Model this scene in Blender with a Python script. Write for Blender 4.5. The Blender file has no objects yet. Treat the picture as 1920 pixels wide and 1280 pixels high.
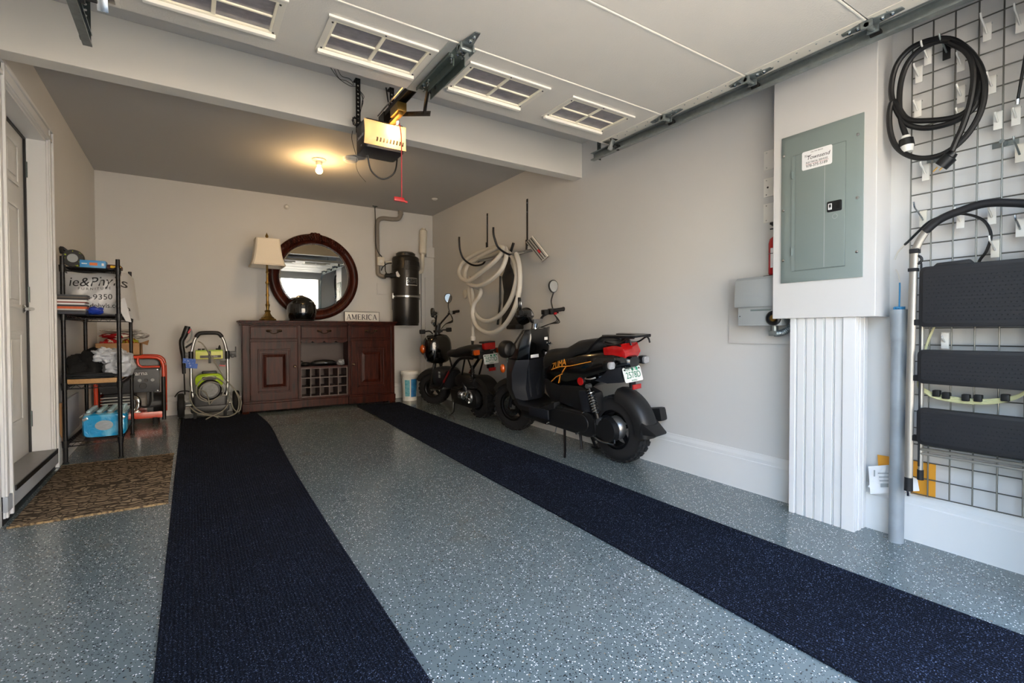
import bpy, bmesh, math, random
from mathutils import Vector, Matrix, Euler
random.seed(7)
SC = bpy.context.scene
COL = SC.collection
S = .020                                   # the slab falls towards the driveway
XL, XR, YB, ZC = -.773, 2.838, 6.37, 2.615
ZD = 2.301                                 # underside of the open overhead door
def fz(y): return S * y
def hexc(h):
    h = h.lstrip('#'); o = []
    for i in (0, 2, 4):
        v = int(h[i:i+2], 16) / 255
        o.append(v / 12.92 if v <= .04045 else ((v + .055) / 1.055) ** 2.4)
    return (*o, 1)
# ---------------------------------------------------------------- camera
F_PX, YAW, PITCH, ROLL = 926.88, .577513, .0186565, .0025208
_f = Vector((math.sin(YAW)*math.cos(PITCH), math.cos(YAW)*math.cos(PITCH), -math.sin(PITCH)))
_r = Vector((math.cos(YAW), -math.sin(YAW), 0)); _d = _f.cross(_r)
R_ = _r*math.cos(ROLL) + _d*math.sin(ROLL); D_ = _d*math.cos(ROLL) - _r*math.sin(ROLL)
cam = bpy.data.cameras.new('camera'); cam.sensor_width = 36; cam.lens = F_PX/1920*36; cam.clip_start = .02
cam_o = bpy.data.objects.new('camera', cam); COL.objects.link(cam_o)
m = Matrix((R_, -D_, -_f)).transposed().to_4x4(); m.translation = (0, 0, 1); cam_o.matrix_world = m
SC.camera = cam_o
# ---------------------------------------------------------------- sky, sun, exposure
w = bpy.data.worlds.new('sky'); SC.world = w; w.use_nodes = True
nt = w.node_tree; nt.nodes.clear()
bg = nt.nodes.new('ShaderNodeBackground'); wo = nt.nodes.new('ShaderNodeOutputWorld')
sky = nt.nodes.new('ShaderNodeTexSky'); sky.sky_type = 'NISHITA'; sky.sun_disc = False
sky.sun_elevation = math.radians(48); sky.sun_rotation = math.radians(15); sky.air_density = 1.3; sky.dust_density = 4.0; sky.ozone_density = 1.0
nt.links.new(sky.outputs[0], bg.inputs[0]); nt.links.new(bg.outputs[0], wo.inputs[0]); bg.inputs[1].default_value = .38
sun = bpy.data.lights.new('sun', 'SUN'); sun.energy = 4.2; sun.angle = .0095; sun.color = (1, .93, .835)
sun_o = bpy.data.objects.new('sun', sun); COL.objects.link(sun_o); sun_o.rotation_euler = (math.radians(-42), math.radians(8), 0)
sun_o.location = (3, 12, 14)
vs = SC.view_settings; vs.view_transform = 'Standard'; vs.look = 'None'; vs.gamma = 1; vs.use_curve_mapping = False
vs.exposure = 2.8
# ---------------------------------------------------------------- measuring: a picture point met with a plane of the room
def _ray(u, v): return R_*((u-960)/F_PX) + D_*((v-640)/F_PX) + _f
CAM = Vector((0, 0, 1))
def PX(u, v, x): d = _ray(u, v); return CAM + d*(x/d.x)
def PY(u, v, y): d = _ray(u, v); return CAM + d*(y/d.y)
def PZ(u, v, z): d = _ray(u, v); return CAM + d*((z-1)/d.z)
def PF(u, v): d = _ray(u, v); return CAM + d*(-1/(d.z-S*d.y))
# ---------------------------------------------------------------- mesh builder
def cr(pts, k=6, closed=False):
    pts = [Vector(p) for p in pts]; n = len(pts); out = []
    rng = range(n if closed else n-1)
    for i in rng:
        if closed: a, b, c, d = pts[(i-1) % n], pts[i], pts[(i+1) % n], pts[(i+2) % n]
        else: a, b, c, d = pts[max(i-1, 0)], pts[i], pts[i+1], pts[min(i+2, n-1)]
        for j in range(k):
            t = j/k
            out.append(.5*((2*b)+(c-a)*t+(2*a-5*b+4*c-d)*t*t+(3*b-a-3*c+d)*t**3))
    if not closed: out.append(pts[-1])
    return out
def rpoly(w, h, r, k=3, cx=0, cy=0):
    o = []
    for sx, sy, a0 in ((1, 1, 0), (-1, 1, 90), (-1, -1, 180), (1, -1, 270)):
        for j in range(k+1):
            a = math.radians(a0+90*j/k)
            o.append((cx+sx*(w/2-r)+r*math.cos(a), cy+sy*(h/2-r)+r*math.sin(a)))
    return o
def fr(o, right, up):
    r = Vector(right).normalized(); u = Vector(up).normalized(); n = r.cross(u); u = n.cross(r)
    M = Matrix((r, u, n)).transposed().to_4x4(); M.translation = Vector(o); return M
class MB:
    def __init__(s): s.v = []; s.f = []
    def add(s, v, f):
        o = len(s.v); s.v += [Vector(p) for p in v]; s.f += [tuple(i+o for i in q) for q in f]; return s
    def bb(s, x0, x1, y0, y1, z0, z1):
        return s.add([(x0,y0,z0),(x1,y0,z0),(x1,y1,z0),(x0,y1,z0),(x0,y0,z1),(x1,y0,z1),(x1,y1,z1),(x0,y1,z1)],
                     [(0,3,2,1),(4,5,6,7),(0,1,5,4),(1,2,6,5),(2,3,7,6),(3,0,4,7)])
    def box(s, c, d, M=None):
        a, b, e = d[0]/2, d[1]/2, d[2]/2; t = MB().bb(-a, a, -b, b, -e, e)
        M = Matrix.Identity(3) if M is None else (Euler(M).to_matrix() if not isinstance(M, Matrix) else M.to_3x3())
        return s.add([Vector(c)+M@p for p in t.v], t.f)
    def slope(s, x0, x1, y0, y1, z0, z1):             # a box that follows the floor's fall
        t = MB().bb(x0, x1, y0, y1, z0, z1)
        return s.add([Vector((p.x, p.y, p.z+fz(p.y))) for p in t.v], t.f)
    def loft(s, rings, cap=True, closed=False):
        n = len(rings[0]); k = len(rings); v = [p for r in rings for p in r]; f = []
        for i in range(k if closed else k-1):
            j = (i+1) % k
            for q in range(n): f.append((i*n+q, i*n+(q+1) % n, j*n+(q+1) % n, j*n+q))
        if cap and not closed: f += [tuple(range(n))[::-1], tuple((k-1)*n+q for q in range(n))]
        return s.add(v, f)
    def tube(s, pts, r, n=8, closed=False, cap=True, flat=1.0):
        pts = [Vector(p) for p in pts]; k = len(pts); rings = []; nrm = None
        for i, p in enumerate(pts):
            a = pts[(i-1) % k] if (closed or i) else p; b = pts[(i+1) % k] if (closed or i < k-1) else p
            t = (b-a)
            t = t.normalized() if t.length > 1e-9 else Vector((0, 0, 1))
            if nrm is None:
                nrm = t.orthogonal().normalized()
                if flat != 1: nrm = t.cross(Vector((0,0,1))).normalized() if abs(t.z) < .9 else Vector((1,0,0))
            nrm = (nrm-t*nrm.dot(t)).normalized(); bi = t.cross(nrm); rr = r[i] if isinstance(r, (list, tuple)) else r
            rings.append([p+rr*(math.cos(2*math.pi*q/n)*nrm+flat*math.sin(2*math.pi*q/n)*bi) for q in range(n)])
        return s.loft(rings, cap, closed)
    def cyl(s, a, b, r, r2=None, n=14, cap=True): return s.tube([a, b], [r, r if r2 is None else r2], n, cap=cap)
    def lathe(s, prof, c=(0,0,0), axis='z', n=24, cap=True, sweep=None):
        c = Vector(c); rings = []
        for r, h in prof:
            ring = []
            for q in range(n):
                a = 2*math.pi*q/n; x, y = r*math.cos(a), r*math.sin(a)
                ring.append(c+Vector({'z': (x, y, h), 'y': (x, h, y), 'x': (h, x, y)}[axis]))
            rings.append(ring)
        return s.loft(rings, cap)
    def prism(s, poly, axis, a, b):
        def P(p, h): return {'x': (h, p[0], p[1]), 'y': (p[0], h, p[1]), 'z': (p[0], p[1], h)}[axis]
        return s.loft([[P(p, a) for p in poly], [P(p, b) for p in poly]])
    def sph(s, c, r, n=16, m=10, M=None):
        r = (r, r, r) if not isinstance(r, (tuple, list)) else r; c = Vector(c); rings = []
        for i in range(1, m):
            t = math.pi*i/m
            rings.append([Vector((r[0]*math.sin(t)*math.cos(2*math.pi*q/n), r[1]*math.sin(t)*math.sin(2*math.pi*q/n), r[2]*math.cos(t))) for q in range(n)])
        t = MB(); t.loft(rings, False); o = len(t.v); t.v += [Vector((0,0,r[2])), Vector((0,0,-r[2]))]
        for q in range(n):
            t.f.append((o, q, (q+1) % n)); t.f.append((o+1, (m-2)*n+(q+1) % n, (m-2)*n+q))
        return s.add([c+(M@p if M else p) for p in t.v], t.f)
    def torus(s, c, R, r, axis='z', n=24, k=8):
        c = Vector(c); pts = []
        for q in range(n):
            a = 2*math.pi*q/n; x, y = R*math.cos(a), R*math.sin(a)
            pts.append(c+Vector({'z': (x, y, 0), 'y': (x, 0, y), 'x': (0, x, y)}[axis]))
        return s.tube(pts, r, k, True)
    def body(s, secs, n=20, axis='y'):                 # (station, centre height, half width, half height, power, centre x)
        rings = []
        for q in secs:
            y, zc, hw, hh = q[:4]; p = q[4] if len(q) > 4 else 2.6; xc = q[5] if len(q) > 5 else 0; ring = []
            for j in range(n):
                a = 2*math.pi*j/n; ca, sa = math.cos(a), math.sin(a)
                x = xc+hw*math.copysign(abs(ca)**(2/p), ca); z = zc+hh*math.copysign(abs(sa)**(2/p), sa)
                ring.append({'y': (x, y, z), 'z': (x, z, y), 'x': (y, x, z)}[axis])
            rings.append(ring)
        return s.loft(rings)
    def perf(s, o, du, dv, length, width, pitch, hr, th):
        """perforated steel strip: real holes"""
        o, du, dv = Vector(o), Vector(du).normalized(), Vector(dv).normalized(); n_ = du.cross(dv); n = max(1, int(length/pitch))
        for i in range(n):
            c = o+du*(pitch*(i+.5)); out = []; inn = []
            for a, (u, v) in zip(range(8), ((1,0),(1,1),(0,1),(-1,1),(-1,0),(-1,-1),(0,-1),(1,-1))):
                out.append(c+du*u*pitch/2+dv*v*width/2); q = math.radians(45*a); inn.append(c+du*hr*math.cos(q)+dv*hr*math.sin(q))
            s.loft([[p+n_*th/2 for p in out], [p+n_*th/2 for p in inn], [p-n_*th/2 for p in inn], [p-n_*th/2 for p in out]], closed=True)
        return s
    def xf(s, M):
        s.v = [M@p for p in s.v]; return s
def mesh(name, mb, smooth=38, bevel=0, org=None):
    me = bpy.data.meshes.new(name); o = Vector(org) if org is not None else Vector((0,0,0))
    me.from_pydata([tuple(p-o) for p in mb.v], [], mb.f)
    bm = bmesh.new(); bm.from_mesh(me); bmesh.ops.recalc_face_normals(bm, faces=bm.faces)
    if bevel:
        es = [e for e in bm.edges if len(e.link_faces) == 2 and e.calc_face_angle(0) > math.radians(40)]
        bmesh.ops.bevel(bm, geom=es, offset=bevel, segments=2, affect='EDGES', profile=.6, clamp_overlap=True)
    bm.to_mesh(me); bm.free()
    if smooth:
        me.shade_smooth(); me.set_sharp_from_angle(angle=math.radians(smooth))
    return me
class Thing:
    """an Empty at the thing's base; parts are given in room coordinates (world=True) or in the thing's own (world=False)"""
    def __init__(s, name, label, cat, loc=(0,0,0), rot=None, group=None, kind=None, world=None):
        s.o = bpy.data.objects.new(name, None); COL.objects.link(s.o); s.o.location = loc; s.loc = Vector(loc)
        s.o.empty_display_size = .1
        s.world = (rot is None) if world is None else world
        if rot is not None: s.o.rotation_euler = rot
        if kind: s.o['kind'] = kind
        s.o['label'] = label; s.o['category'] = cat
        if group: s.o['group'] = group
    def part(s, name, mb, mat, parent=None, smooth=38, bevel=0, label=None, kind=None):
        ob = bpy.data.objects.new(name, mesh(name, mb, smooth, bevel, s.loc if s.world else None)); COL.objects.link(ob)
        ob.data.materials.append(MAT(mat)); ob.parent = parent or s.o
        if label: ob['label'] = label
        if kind: ob['kind'] = kind
        return ob
    def copy_part(s, src, name, off, parent=None, rot=None):
        ob = src.copy(); COL.objects.link(ob); ob.name = name; ob.parent = parent or s.o; ob.location = off
        if rot is not None: ob.rotation_euler = rot
        return ob
    def text(s, body, size, M, mat, name='lettering', parent=None, th=.0006, squash=1.0, shear=0, label=None, align='CENTER', bend=None):
        me = text_mesh(name, body, size, M, th, squash, shear, align, bend)
        if s.world: me.transform(Matrix.Translation(-s.loc))
        ob = bpy.data.objects.new(name, me); COL.objects.link(ob); me.materials.append(MAT(mat)); ob.parent = parent or s.o
        if label: ob['label'] = label
        return ob
def text_mesh(name, body, size, M, th, squash=1.0, shear=0, align='CENTER', bend=None):
    cu = bpy.data.curves.new(name, 'FONT'); cu.body = body; cu.size = size; cu.align_x = align; cu.align_y = 'CENTER'; cu.extrude = th; cu.shear = shear
    cu.resolution_u = 3
    to = bpy.data.objects.new(name, cu); COL.objects.link(to); dg = bpy.context.evaluated_depsgraph_get()
    me = bpy.data.meshes.new_from_object(to.evaluated_get(dg)); bpy.data.objects.remove(to); bpy.data.curves.remove(cu)
    me.transform(Matrix.Diagonal((squash, 1, 1, 1)))
    if bend:
        for v in me.vertices: v.co = Vector(bend(v.co))
    me.transform(M); me.name = name; me.materials.clear(); return me
def solo(name, mb, mat, label, cat, loc=None, group=None, kind=None, smooth=38, bevel=0, rot=None):
    if loc is None:
        xs = [p.x for p in mb.v]; ys = [p.y for p in mb.v]; zs = [p.z for p in mb.v]; loc = ((min(xs)+max(xs))/2, (min(ys)+max(ys))/2, min(zs))
    ob = bpy.data.objects.new(name, mesh(name, mb, smooth, bevel, None if rot is not None else loc)); COL.objects.link(ob); ob.location = loc
    if rot is not None: ob.rotation_euler = rot
    ob.data.materials.append(MAT(mat)); ob['label'] = label; ob['category'] = cat
    if group: ob['group'] = group
    if kind: ob['kind'] = kind
    return ob
def child(parent, name, mb, mat, smooth=38, bevel=0, label=None):
    """part of a one-mesh thing or of the setting; mb in room coordinates (parent unrotated)"""
    r = parent; off = Vector((0,0,0))
    while r is not None: off += r.location; r = r.parent
    ob = bpy.data.objects.new(name, mesh(name, mb, smooth, bevel, off)); COL.objects.link(ob); ob.parent = parent
    ob.data.materials.append(MAT(mat))
    if label: ob['label'] = label
    return ob
def struct(name, mb, mat, label, cat, smooth=0, bevel=0): return solo(name, mb, mat, label, cat, kind='structure', smooth=smooth, bevel=bevel)
# ---------------------------------------------------------------- materials
_M = {}
DEF = {}
def MAT(n):
    if n in _M: return _M[n]
    d = DEF[n]; m = bpy.data.materials.new(n); m.use_nodes = True; _M[n] = m
    if callable(d): d(m); return m
    col, rough = d[0], d[1]; k = d[2] if len(d) > 2 else {}
    nt = m.node_tree; b = nt.nodes['Principled BSDF']; L = nt.links
    b.inputs['Roughness'].default_value = rough; b.inputs['Metallic'].default_value = k.get('metal', 0)
    b.inputs['Specular IOR Level'].default_value = k.get('spec', .5)
    if 'coat' in k: b.inputs['Coat Weight'].default_value = k['coat']; b.inputs['Coat Roughness'].default_value = k.get('coatr', .05)
    if 'trans' in k: b.inputs['Transmission Weight'].default_value = k['trans']; b.inputs['IOR'].default_value = k.get('ior', 1.45)
    if 'sheen' in k: b.inputs['Sheen Weight'].default_value = k['sheen']
    if 'alpha' in k: b.inputs['Alpha'].default_value = k['alpha']
    if 'emit' in k: b.inputs['Emission Color'].default_value = hexc(k['emit']); b.inputs['Emission Strength'].default_value = k['es']
    c1 = hexc(col)
    tc = nt.nodes.new('ShaderNodeTexCoord'); ns = nt.nodes.new('ShaderNodeTexNoise'); ns.inputs['Scale'].default_value = k.get('scale', 30); ns.inputs['Detail'].default_value = 4
    st = k.get('stretch')
    if st:
        mp = nt.nodes.new('ShaderNodeMapping'); mp.inputs['Scale'].default_value = st; L.new(tc.outputs['Object'], mp.inputs[0]); L.new(mp.outputs[0], ns.inputs['Vector'])
    else: L.new(tc.outputs['Object'], ns.inputs['Vector'])
    mx = nt.nodes.new('ShaderNodeMix'); mx.data_type = 'RGBA'; v = k.get('var', .06)
    c2 = hexc(k['col2']) if 'col2' in k else tuple(max(0, x*(1-2*v)) for x in c1[:3])+(1,)
    mx.inputs[6].default_value = c1; mx.inputs[7].default_value = c2
    if 'col2' in k:
        rp = nt.nodes.new('ShaderNodeValToRGB'); rp.color_ramp.elements[0].position = k.get('lo', .4); rp.color_ramp.elements[1].position = k.get('hi', .6)
        L.new(ns.outputs[0], rp.inputs[0]); L.new(rp.outputs[0], mx.inputs[0])
    else: L.new(ns.outputs[0], mx.inputs[0])
    L.new(mx.outputs[2], b.inputs['Base Color'])
    if k.get('bump'):
        bp = nt.nodes.new('ShaderNodeBump'); bp.inputs['Strength'].default_value = k['bump']; bp.inputs['Distance'].default_value = k.get('bd', .002)
        n2 = ns
        if 'bscale' in k:
            n2 = nt.nodes.new('ShaderNodeTexNoise'); n2.inputs['Scale'].default_value = k['bscale']; n2.inputs['Detail'].default_value = 3; L.new(tc.outputs['Object'], n2.inputs['Vector'])
        L.new(n2.outputs[0], bp.inputs['Height']); L.new(bp.outputs[0], b.inputs['Normal'])
    return m
DEF.update({
 'wall': ('#cdccca', .62, dict(scale=2, var=.02, bump=.08, bscale=220)),
 'beam': ('#d6d2ca', .6, dict(scale=2, var=.02, bump=.05, bscale=220)),
 'ceil': ('#bcbab7', .8, dict(scale=2, var=.02, bump=.05, bscale=160)),
 'trim': ('#dcdcdb', .38, dict(scale=3, var=.02)),
 'doorpaint': ('#d3d3d1', .32, dict(scale=3, var=.02)),
 'sill': ('#8d8b86', .45, dict(scale=20, var=.08)),
 'paintgrey': ('#a6abb0', .5, dict(scale=9, var=.08)),
 'gdoor': ('#d2cdc4', .55, dict(scale=4, var=.03, bump=.5, bscale=130, bd=.0025)),
 'gdoor_edge': ('#f0ebe0', .4, dict(var=.02)),
 'gframe': ('#d9d3c6', .42, dict(var=.02)),
 'gsash': ('#f1e9d2', .38, dict(var=.02)),
 'galv': ('#9aa2a2', .4, dict(metal=.75, scale=35, var=.22)),
 'galv_dark': ('#5c6564', .42, dict(metal=1, scale=35, var=.2)),
 'steel': ('#c6c8c8', .22, dict(metal=1, scale=60, var=.08)),
 'chrome': ('#e2e4e6', .08, dict(metal=1, var=.01)),
 'alu': ('#c3c4c2', .4, dict(metal=1, var=.05)),
 'gunmetal': ('#35322f', .4, dict(metal=.8, var=.1)),
 'blackmetal': ('#16161a', .35, dict(metal=.3, var=.1)),
 'blackplastic': ('#121315', .42, dict(scale=200, var=.1)),
 'rubber': ('#151516', .75, dict(scale=80, var=.12)),
 'cable': ('#0d0d0e', .5, dict(var=.05)),
 'white_plastic': ('#e4e2dc', .35, dict(var=.02)),
 'cream_plastic': ('#d8d2c4', .4, dict(var=.02)),
 'porcelain': ('#e9e3d6', .2, dict(var=.02)),
 'panelgrey': ('#7e8a88', .36, dict(scale=6, var=.03)),
 'panelgrey_dk': ('#6c7877', .4, dict(scale=6, var=.03)),
 'switchgrey': ('#9da2a3', .4, dict(scale=6, var=.03)),
 'black': ('#0a0a0b', .4, dict(var=.02)),
 'ink': ('#1c1c20', .6, dict(var=.02)),
 'paper': ('#e9e9ea', .6, dict(var=.02)),
 'red': ('#b3141b', .4, dict(var=.06)),
 'redcord': ('#c93a44', .6, dict(scale=200, var=.15)),
 'brass': ('#a8884a', .35, dict(metal=.9, scale=40, var=.25)),
 'pvc': ('#8d9499', .4, dict(scale=5, col2='#9ba3aa', lo=.45, hi=.6)),
 'concrete': ('#c4bba9', .9, dict(scale=8, var=.12, bump=.2, bscale=60)),
 'asphalt': ('#958d80', .95, dict(scale=30, var=.2, bump=.3, bscale=150)),
 'siding': ('#c0b8aa', .7, dict(scale=3, var=.03)),
 'glassdark': ('#39434c', .08, dict(var=.05)),
 'roofing': ('#5a5450', .9, dict(scale=20, var=.2)),
})
def m_floor(m):
    nt = m.node_tree; L = nt.links; b = nt.nodes['Principled BSDF']
    tc = nt.nodes.new('ShaderNodeTexCoord')
    big = nt.nodes.new('ShaderNodeTexNoise'); big.inputs['Scale'].default_value = 1.6; big.inputs['Detail'].default_value = 5; L.new(tc.outputs['Object'], big.inputs['Vector'])
    mx = nt.nodes.new('ShaderNodeMix'); mx.data_type = 'RGBA'; mx.inputs[6].default_value = hexc('#717d7d'); mx.inputs[7].default_value = hexc('#626d6d'); L.new(big.outputs[0], mx.inputs[0])
    col = mx.outputs[2]
    for i, (sc, th, cc, sz) in enumerate(((185, .918, '#e9eaea', .42), (150, .95, '#f4f4f2', .40), (150, .868, '#171d20', .42), (120, .972, '#8a7d68', .4), (230, .90, '#20282c', .4))):
        vo = nt.nodes.new('ShaderNodeTexVoronoi'); vo.inputs['Scale'].default_value = sc; vo.inputs['Randomness'].default_value = 1
        mp = nt.nodes.new('ShaderNodeMapping'); mp.inputs['Location'].default_value = (i*3.7, i*1.3, 0); mp.inputs['Scale'].default_value = (1, 1, 0); mp.inputs['Rotation'].default_value = (0, 0, i*.7)
        L.new(tc.outputs['Object'], mp.inputs[0]); L.new(mp.outputs[0], vo.inputs['Vector'])
        sp = nt.nodes.new('ShaderNodeSeparateColor'); L.new(vo.outputs['Color'], sp.inputs[0])
        # density drifts a little over the slab
        ad = nt.nodes.new('ShaderNodeMath'); ad.operation = 'MULTIPLY_ADD'; L.new(big.outputs[0], ad.inputs[0]); ad.inputs[1].default_value = .10; L.new(sp.outputs[0], ad.inputs[2])
        gt = nt.nodes.new('ShaderNodeMath'); gt.operation = 'GREATER_THAN'; L.new(ad.outputs[0], gt.inputs[0]); gt.inputs[1].default_value = th+.05
        lt = nt.nodes.new('ShaderNodeMath'); lt.operation = 'LESS_THAN'; L.new(vo.outputs['Distance'], lt.inputs[0]); lt.inputs[1].default_value = sz
        mu = nt.nodes.new('ShaderNodeMath'); mu.operation = 'MULTIPLY'; L.new(gt.outputs[0], mu.inputs[0]); L.new(lt.outputs[0], mu.inputs[1])
        m2 = nt.nodes.new('ShaderNodeMix'); m2.data_type = 'RGBA'; L.new(mu.outputs[0], m2.inputs[0]); L.new(col, m2.inputs[6]); m2.inputs[7].default_value = hexc(cc); col = m2.outputs[2]
    # brownish stains
    st = nt.nodes.new('ShaderNodeTexNoise'); st.inputs['Scale'].default_value = 3.1; st.inputs['Detail'].default_value = 3; L.new(tc.outputs['Object'], st.inputs['Vector'])
    rp = nt.nodes.new('ShaderNodeValToRGB'); rp.color_ramp.elements[0].position = .66; rp.color_ramp.elements[1].position = .8; rp.color_ramp.elements[1].color = (.35, .35, .35, 1); L.new(st.outputs[0], rp.inputs[0])
    m3 = nt.nodes.new('ShaderNodeMix'); m3.data_type = 'RGBA'; L.new(rp.outputs[0], m3.inputs[0]); L.new(col, m3.inputs[6]); m3.inputs[7].default_value = hexc('#6f6650'); col = m3.outputs[2]
    L.new(col, b.inputs['Base Color']); b.inputs['Roughness'].default_value = .2; b.inputs['Specular IOR Level'].default_value = .55
    bp = nt.nodes.new('ShaderNodeBump'); bp.inputs['Strength'].default_value = .10; bp.inputs['Distance'].default_value = .003
    n2 = nt.nodes.new('ShaderNodeTexNoise'); n2.inputs['Scale'].default_value = 18; n2.inputs['Detail'].default_value = 6; L.new(tc.outputs['Object'], n2.inputs['Vector']); L.new(n2.outputs[0], bp.inputs['Height']); L.new(bp.outputs[0], b.inputs['Normal'])
DEF['floor'] = m_floor
def m_glass(m):
    nt = m.node_tree; nt.nodes.clear(); L = nt.links; o = nt.nodes.new('ShaderNodeOutputMaterial')
    t = nt.nodes.new('ShaderNodeBsdfTransparent'); t.inputs[0].default_value = (.86, .86, .88, 1); g = nt.nodes.new('ShaderNodeBsdfGlossy'); g.inputs['Roughness'].default_value = .02
    df = nt.nodes.new('ShaderNodeBsdfDiffuse'); df.inputs[0].default_value = hexc('#b3adb0'); ns = nt.nodes.new('ShaderNodeTexNoise'); ns.inputs['Scale'].default_value = 5  # dusty film, its pale grey thickened in place of light above the door
    mr = nt.nodes.new('ShaderNodeMapRange'); mr.inputs[3].default_value = .4; mr.inputs[4].default_value = .7; y = nt.nodes.new('ShaderNodeMixShader')
    L.new(ns.outputs[0], mr.inputs[0]); L.new(mr.outputs[0], y.inputs[0]); L.new(t.outputs[0], y.inputs[1]); L.new(df.outputs[0], y.inputs[2])
    f = nt.nodes.new('ShaderNodeFresnel'); f.inputs[0].default_value = 1.5; x = nt.nodes.new('ShaderNodeMixShader')
    L.new(f.outputs[0], x.inputs[0]); L.new(y.outputs[0], x.inputs[1]); L.new(g.outputs[0], x.inputs[2]); L.new(x.outputs[0], o.inputs[0])
DEF['glass'] = m_glass
# ================================================================ the setting
struct('floor', MB().slope(XL-.12, XR+.12, -.25, YB+.12, -.12, 0), 'floor', 'grey-blue epoxy garage floor with white and black flakes', 'floor')
struct('wall_back', MB().bb(XL-.15, XR+.15, YB, YB+.15, -.2, ZC+.15), 'wall', 'greige painted back wall behind the wooden sideboard', 'wall')
struct('wall_right', MB().bb(XR, XR+.15, -.25, YB, -.2, ZC+.15), 'wall', 'greige painted side wall beside the two mopeds', 'wall')
DY0, DY1, DZ0, DZ1 = 3.44, 4.385, .235, 2.262       # entry door opening in the side wall
wl = MB().bb(XL-.15, XL, -.25, DY0, -.2, ZC+.15).bb(XL-.15, XL, DY1, YB, -.2, ZC+.15).bb(XL-.15, XL, DY0, DY1, DZ1, ZC+.15).bb(XL-.15, XL, DY0, DY1, -.2, DZ0-.03)
struct('wall_left', wl, 'wall', 'greige painted side wall holding the white panelled door', 'wall')
struct('ceiling', MB().bb(XL-.15, XR+.15, -.25, YB+.15, ZC, ZC+.15), 'ceil', 'flat grey-beige garage ceiling with the bare bulb', 'ceiling')
OX0, OX1, OZ = -.29, 2.43, 2.16
struct('wall_front', MB().bb(XL, OX0, .10, .25, -.2, ZC).bb(OX1, XR, .10, .25, -.2, ZC).bb(OX0, OX1, .10, .25, OZ, ZC), 'wall', 'garage front wall around the open vehicle entrance', 'wall')
struct('trim_1', MB().bb(XL, XR, 3.247, 3.358, 2.322, ZC), 'beam', 'boxed painted ceiling beam crossing the garage', 'beam', bevel=.003)
# baseboards follow the fall of the slab
def baseboard(name, a, b, nrm, h, label):
    a, b, n = Vector(a), Vector(b), Vector(nrm); mb = MB()
    prof = [(0, 0), (.018, 0), (.018, h-.055), (.014, h-.05), (.014, h-.03), (.008, h-.012), (.006, h), (0, h)]
    mb.loft([[p+n*q[0]+Vector((0, 0, q[1]+fz(p.y))) for q in prof] for p in (a, b)])
    return struct(name, mb, 'trim', label, 'baseboard')
baseboard('baseboard_right', (XR, 1.42, 0), (XR, YB, 0), (-1, 0, 0), .24, 'tall white baseboard running behind the mopeds')
baseboard('baseboard_front', (XR, .25, 0), (XR, 1.10, 0), (-1, 0, 0), .225, 'tall white baseboard under the wire grid panel')
baseboard('baseboard_back', (XL, YB, 0), (2.64, YB, 0), (0, -1, 0), .2, 'white baseboard behind the wooden sideboard')
baseboard('baseboard_left', (XL, 4.49, 0), (XL, YB, 0), (1, 0, 0), .2, 'white baseboard behind the black wire shelf')
# boxed pipe chase in the corner behind the vacuum
struct('trim_4', MB().bb(2.655, XR, YB-.045, YB, .12, 2.03).bb(2.72, XR, YB-.06, YB, 2.03, 2.17).bb(2.70, 2.80, YB-.055, YB-.04, .3, 1.75), 'wall', 'flat boxed pipe chase in the back corner', 'trim', bevel=.004)
# electrical bump-out and its beadboard post
struct('trim_2', MB().bb(2.679, XR, 1.008, 1.494, 1.07, ZC), 'wall', 'boxed wall bump-out carrying the grey breaker panel', 'wall box', bevel=.004)
post = struct('trim_3', MB().slope(2.708, XR, 1.105, 1.398, 0, 1.041), 'trim', 'white beadboard post under the breaker panel box', 'post', bevel=.002)
def pst(name, x0, x1, y0, y1, top=1.07):
    mb = MB().bb(x0, x1, y0, y1, 0, top)
    for p in mb.v:
        if p.z == 0: p.z = fz(p.y)
    return child(post, name, mb, 'trim', smooth=0, bevel=.0025)
pst('corner_trim', 2.697, 2.712, 1.380, 1.408)
pst('corner_trim', 2.693, 2.712, 1.093, 1.150)
for k in range(5): pst('beadboard_strip', 2.7005, 2.709, 1.1525+.0455*k, 1.1525+.0455*k+.0365)
for k in range(4): pst('bead', 2.702, 2.709, 1.1525+.0455*k+.0390, 1.1525+.0455*k+.0430)
for k, (x0, x1, t) in enumerate(((2.716, 2.735, 1.094), (2.737, 2.765, 1.090), (2.767, 2.785, 1.095), (2.787, 2.822, 1.092))): pst('casing_strip', x0, x1, t, 1.107)
# ---------------------------------------------------------------- entry door with frame and step
d = Thing('door_1', 'white panelled entry door in a deep white frame', 'door', (XL, 3.9, .2), kind='structure')
leaf_x = XL-.105
lf = d.part('door_leaf', MB().bb(leaf_x-.04, leaf_x, DY0+.013, DY1-.013, DZ0-.006, DZ1-.013), 'doorpaint', bevel=.002)
W = (DY1-.03)-(DY0+.02)
for c in range(2):
    for r, (z0, z1) in enumerate(((.42, .98), (1.12, 1.75), (1.87, 2.13))):
        y0 = DY0+.02+.12+c*(W-.12)/2; y1 = y0+(W-.36)/2
        for q, t in ((0, .004), (.022, .0)): pass
        rim = MB()
        yy0, yy1 = y0, y1; zz0, zz1 = z0+DZ0-.2, z1+DZ0-.2
        for (a, b, e, f) in ((yy0, yy1, zz0, zz0+.022), (yy0, yy1, zz1-.022, zz1), (yy0, yy0+.022, zz0+.022, zz1-.022), (yy1-.022, yy1, zz0+.022, zz1-.022)): rim.bb(leaf_x, leaf_x+.006, a, b, e, f)
        d.part('panel_moulding', rim, 'doorpaint', lf, bevel=.002)
        d.part('door_panel', MB().bb(leaf_x, leaf_x+.005, yy0+.05, yy1-.05, zz0+.05, zz1-.05), 'doorpaint', lf, bevel=.004)
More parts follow.
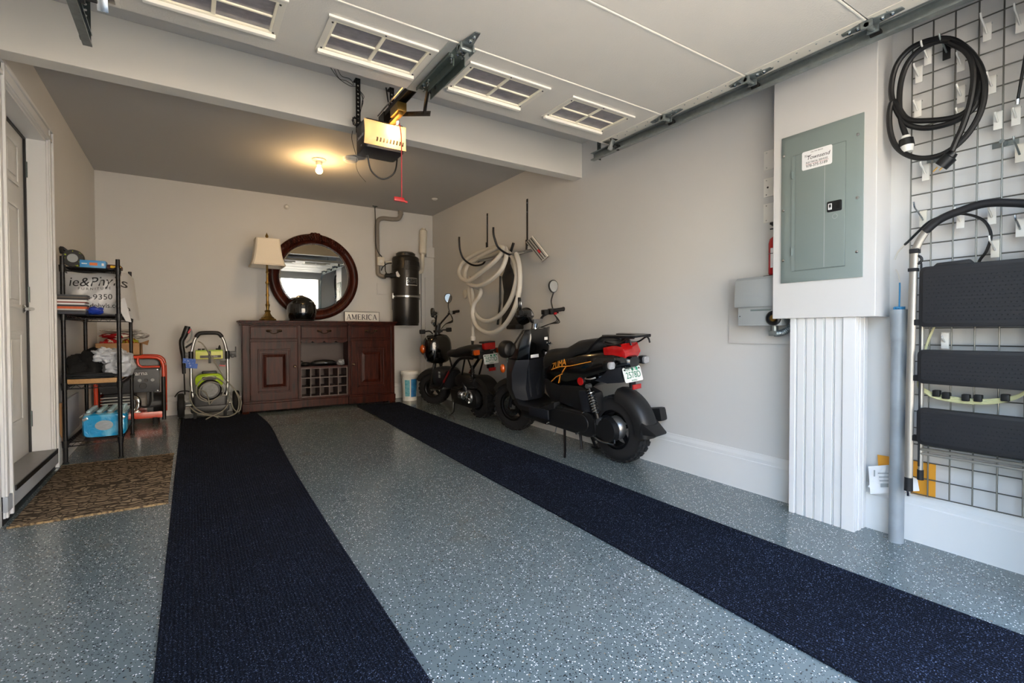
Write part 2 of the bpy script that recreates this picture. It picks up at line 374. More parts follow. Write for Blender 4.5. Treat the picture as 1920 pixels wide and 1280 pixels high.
hd = MB().lathe([(.028, 0), (.028, .006), (.02, .012), (.011, .014), (.011, .045), (0.001, .046)], (leaf_x, DY1-.09, 1.155), 'x', 18)
d.part('handle', MB().add(hd.v, hd.f).tube([(leaf_x+.042, DY1-.085, 1.155), (leaf_x+.044, DY1-.15, 1.156), (leaf_x+.04, DY1-.21, 1.15)], [.011, .009, .008], 10), 'steel', lf, label='satin metal lever handle')
jb = MB().bb(XL-.15, XL, DY1-.012, DY1+.0, DZ0, DZ1).bb(XL-.15, XL, DY0, DY0+.012, DZ0, DZ1).bb(XL-.15, XL, DY0, DY1, DZ1-.012, DZ1)
d.part('jamb', jb, 'trim')
d.part('door_gasket', MB().bb(leaf_x-.005, leaf_x+.012, DY1-.028, DY1-.012, DZ0, DZ1-.012).bb(leaf_x-.005, leaf_x+.012, DY0, DY1-.02, DZ1-.024, DZ1-.012), 'blackplastic')
def casing(y0, y1, z0, z1, vert):
    mb = MB().bb(XL, XL+.012, y0, y1, z0, z1)
    if vert: mb.bb(XL+.012, XL+.02, y0+.008, y0+.03, z0, z1).bb(XL+.012, XL+.024, y1-.022, y1-.002, z0, z1)
    else: mb.bb(XL+.012, XL+.02, y0, y1, z0+.008, z0+.03).bb(XL+.012, XL+.024, y0, y1, z1-.022, z1-.002)
    return d.part('casing', mb, 'trim', bevel=.002)
casing(DY1-.002, DY1+.098, .13, DZ1+.09, True); casing(DY0-.098, DY0+.002, .1, DZ1+.09, True); casing(DY0-.098, DY1+.098, DZ1, DZ1+.09, False)
d.part('sill', MB().bb(XL-.15, XL+.028, DY0, DY1, DZ0-.03, DZ0), 'sill', bevel=.003, label='worn grey door sill')
d.part('sill_edge', MB().bb(XL+.026, XL+.032, DY0, DY1, DZ0-.026, DZ0+.002), 'blackplastic')
d.part('riser', MB().bb(XL-.02, XL+.022, DY0-.1, DY1+.06, .13, DZ0-.03), 'paintgrey', bevel=.002)
d.part('step_plinth', MB().slope(XL-.02, XL+.004, DY0-.1, DY1+.06, 0, .14), 'black')
for z in (.45, 1.25, 2.05): d.part('hinge', MB().cyl((leaf_x+.012, DY1-.018, z-.05), (leaf_x+.012, DY1-.018, z+.05), .007, n=8), 'galv_dark')
# ---------------------------------------------------------------- outside: drive and the house opposite
struct('driveway', MB().slope(-14, 16, -6.0, -.25, -.12, 0), 'concrete', 'pale concrete driveway outside the garage', 'driveway')
rd = MB().slope(-40, 42, -60, -6.0, -.12, -.01)
struct('road', rd, 'asphalt', 'grey asphalt road in front of the driveway', 'road')
h = Thing('house', 'white sided house across the road with dark windows', 'house', (2, -15, fz(-15)), kind='structure')
h.part('wall', MB().bb(-14, 18, -22, -15, -.5, 6.2), 'siding', smooth=0)
h.part('roof', MB().prism([(-14.8, 6.2), (-22.4, 6.2), (-18.6, 8.6)], 'x', -14.6, 18.6), 'roofing', smooth=0)
for x in (-12, -9, -6, -3, 0, 3, 6, 9, 12, 15):
    for z in (.7, 3.6):
        wn = h.part('window', MB().bb(x-.6, x+.6, -15.0, -14.93, z, z+1.6), 'trim', smooth=0)
        for q in (0, 1): h.part('pane', MB().bb(x-.5, x+.5, -14.95, -14.92, z+.1+.72*q, z+.76+.72*q), 'glassdark', wn, smooth=0)
# ================================================================ overhead door, tracks, opener, ceiling fittings
DXL, DXR = -.30, 2.448
SEAMS = [2.539, 2.007, 1.476, .939, .41]
gd = Thing('door_2', 'open overhead garage door with a row of small windows', 'garage door', (1.06, 1.5, ZD), kind='structure')
TH = .045
WX = [(-.146, .337), (.496, .974), (1.148, 1.626), (1.788, 2.266)]
WY0, WY1 = 2.117, 2.413
for i in range(4):
    y1, y0 = SEAMS[i]-.003, SEAMS[i+1]+.003; mb = MB()
    if i: mb.bb(DXL, DXR, y0, y1, ZD, ZD+TH)
    else:
        a, b = WY0+.02, WY1-.02
        mb.bb(DXL, DXR, y0, a, ZD, ZD+TH); mb.bb(DXL, DXR, b, y1, ZD, ZD+TH)
        xs = [DXL]+[q for w_ in WX for q in (w_[0]+.02, w_[1]-.02)]+[DXR]
        for k in range(0, len(xs), 2): mb.bb(xs[k], xs[k+1], a, b, ZD, ZD+TH)
    sec = gd.part('door_section', mb, 'gdoor', smooth=0)
    gd.part('section_edge', MB().bb(DXL, DXR, y0-.001, y0+.0045, ZD-.0035, ZD+.002), 'gdoor_edge', sec, smooth=0)
    for s_, e_ in ((DXR-.085, DXR), (DXL, DXL+.085)): gd.part('end_stile', MB().bb(s_, e_, y0+.004, y1-.004, ZD-.003, ZD+.002), 'gframe', sec, smooth=0, bevel=.001)
    rv = MB()
    for k in range(12): rv.lathe([(.004, 0), (.003, -.0025)], (DXR-.062+.03*(k % 2), y0+.025+k*.043, ZD-.003), 'z', 8)
    gd.part('rivets', rv, 'galv', sec, kind='stuff')
for (x0, x1) in WX:
    xm = (x0+x1)/2; ym = (WY0+WY1)/2
    f = MB()                                     # flat flange with stepped sash
    for a, b, e, g in ((x0, x1, WY0, WY0+.026), (x0, x1, WY1-.026, WY1), (x0, x0+.026, WY0+.026, WY1-.026), (x1-.026, x1, WY0+.026, WY1-.026)): f.bb(a, b, e, g, ZD-.005, ZD+.03)
    wf = gd.part('window_frame', f, 'gframe', smooth=0, bevel=.0015)
    i0, i1, j0, j1 = x0+.024, x1-.024, WY0+.024, WY1-.024
    sh = MB()
    for a, b, e, g in ((i0, i1, j1-.014, j1), (i0, i1, j0, j0+.012), (i0, i0+.012, j0+.012, j1-.014), (i1-.012, i1, j0+.012, j1-.014)):
        sh.bb(a, b, e, g, ZD-.004, ZD+.016)
    gd.part('sash', sh, 'gsash', wf, smooth=0, bevel=.002)
    gd.part('sash_lip', MB().bb(x0+.008, x1-.008, WY1-.028, WY1-.008, ZD-.020, ZD-.004), 'gdoor_edge', wf, smooth=0, bevel=.002)
    gd.part('frame_lip', MB().bb(x0-.004, x1+.004, WY0-.004, WY0+.004, ZD-.009, ZD), 'gdoor_edge', wf, smooth=0)
    gd.part('muntin', MB().bb(xm-.008, xm+.008, j0+.012, j1-.014, ZD-.003, ZD+.006), 'gsash', wf, smooth=0, bevel=.002)
    gd.part('muntin', MB().bb(i0+.012, i1-.012, ym-.006, ym+.004, ZD-.003, ZD+.006), 'gsash', wf, smooth=0, bevel=.002)
    for a, b in ((i0+.010, xm-.007), (xm+.007, i1-.010)):
        for e, g in ((j0+.010, ym-.005), (ym+.003, j1-.012)): gd.part('pane', MB().bb(a, b, e, g, ZD+.004, ZD+.006), 'glass', wf, smooth=0)
    for px, py in ((x0+.02, WY0+.04), (x1-.02, WY0+.04), (x0+.02, WY1-.04), (x1-.02, WY1-.04), (xm, WY0+.012), (xm-.12, WY1-.008), (xm+.14, WY1-.008)):
        gd.part('screw', MB().lathe([(.005, 0), (.0035, -.003)], (px, py, ZD-.005), 'z', 8), 'gunmetal', wf)
def hinge(x, y, s=1, roll=True):
    leaf = [(x-.03*s, y-.012), (x-.012*s, y-.115), (x+.012*s, y-.118), (x+.03*s, y-.012), (x+.03*s, y+.012), (x+.012*s, y+.108), (x-.012*s, y+.105), (x-.03*s, y+.012)]
    hp = gd.part('hinge', MB().prism(leaf, 'z', ZD-.007, ZD-.003), 'galv', bevel=.001)
    gd.part('knuckle', MB().cyl((x-.034, y, ZD-.022), (x+.036, y, ZD-.022), .011, n=12).bb(x-.034, x-.026, y-.022, y+.022, ZD-.036, ZD-.004).bb(x+.028, x+.036, y-.022, y+.022, ZD-.036, ZD-.004), 'galv', hp, bevel=.001)
    for q in (-.08, -.045, .045, .078): gd.part('bolt', MB().lathe([(.009, 0), (.009, -.005), (.004, -.009)], (x, y+q, ZD-.007), 'z', 6), 'steel', hp)
    if roll:
        gd.part('roller', MB().cyl((x+.03*s, y, ZD-.03), (x+.06*s, y, ZD-.03), .006, n=8).cyl((x+.052*s, y, ZD-.03), (x+.066*s, y, ZD-.03), .022, n=16), 'rubber', hp)
for y in SEAMS[1:4]:
    hinge(2.413, y); hinge(-.265, y, -1)
hinge(1.06, SEAMS[1], 1, False)
for x, s in ((2.405, 1), (-.26, -1)):                          # slanted top roller brackets
    b = gd.part('roller_bracket', MB().box((x+.005*s, 2.457, ZD-.03), (.034, .012, .075), (.5, 0, 0)).bb(x-.03, x+.03, 2.42, 2.51, ZD-.006, ZD-.003), 'steel', bevel=.001)
    gd.part('roller', MB().cyl((x+.02*s, 2.457, ZD-.04), (x+.06*s, 2.457, ZD-.04), .007, n=8).cyl((x+.056*s, 2.457, ZD-.04), (x+.07*s, 2.457, ZD-.04), .02, n=16), 'rubber', b)
DEF['galv_green'] = ('#74807a', .45, dict(metal=.6, scale=35, var=.2)); DEF['galv_light'] = ('#b9bbb4', .5, dict(metal=.3, var=.05))
# operator reinforcement: a galvanised U channel down the middle of the top section
ch = MB().bb(1.018, 1.102, 2.09, 2.485, ZD-.010, ZD-.007).bb(1.018, 1.022, 2.09, 2.485, ZD-.022, ZD-.007).bb(1.098, 1.102, 2.09, 2.485, ZD-.05, ZD-.007).bb(1.03, 1.09, 2.02, 2.10, ZD-.008, ZD-.004).bb(1.056, 1.060, 2.12, 2.42, ZD-.045, ZD-.009)
chn = gd.part('operator_bracket', ch, 'galv_green', smooth=0, label='galvanised channel bolted to the top section')
gd.part('centre_stile', MB().bb(.985, 1.125, 2.015, 2.535, ZD-.004, ZD+.002), 'galv_light', smooth=0)
for k, (bx, by) in enumerate(((1.04, 2.38), (1.08, 2.38), (1.04, 2.44), (1.08, 2.44), (1.06, 2.41), (1.045, 2.12), (1.075, 2.06))):
    gd.part('bolt', MB().lathe([(.010, 0), (.010, -.008), (.005, -.009), (.005, -.03)], (bx, by, ZD-.010), 'z', 6), 'steel', chn)
gd.part('sticker', MB().add([PZ(1768, -6, ZD-.0045), PZ(1782, -2, ZD-.0045), PZ(1786, 4, ZD-.0045), PZ(1776, 7, ZD-.0045)], [(0, 1, 2, 3)]), 'red', smooth=0)
# tracks: C channels hung from the ceiling, turning down at the entrance
def track(x, s, label, y_end):
    zt = 2.272
    t = Thing('door_track', label, 'track', (x, 1.2, zt), group='overhead door tracks')
    pts = [Vector((x, y_end, zt)), Vector((x, .65, zt))]
    for k in range(1, 9):
        a = math.radians(90*k/8); pts.append(Vector((x, .65-.36*math.sin(a), zt-.36+.36*math.cos(a))))
    pts.append(Vector((x, .29, .35)))
    prof = [(-.012, .027), (.020, .027), (.020, -.027), (-.012, -.027), (-.012, -.019), (-.009, -.024), (.017, -.024), (.017, .024), (-.009, .024), (-.012, .019)]
    rings = []
    for i, p in enumerate(pts):
        a = pts[max(i-1, 0)]; b = pts[min(i+1, len(pts)-1)]; tg = (b-a).normalized(); nrm = Vector((s, 0, 0)); up = tg.cross(Vector((1, 0, 0))).normalized()
        if i == 0: up = Vector((0, 0, 1))
        if up.z < -.01: up = -up
        if i > 5 and up.y < 0: up = -up
        rings.append([p+nrm*q[0]+up*q[1] for q in prof])
    t.part('channel', MB().loft(rings), 'galv', smooth=30)
    t.part('hanger', MB().perf((x+.022*s, y_end-.05, 2.25), (0, 0, 1), (0, 1, 0), ZC-2.25, .034, .024, .006, .003).perf((x+.022*s+.017, y_end-.0335, 2.25), (0, 0, 1), (1, 0, 0), ZC-2.25, .034, .024, .006, .003), 'galv_dark', smooth=0, label='perforated angle iron hanger')
    t.part('hanger', MB().perf((x+.022*s, 1.05, 2.25), (0, 0, 1), (0, 1, 0), ZC-2.25, .034, .024, .006, .003), 'galv_dark', smooth=0)
    t.part('wall_bracket', MB().bb(min(x+.02*s, x+.05*s), max(x+.02*s, x+.05*s), .25, .33, 1.0, 1.1), 'galv_dark', smooth=0)
    return t
track(2.468, 1, 'galvanised door track along the wall with the breaker panel', 2.716)
track(-.352, -1, 'galvanised door track on the side of the white entry door', 2.82)
# ---------------------------------------------------------------- opener
DEF['opener'] = ('#26262a', .38, dict(var=.05)); DEF['opener_txt'] = ('#9a9a9c', .5)
op = Thing('garage_door_opener', 'black garage door opener with a glowing light lens', 'door opener', (1.03, 3.06, 2.13))
x0, x1, y0, y1, z0, z1 = .902, 1.148, 3.0, 3.205, 2.128, 2.30
op.part('housing', MB().prism(rpoly(x1-x0, y1-y0, .02, cx=(x0+x1)/2, cy=(y0+y1)/2), 'z', z0, z1), 'opener', bevel=.004)
op.text('Chamberlain', .034, fr((x0-.0012, y0+.10, 2.215), (0, -1, 0), (0, 0, 1)), 'opener_txt', squash=.8)
op.text('HD', .016, fr((x0-.0012, y0+.08, 2.155), (0, -1, 0), (0, 0, 1)), 'opener_txt')
def m_lens(m):
    nt = m.node_tree; nt.nodes.clear(); L = nt.links; o = nt.nodes.new('ShaderNodeOutputMaterial')
    t = nt.nodes.new('ShaderNodeBsdfTranslucent'); t.inputs[0].default_value = hexc('#f4e2c2'); df = nt.nodes.new('ShaderNodeBsdfPrincipled'); df.inputs['Base Color'].default_value = hexc('#e9dcc4'); df.inputs['Roughness'].default_value = .35
    x = nt.nodes.new('ShaderNodeMixShader'); x.inputs[0].default_value = .55; L.new(df.outputs[0], x.inputs[1]); L.new(t.outputs[0], x.inputs[2]); L.new(x.outputs[0], o.inputs[0])
DEF['lens'] = m_lens
# lens: a pillow-shaped cover with vent slots along the lower edge
nx, nz = 27, 14; lx0, lx1, lz0, lz1 = .892, 1.158, 2.142, 2.292; lm = MB(); idx = {}
def lens_pt(i, j):
    u = i/(nx-1); v = j/(nz-1); uu = 2*u-1; vv = 2*v-1
    bulge = (1-abs(uu)**4)*(1-abs(vv)**4); pinch = 1-.04*math.cos(vv*math.pi/2)*abs(uu)**3
    return Vector(((lx0+lx1)/2+uu*(lx1-lx0)/2*pinch, 2.998-.055*bulge**.5-.004, (lz0+lz1)/2+vv*(lz1-lz0)/2-.012*(1-uu*uu)*(v)))
for i in range(nx):
    for j in range(nz): idx[i, j] = i*nz+j
vv = [lens_pt(i, j) for i in range(nx) for j in range(nz)]
lm.add(vv, [(idx[i, j], idx[i+1, j], idx[i+1, j+1], idx[i, j+1]) for i in range(nx-1) for j in range(nz-1) if not (j in (1, 2) and i % 2 == 0 and 6 <= i <= 22)])
op.part('light_lens', lm, 'lens', smooth=60, label='glowing cream light lens with vent slots')
bl = bpy.data.lights.new('opener_lamp', 'POINT'); bl.energy = .32; bl.color = (1, .58, .22); bl.shadow_soft_size = .018
blo = bpy.data.objects.new('opener_lamp', bl); COL.objects.link(blo); blo.parent = op.o; blo.location = Vector((1.055, 2.974, 2.222))-op.loc
for sx, yy in ((.915, 3.19), (1.137, 3.19)):
    op.part('hanger_strap', MB().perf((sx, yy, 2.27), (0, 0, 1), (1, 0, 0), ZC-2.27, .03, .026, .006, .0025).bb(sx-.015, sx+.015, yy-.002, 3.247, ZC-.006, ZC), 'gunmetal', smooth=0, label='perforated hanging strap')
rail = MB().bb(1.035, 1.085, .25, 3.12, 2.375, 2.380).bb(1.035, 1.039, .25, 3.12, 2.35, 2.38).bb(1.081, 1.085, .25, 3.12, 2.35, 2.38)
op.part('rail', rail, 'gunmetal', smooth=0)
op.part('rail_foot', MB().bb(1.03, 1.09, 3.04, 3.14, 2.298, 2.38), 'gunmetal', smooth=0)
op.part('drive_chain', MB().cyl((1.022, .3, 2.382), (1.022, 3.13, 2.382), .005, n=6).cyl((1.098, .3, 2.382), (1.098, 3.13, 2.382), .004, n=6), 'steel')
trl = op.part('trolley', MB().bb(1.032, 1.088, 2.80, 2.93, 2.30, 2.352).bb(1.045, 1.075, 2.82, 2.99, 2.285, 2.305), 'brass', bevel=.004, label='yellow-brown trolley')
op.part('latch', MB().box((1.078, 2.95, 2.288), (.02, .06, .03), (.4, 0, 0)), 'steel', trl, bevel=.002)
A0, A1 = Vector((1.10, 2.93, 2.338)), Vector((1.10, 2.487, 2.178))
bar = MB(); dirv = (A1-A0).normalized(); bar.perf(A0, dirv, Vector((0, -dirv.z, dirv.y)), (A1-A0).length, .026, .026, .0055, .004)
op.part('door_arm', bar, 'gunmetal', smooth=0)
op.part('curved_arm', MB().tube(cr([(1.106, 2.58, 2.215), (1.098, 2.545, 2.25), (1.075, 2.47, 2.265), (1.065, 2.43, ZD-.03)], 5), .010, 6), 'gunmetal')
cord = cr([(1.085, 2.99, 2.29), (1.10, 3.005, 2.20), (1.10, 3.01, 1.95), (1.10, 3.01, 1.80)], 5)
# the cord hangs just in front of the lens
cord = [Vector((p.x, 2.925, p.z)) for p in cord]
cord[0] = Vector((1.075, 2.955, 2.287))
op.part('release_cord', MB().tube(cord, .0035, 6), 'redcord', label='red emergency release cord')
op.part('release_handle', MB().box((1.083, 2.925, 1.815), (.065, .018, .026)).box((1.118, 2.925, 1.808), (.04, .014, .014), (0, .25, 0)), 'red', bevel=.006, label='red plastic release handle')
op.part('power_cable', MB().tube(cr([(.96, 3.15, 2.13), (.99, 3.17, 2.04), (1.06, 3.16, 1.995), (1.13, 3.14, 2.04), (1.155, 3.15, 2.14), (1.158, 3.17, 2.25), (1.15, 3.19, 2.36), (1.12, 3.20, 2.5), (1.105, 3.21, ZC)], 6), .005, 6), 'cable')
wires = MB()
for (a, b, c, e) in (((620, 127), (634, 146), (654, 160), (667, 162)), ((627, 130), (636, 147), (650, 152), (662, 160)), ((633, 130), (641, 143), (656, 148), (664, 160))):
    wires.tube(cr([PY(*a, 3.1), PY(*b, 3.14), PY(*c, 3.17), PY(*e, 3.195)], 5), .0018, 5)
for q in range(3): wires.tube(cr([PY(667, 163, 3.195), PY(676+3*q, 175+2*q, 3.17), PY(681-q, 190, 3.17), PY(677, 205, 3.18), PY(672, 228, 3.18)], 5), .0016, 5)
random.seed(3)
for q in range(7):
    c = Vector((.895, 3.17, 2.335)); a0 = random.random()*6.28
    wires.tube([c+Vector((.028*math.cos(a0+k*.7)*(.7+.3*random.random()), .02*math.sin(a0*2+k), .026*math.sin(a0+k*.7)*(.7+.3*random.random()))) for k in range(9)], .002, 5)
wires.tube(cr([PY(661, 245, 3.15), PY(660, 262, 3.18), PY(668, 292, 3.20)], 5), .002, 5)
wires.tube(cr([PY(669, 296, 3.2), PY(668, 312, 3.2), PY(674, 327, 3.2), PY(686, 341, 3.2)], 5), .0012, 5)
op.part('wires', wires, 'cable', kind='stuff', label='tangle of thin loose wires')
# ---------------------------------------------------------------- bulb, detector, small ceiling and wall fittings
lp = Thing('ceiling_lamp', 'bare lit bulb in a porcelain ceiling socket', 'lamp', (1.03, 4.87, 2.48))
c = (1.03, 4.87, ZC)
lp.part('base', MB().lathe([(.062, 0), (.062, -.008), (.05, -.016), (.03, -.02), (.027, -.045), (.022, -.055)], c), 'porcelain')
DEF['bulb'] = ('#fff0d0', .3, dict(emit='#ffc068', es=9))
lp.part('bulb', MB().lathe([(.012, -.055), (.015, -.066), (.026, -.085), (.031, -.102), (.029, -.117), (.018, -.129), (.001, -.133)], c, n=20), 'bulb', label='glowing warm light bulb')
pl = bpy.data.lights.new('bulb_light', 'POINT'); pl.energy = 1.7; pl.color = (1, .64, .28); pl.shadow_soft_size = .03
plo = bpy.data.objects.new('bulb_light', pl); COL.objects.link(plo); plo.parent = lp.o; plo.location = (0, 0, -.035)
sm = Thing('smoke_detector', 'round white smoke detector on the ceiling near the bulb', 'detector', (1.264, 4.67, ZC-.04))
sm.part('body', MB().lathe([(.065, 0), (.065, -.018), (.055, -.035), (.03, -.042), (.001, -.042)], (1.264, 4.67, ZC)), 'white_plastic')
sm.part('vent_ring', MB().torus((1.264, 4.67, ZC-.022), .061, .004), 'cream_plastic')
solo('ceiling_disc', MB().lathe([(.035, 0), (.035, -.006), (.02, -.018), (.001, -.018)], (2.497, 5.534, ZC)), 'white_plastic', 'small flat white disc on the ceiling in front of the vacuum', 'ceiling disc')
cl = Thing('ceiling_clip', 'small metal clip where the black wire meets the ceiling', 'clip', (2.0, 6.27, ZC-.02))
cl.part('bracket', MB().bb(1.97, 2.03, 6.255, 6.285, ZC-.006, ZC).cyl((2.0, 6.27, ZC-.02), (2.0, 6.27, ZC), .012, n=8), 'galv_dark')
solo('wall_sensor', MB().lathe([(.03, 0), (.03, -.008), (.014, -.03), (.001, -.03)], tuple(PY(537, 388, YB)), 'y', 16), 'white_plastic', 'small white sensor high on the back wall', 'sensor')
# ================================================================ right wall: breaker panel, generator inlet, grid wall and what hangs on it
ep = Thing('breaker_panel', 'grey metal breaker panel with a white sticker on its door', 'breaker panel', (2.679, 1.255, 1.26))
PXF = 2.679
ya, yb, za, zb = 1.060, 1.447, 1.259, 2.033
def plate(d0, ins, z_in): return None
rim = MB().loft([[(PXF, ya, za), (PXF, yb, za), (PXF, yb, zb), (PXF, ya, zb)], [(PXF-.006, ya, za), (PXF-.006, yb, za), (PXF-.006, yb, zb), (PXF-.006, ya, zb)],
                 [(PXF-.016, ya+.03, za+.03), (PXF-.016, yb-.03, za+.03), (PXF-.016, yb-.03, zb-.03), (PXF-.016, ya+.03, zb-.03)]])
ep.part('cover', rim, 'panelgrey', smooth=25, bevel=.0015)
dz0, dz1, dy0, dy1 = 1.319, 1.916, 1.134, 1.379
dr = ep.part('panel_door', MB().prism(rpoly(dy1-dy0-.012, dz1-dz0, .004, 2, cx=(dy0+dy1)/2-.008, cy=(dz0+dz1)/2), 'x', PXF-.0215, PXF-.015), 'panelgrey', smooth=25, bevel=.001)
ep.part('door_seam', MB().bb(PXF-.0168, PXF-.015, dy0-.005, dy1+.004, dz0-.005, dz1+.005), 'panelgrey_dk', smooth=0)
ep.part('hinge_strip', MB().prism(rpoly(.026, dz1-dz0+.004, .009, 4, cx=dy1-.004, cy=(dz0+dz1)/2), 'x', PXF-.0185, PXF-.0155), 'panelgrey', smooth=25, bevel=.001)
ep.part('crease', MB().bb(PXF-.0222, PXF-.021, 1.222, 1.225, dz0+.004, dz1-.004), 'switchgrey', dr, smooth=0)
for z in (1.42, 1.82): ep.part('hinge', MB().cyl((PXF-.02, dy1+.004, z-.02), (PXF-.02, dy1+.004, z+.02), .005, n=8), 'panelgrey_dk', dr)
lt = ep.part('latch', MB().prism(rpoly(.066, .052, .006, 3, cx=1.177, cy=1.615), 'x', PXF-.026, PXF-.021), 'blackplastic', dr, bevel=.001, label='black latch with a white emblem')
ep.part('emblem', MB().bb(PXF-.0266, PXF-.026, 1.187, 1.204, 1.600, 1.630), 'paper', dr, smooth=0)
ep.part('emblem_mark', MB().bb(PXF-.0272, PXF-.0266, 1.191, 1.200, 1.611, 1.626).bb(PXF-.0272, PXF-.0266, 1.1945, 1.1965, 1.603, 1.612), 'ink', dr, smooth=0)
ep.part('latch_grip', MB().bb(PXF-.0285, PXF-.026, 1.148, 1.166, 1.598, 1.632), 'black', dr, bevel=.001)
ep.part('knockout_ring', MB().torus((PXF-.0216, 1.175, 1.565), .011, .001, 'x', 20, 6), 'switchgrey', dr)
for y, z in ((ya+.022, zb-.10), (ya+.022, 1.635), (ya+.022, za+.12), (yb-.018, zb-.10), (yb-.018, 1.645), (yb-.018, za+.12)):
    ep.part('screw', MB().lathe([(.008, 0), (.007, -.004), (.002, -.006)], (PXF-.011, y, z), 'x', 10), 'steel')
sk = ep.part('sticker', MB().prism(rpoly(.143, .094, .008, 3, cx=1.261, cy=1.874), 'x', PXF-.0228, PXF-.0214), 'paper', dr, smooth=20, label='white electrician sticker with phone number')
def stx(s, size, z, mat='ink', sq=1, sh=0, y=1.261): ep.text(s, size, fr((PXF-.0232, y, z), (0, -1, 0), (0, 0, 1)), mat, parent=dr, th=.0002, squash=sq, shear=sh)
stx('CALL FOR SERVICE', .007, 1.911); stx('Your', .017, 1.896, sh=.25, y=1.305); stx('Townsend', .027, 1.884, sq=.95, sh=.25, y=1.255); stx('ELECTRICAL SERVICES', .0135, 1.861, sq=.78); stx('978-375-5189', .019, 1.843, sq=.95)
ep.part('sticker_rule', MB().bb(PXF-.0233, PXF-.0228, 1.205, 1.315, 1.8525, 1.8535), 'red', dr, smooth=0)
# blank plates beyond the bump-out
def wplate(z0, z1, label, extra=None):
    t = Thing('wall_plate', label, 'wall plate', (XR, 1.59, z0), group='white wall plates')
    t.part('plate', MB().bb(XR-.006, XR, 1.535, 1.637, z0, z1), 'white_plastic', bevel=.002)
    for z in (z0+.012, z1-.012): t.part('screw', MB().lathe([(.004, 0), (.003, -.002)], (XR-.006, 1.62, z), 'x', 8), 'steel')
    if extra: t.part('keyhole', MB().lathe([(.006, 0), (.004, -.004)], (XR-.006, 1.612, (z0+z1)/2), 'x', 10), 'ink')
wplate(1.942, 2.052, 'blank white plate nearest the ceiling beside the breaker panel box')
wplate(1.786, 1.893, 'white plate with a dark centre hole between two blank plates', True)
wplate(1.637, 1.746, 'blank white plate just above the red fire extinguisher')
ex = Thing('fire_extinguisher', 'red fire extinguisher half hidden behind the breaker panel box', 'fire extinguisher', (2.78, 1.535, 1.32))
ec = (2.785, 1.535, 0)
ex.part('cylinder', MB().lathe([(.001, 1.322), (.034, 1.322), (.038, 1.33), (.038, 1.50), (.032, 1.525), (.014, 1.54), (.012, 1.555)], ec), 'red')
ex.part('valve', MB().cyl((2.785, 1.535, 1.55), (2.785, 1.535, 1.585), .014).box((2.77, 1.535, 1.60), (.07, .02, .012), (0, .2, 0)).box((2.765, 1.535, 1.58), (.06, .018, .008), (0, -.2, 0)), 'blackplastic', bevel=.002)
ex.part('label', MB().bb(2.7462, 2.7475, 1.515, 1.545, 1.36, 1.47), 'paper', smooth=0)
ex.part('wall_bracket', MB().bb(2.815, XR, 1.528, 1.562, 1.35, 1.52).torus((2.785, 1.535, 1.44), .0395, .002, 'z', 24, 6), 'steel')
bb_ = solo('backing_board', MB().bb(XR-.012, XR, 1.45, 1.852, .928, 1.325), 'wall', 'wall-coloured backing board behind the grey generator inlet box', 'board', bevel=.001)
ib = Thing('inlet_box', 'grey generator inlet box with a ribbed metal conduit', 'electrical box', (2.78, 1.62, 1.03))
ib.part('body', MB().bb(2.728, XR-.012, 1.47, 1.728, 1.034, 1.20), 'switchgrey', bevel=.002)
ib.part('cover', MB().prism([(2.715, 1.142), (2.712, 1.18), (2.722, 1.30), (2.74, 1.315), (XR-.012, 1.315), (XR-.012, 1.15), (2.73, 1.15)], 'y', 1.46, 1.744), 'switchgrey', bevel=.003)
ib.part('inlet_ring', MB().lathe([(.041, 0), (.041, -.012), (.034, -.018), (.03, -.018), (.03, -.006), (.001, -.006)], (2.728, 1.512, 1.075), 'x', 24), 'blackplastic')
ib.part('inlet_contacts', MB().lathe([(.02, -.006), (.018, -.014), (.001, -.014)], (2.728, 1.512, 1.075), 'x', 16), 'brass')
ib.part('label_strip', MB().bb(2.7268, 2.728, 1.53, 1.65, 1.118, 1.128), 'panelgrey_dk', smooth=0)
ib.part('screw', MB().lathe([(.004, 0), (.003, -.003)], (2.728, 1.715, 1.09), 'x', 8), 'steel')
ib.part('conduit_fitting', MB().cyl((2.775, 1.535, 1.04), (2.775, 1.535, 1.0), .02, n=12).box((2.775, 1.535, .99), (.042, .046, .028)), 'galv', bevel=.003)
cp = cr([(2.775, 1.535, .99), (2.775, 1.50, .992), (2.775, 1.46, 1.01), (2.775, 1.425, 1.05), (2.775, 1.40, 1.068)], 10)
ib.part('conduit', MB().tube(cp, [.0155+.003*(i % 2) for i in range(len(cp))], 12), 'galv', smooth=25)
ib.part('top_strap', MB().bb(2.77, 2.826, 1.50, 1.60, 1.315, 1.321), 'galv_dark')
# ---------------------------------------------------------------- gridwall
GX = 2.79
gw = Thing('grid_panel', 'wire grid wall panel covered with white hooks', 'grid panel', (GX, .61, .25))
def wire(a, b, r=.0029): return MB().cyl(a, b, r, n=6)
gz0, gz1 = .252, .252+.0762*28
GY = [.914-.0762*k for k in range(9)]; GZ = [gz0+.0762*k for k in range(29)]
v0 = gw.part('wire', wire((GX, GY[0], gz0), (GX, GY[0], gz1)), 'gridwire')if 0 else None
DEF['gridwire'] = ('#75736d', .36, dict(metal=.7, var=.05))
v0 = gw.part('wire', wire((GX, GY[0], gz0), (GX, GY[0], gz1)), 'gridwire')
for k in range(1, 9): gw.copy_part(v0, 'wire', (0, -.0762*k, 0))
h0 = gw.part('wire', wire((GX+.005, GY[0], gz0), (GX+.005, GY[-1], gz0)), 'gridwire')
for k in range(1, 29): gw.copy_part(h0, 'wire', (0, 0, .0762*k))
for y, z in ((.83, 1.775), (.61, 1.775), (.83, .60), (.61, .60)): gw.part('wall_mount', MB().cyl((GX-.004, y, z), (XR, y, z), .009, n=10).bb(XR-.004, XR, y-.04, y+.04, z-.012, z+.012), 'galv')
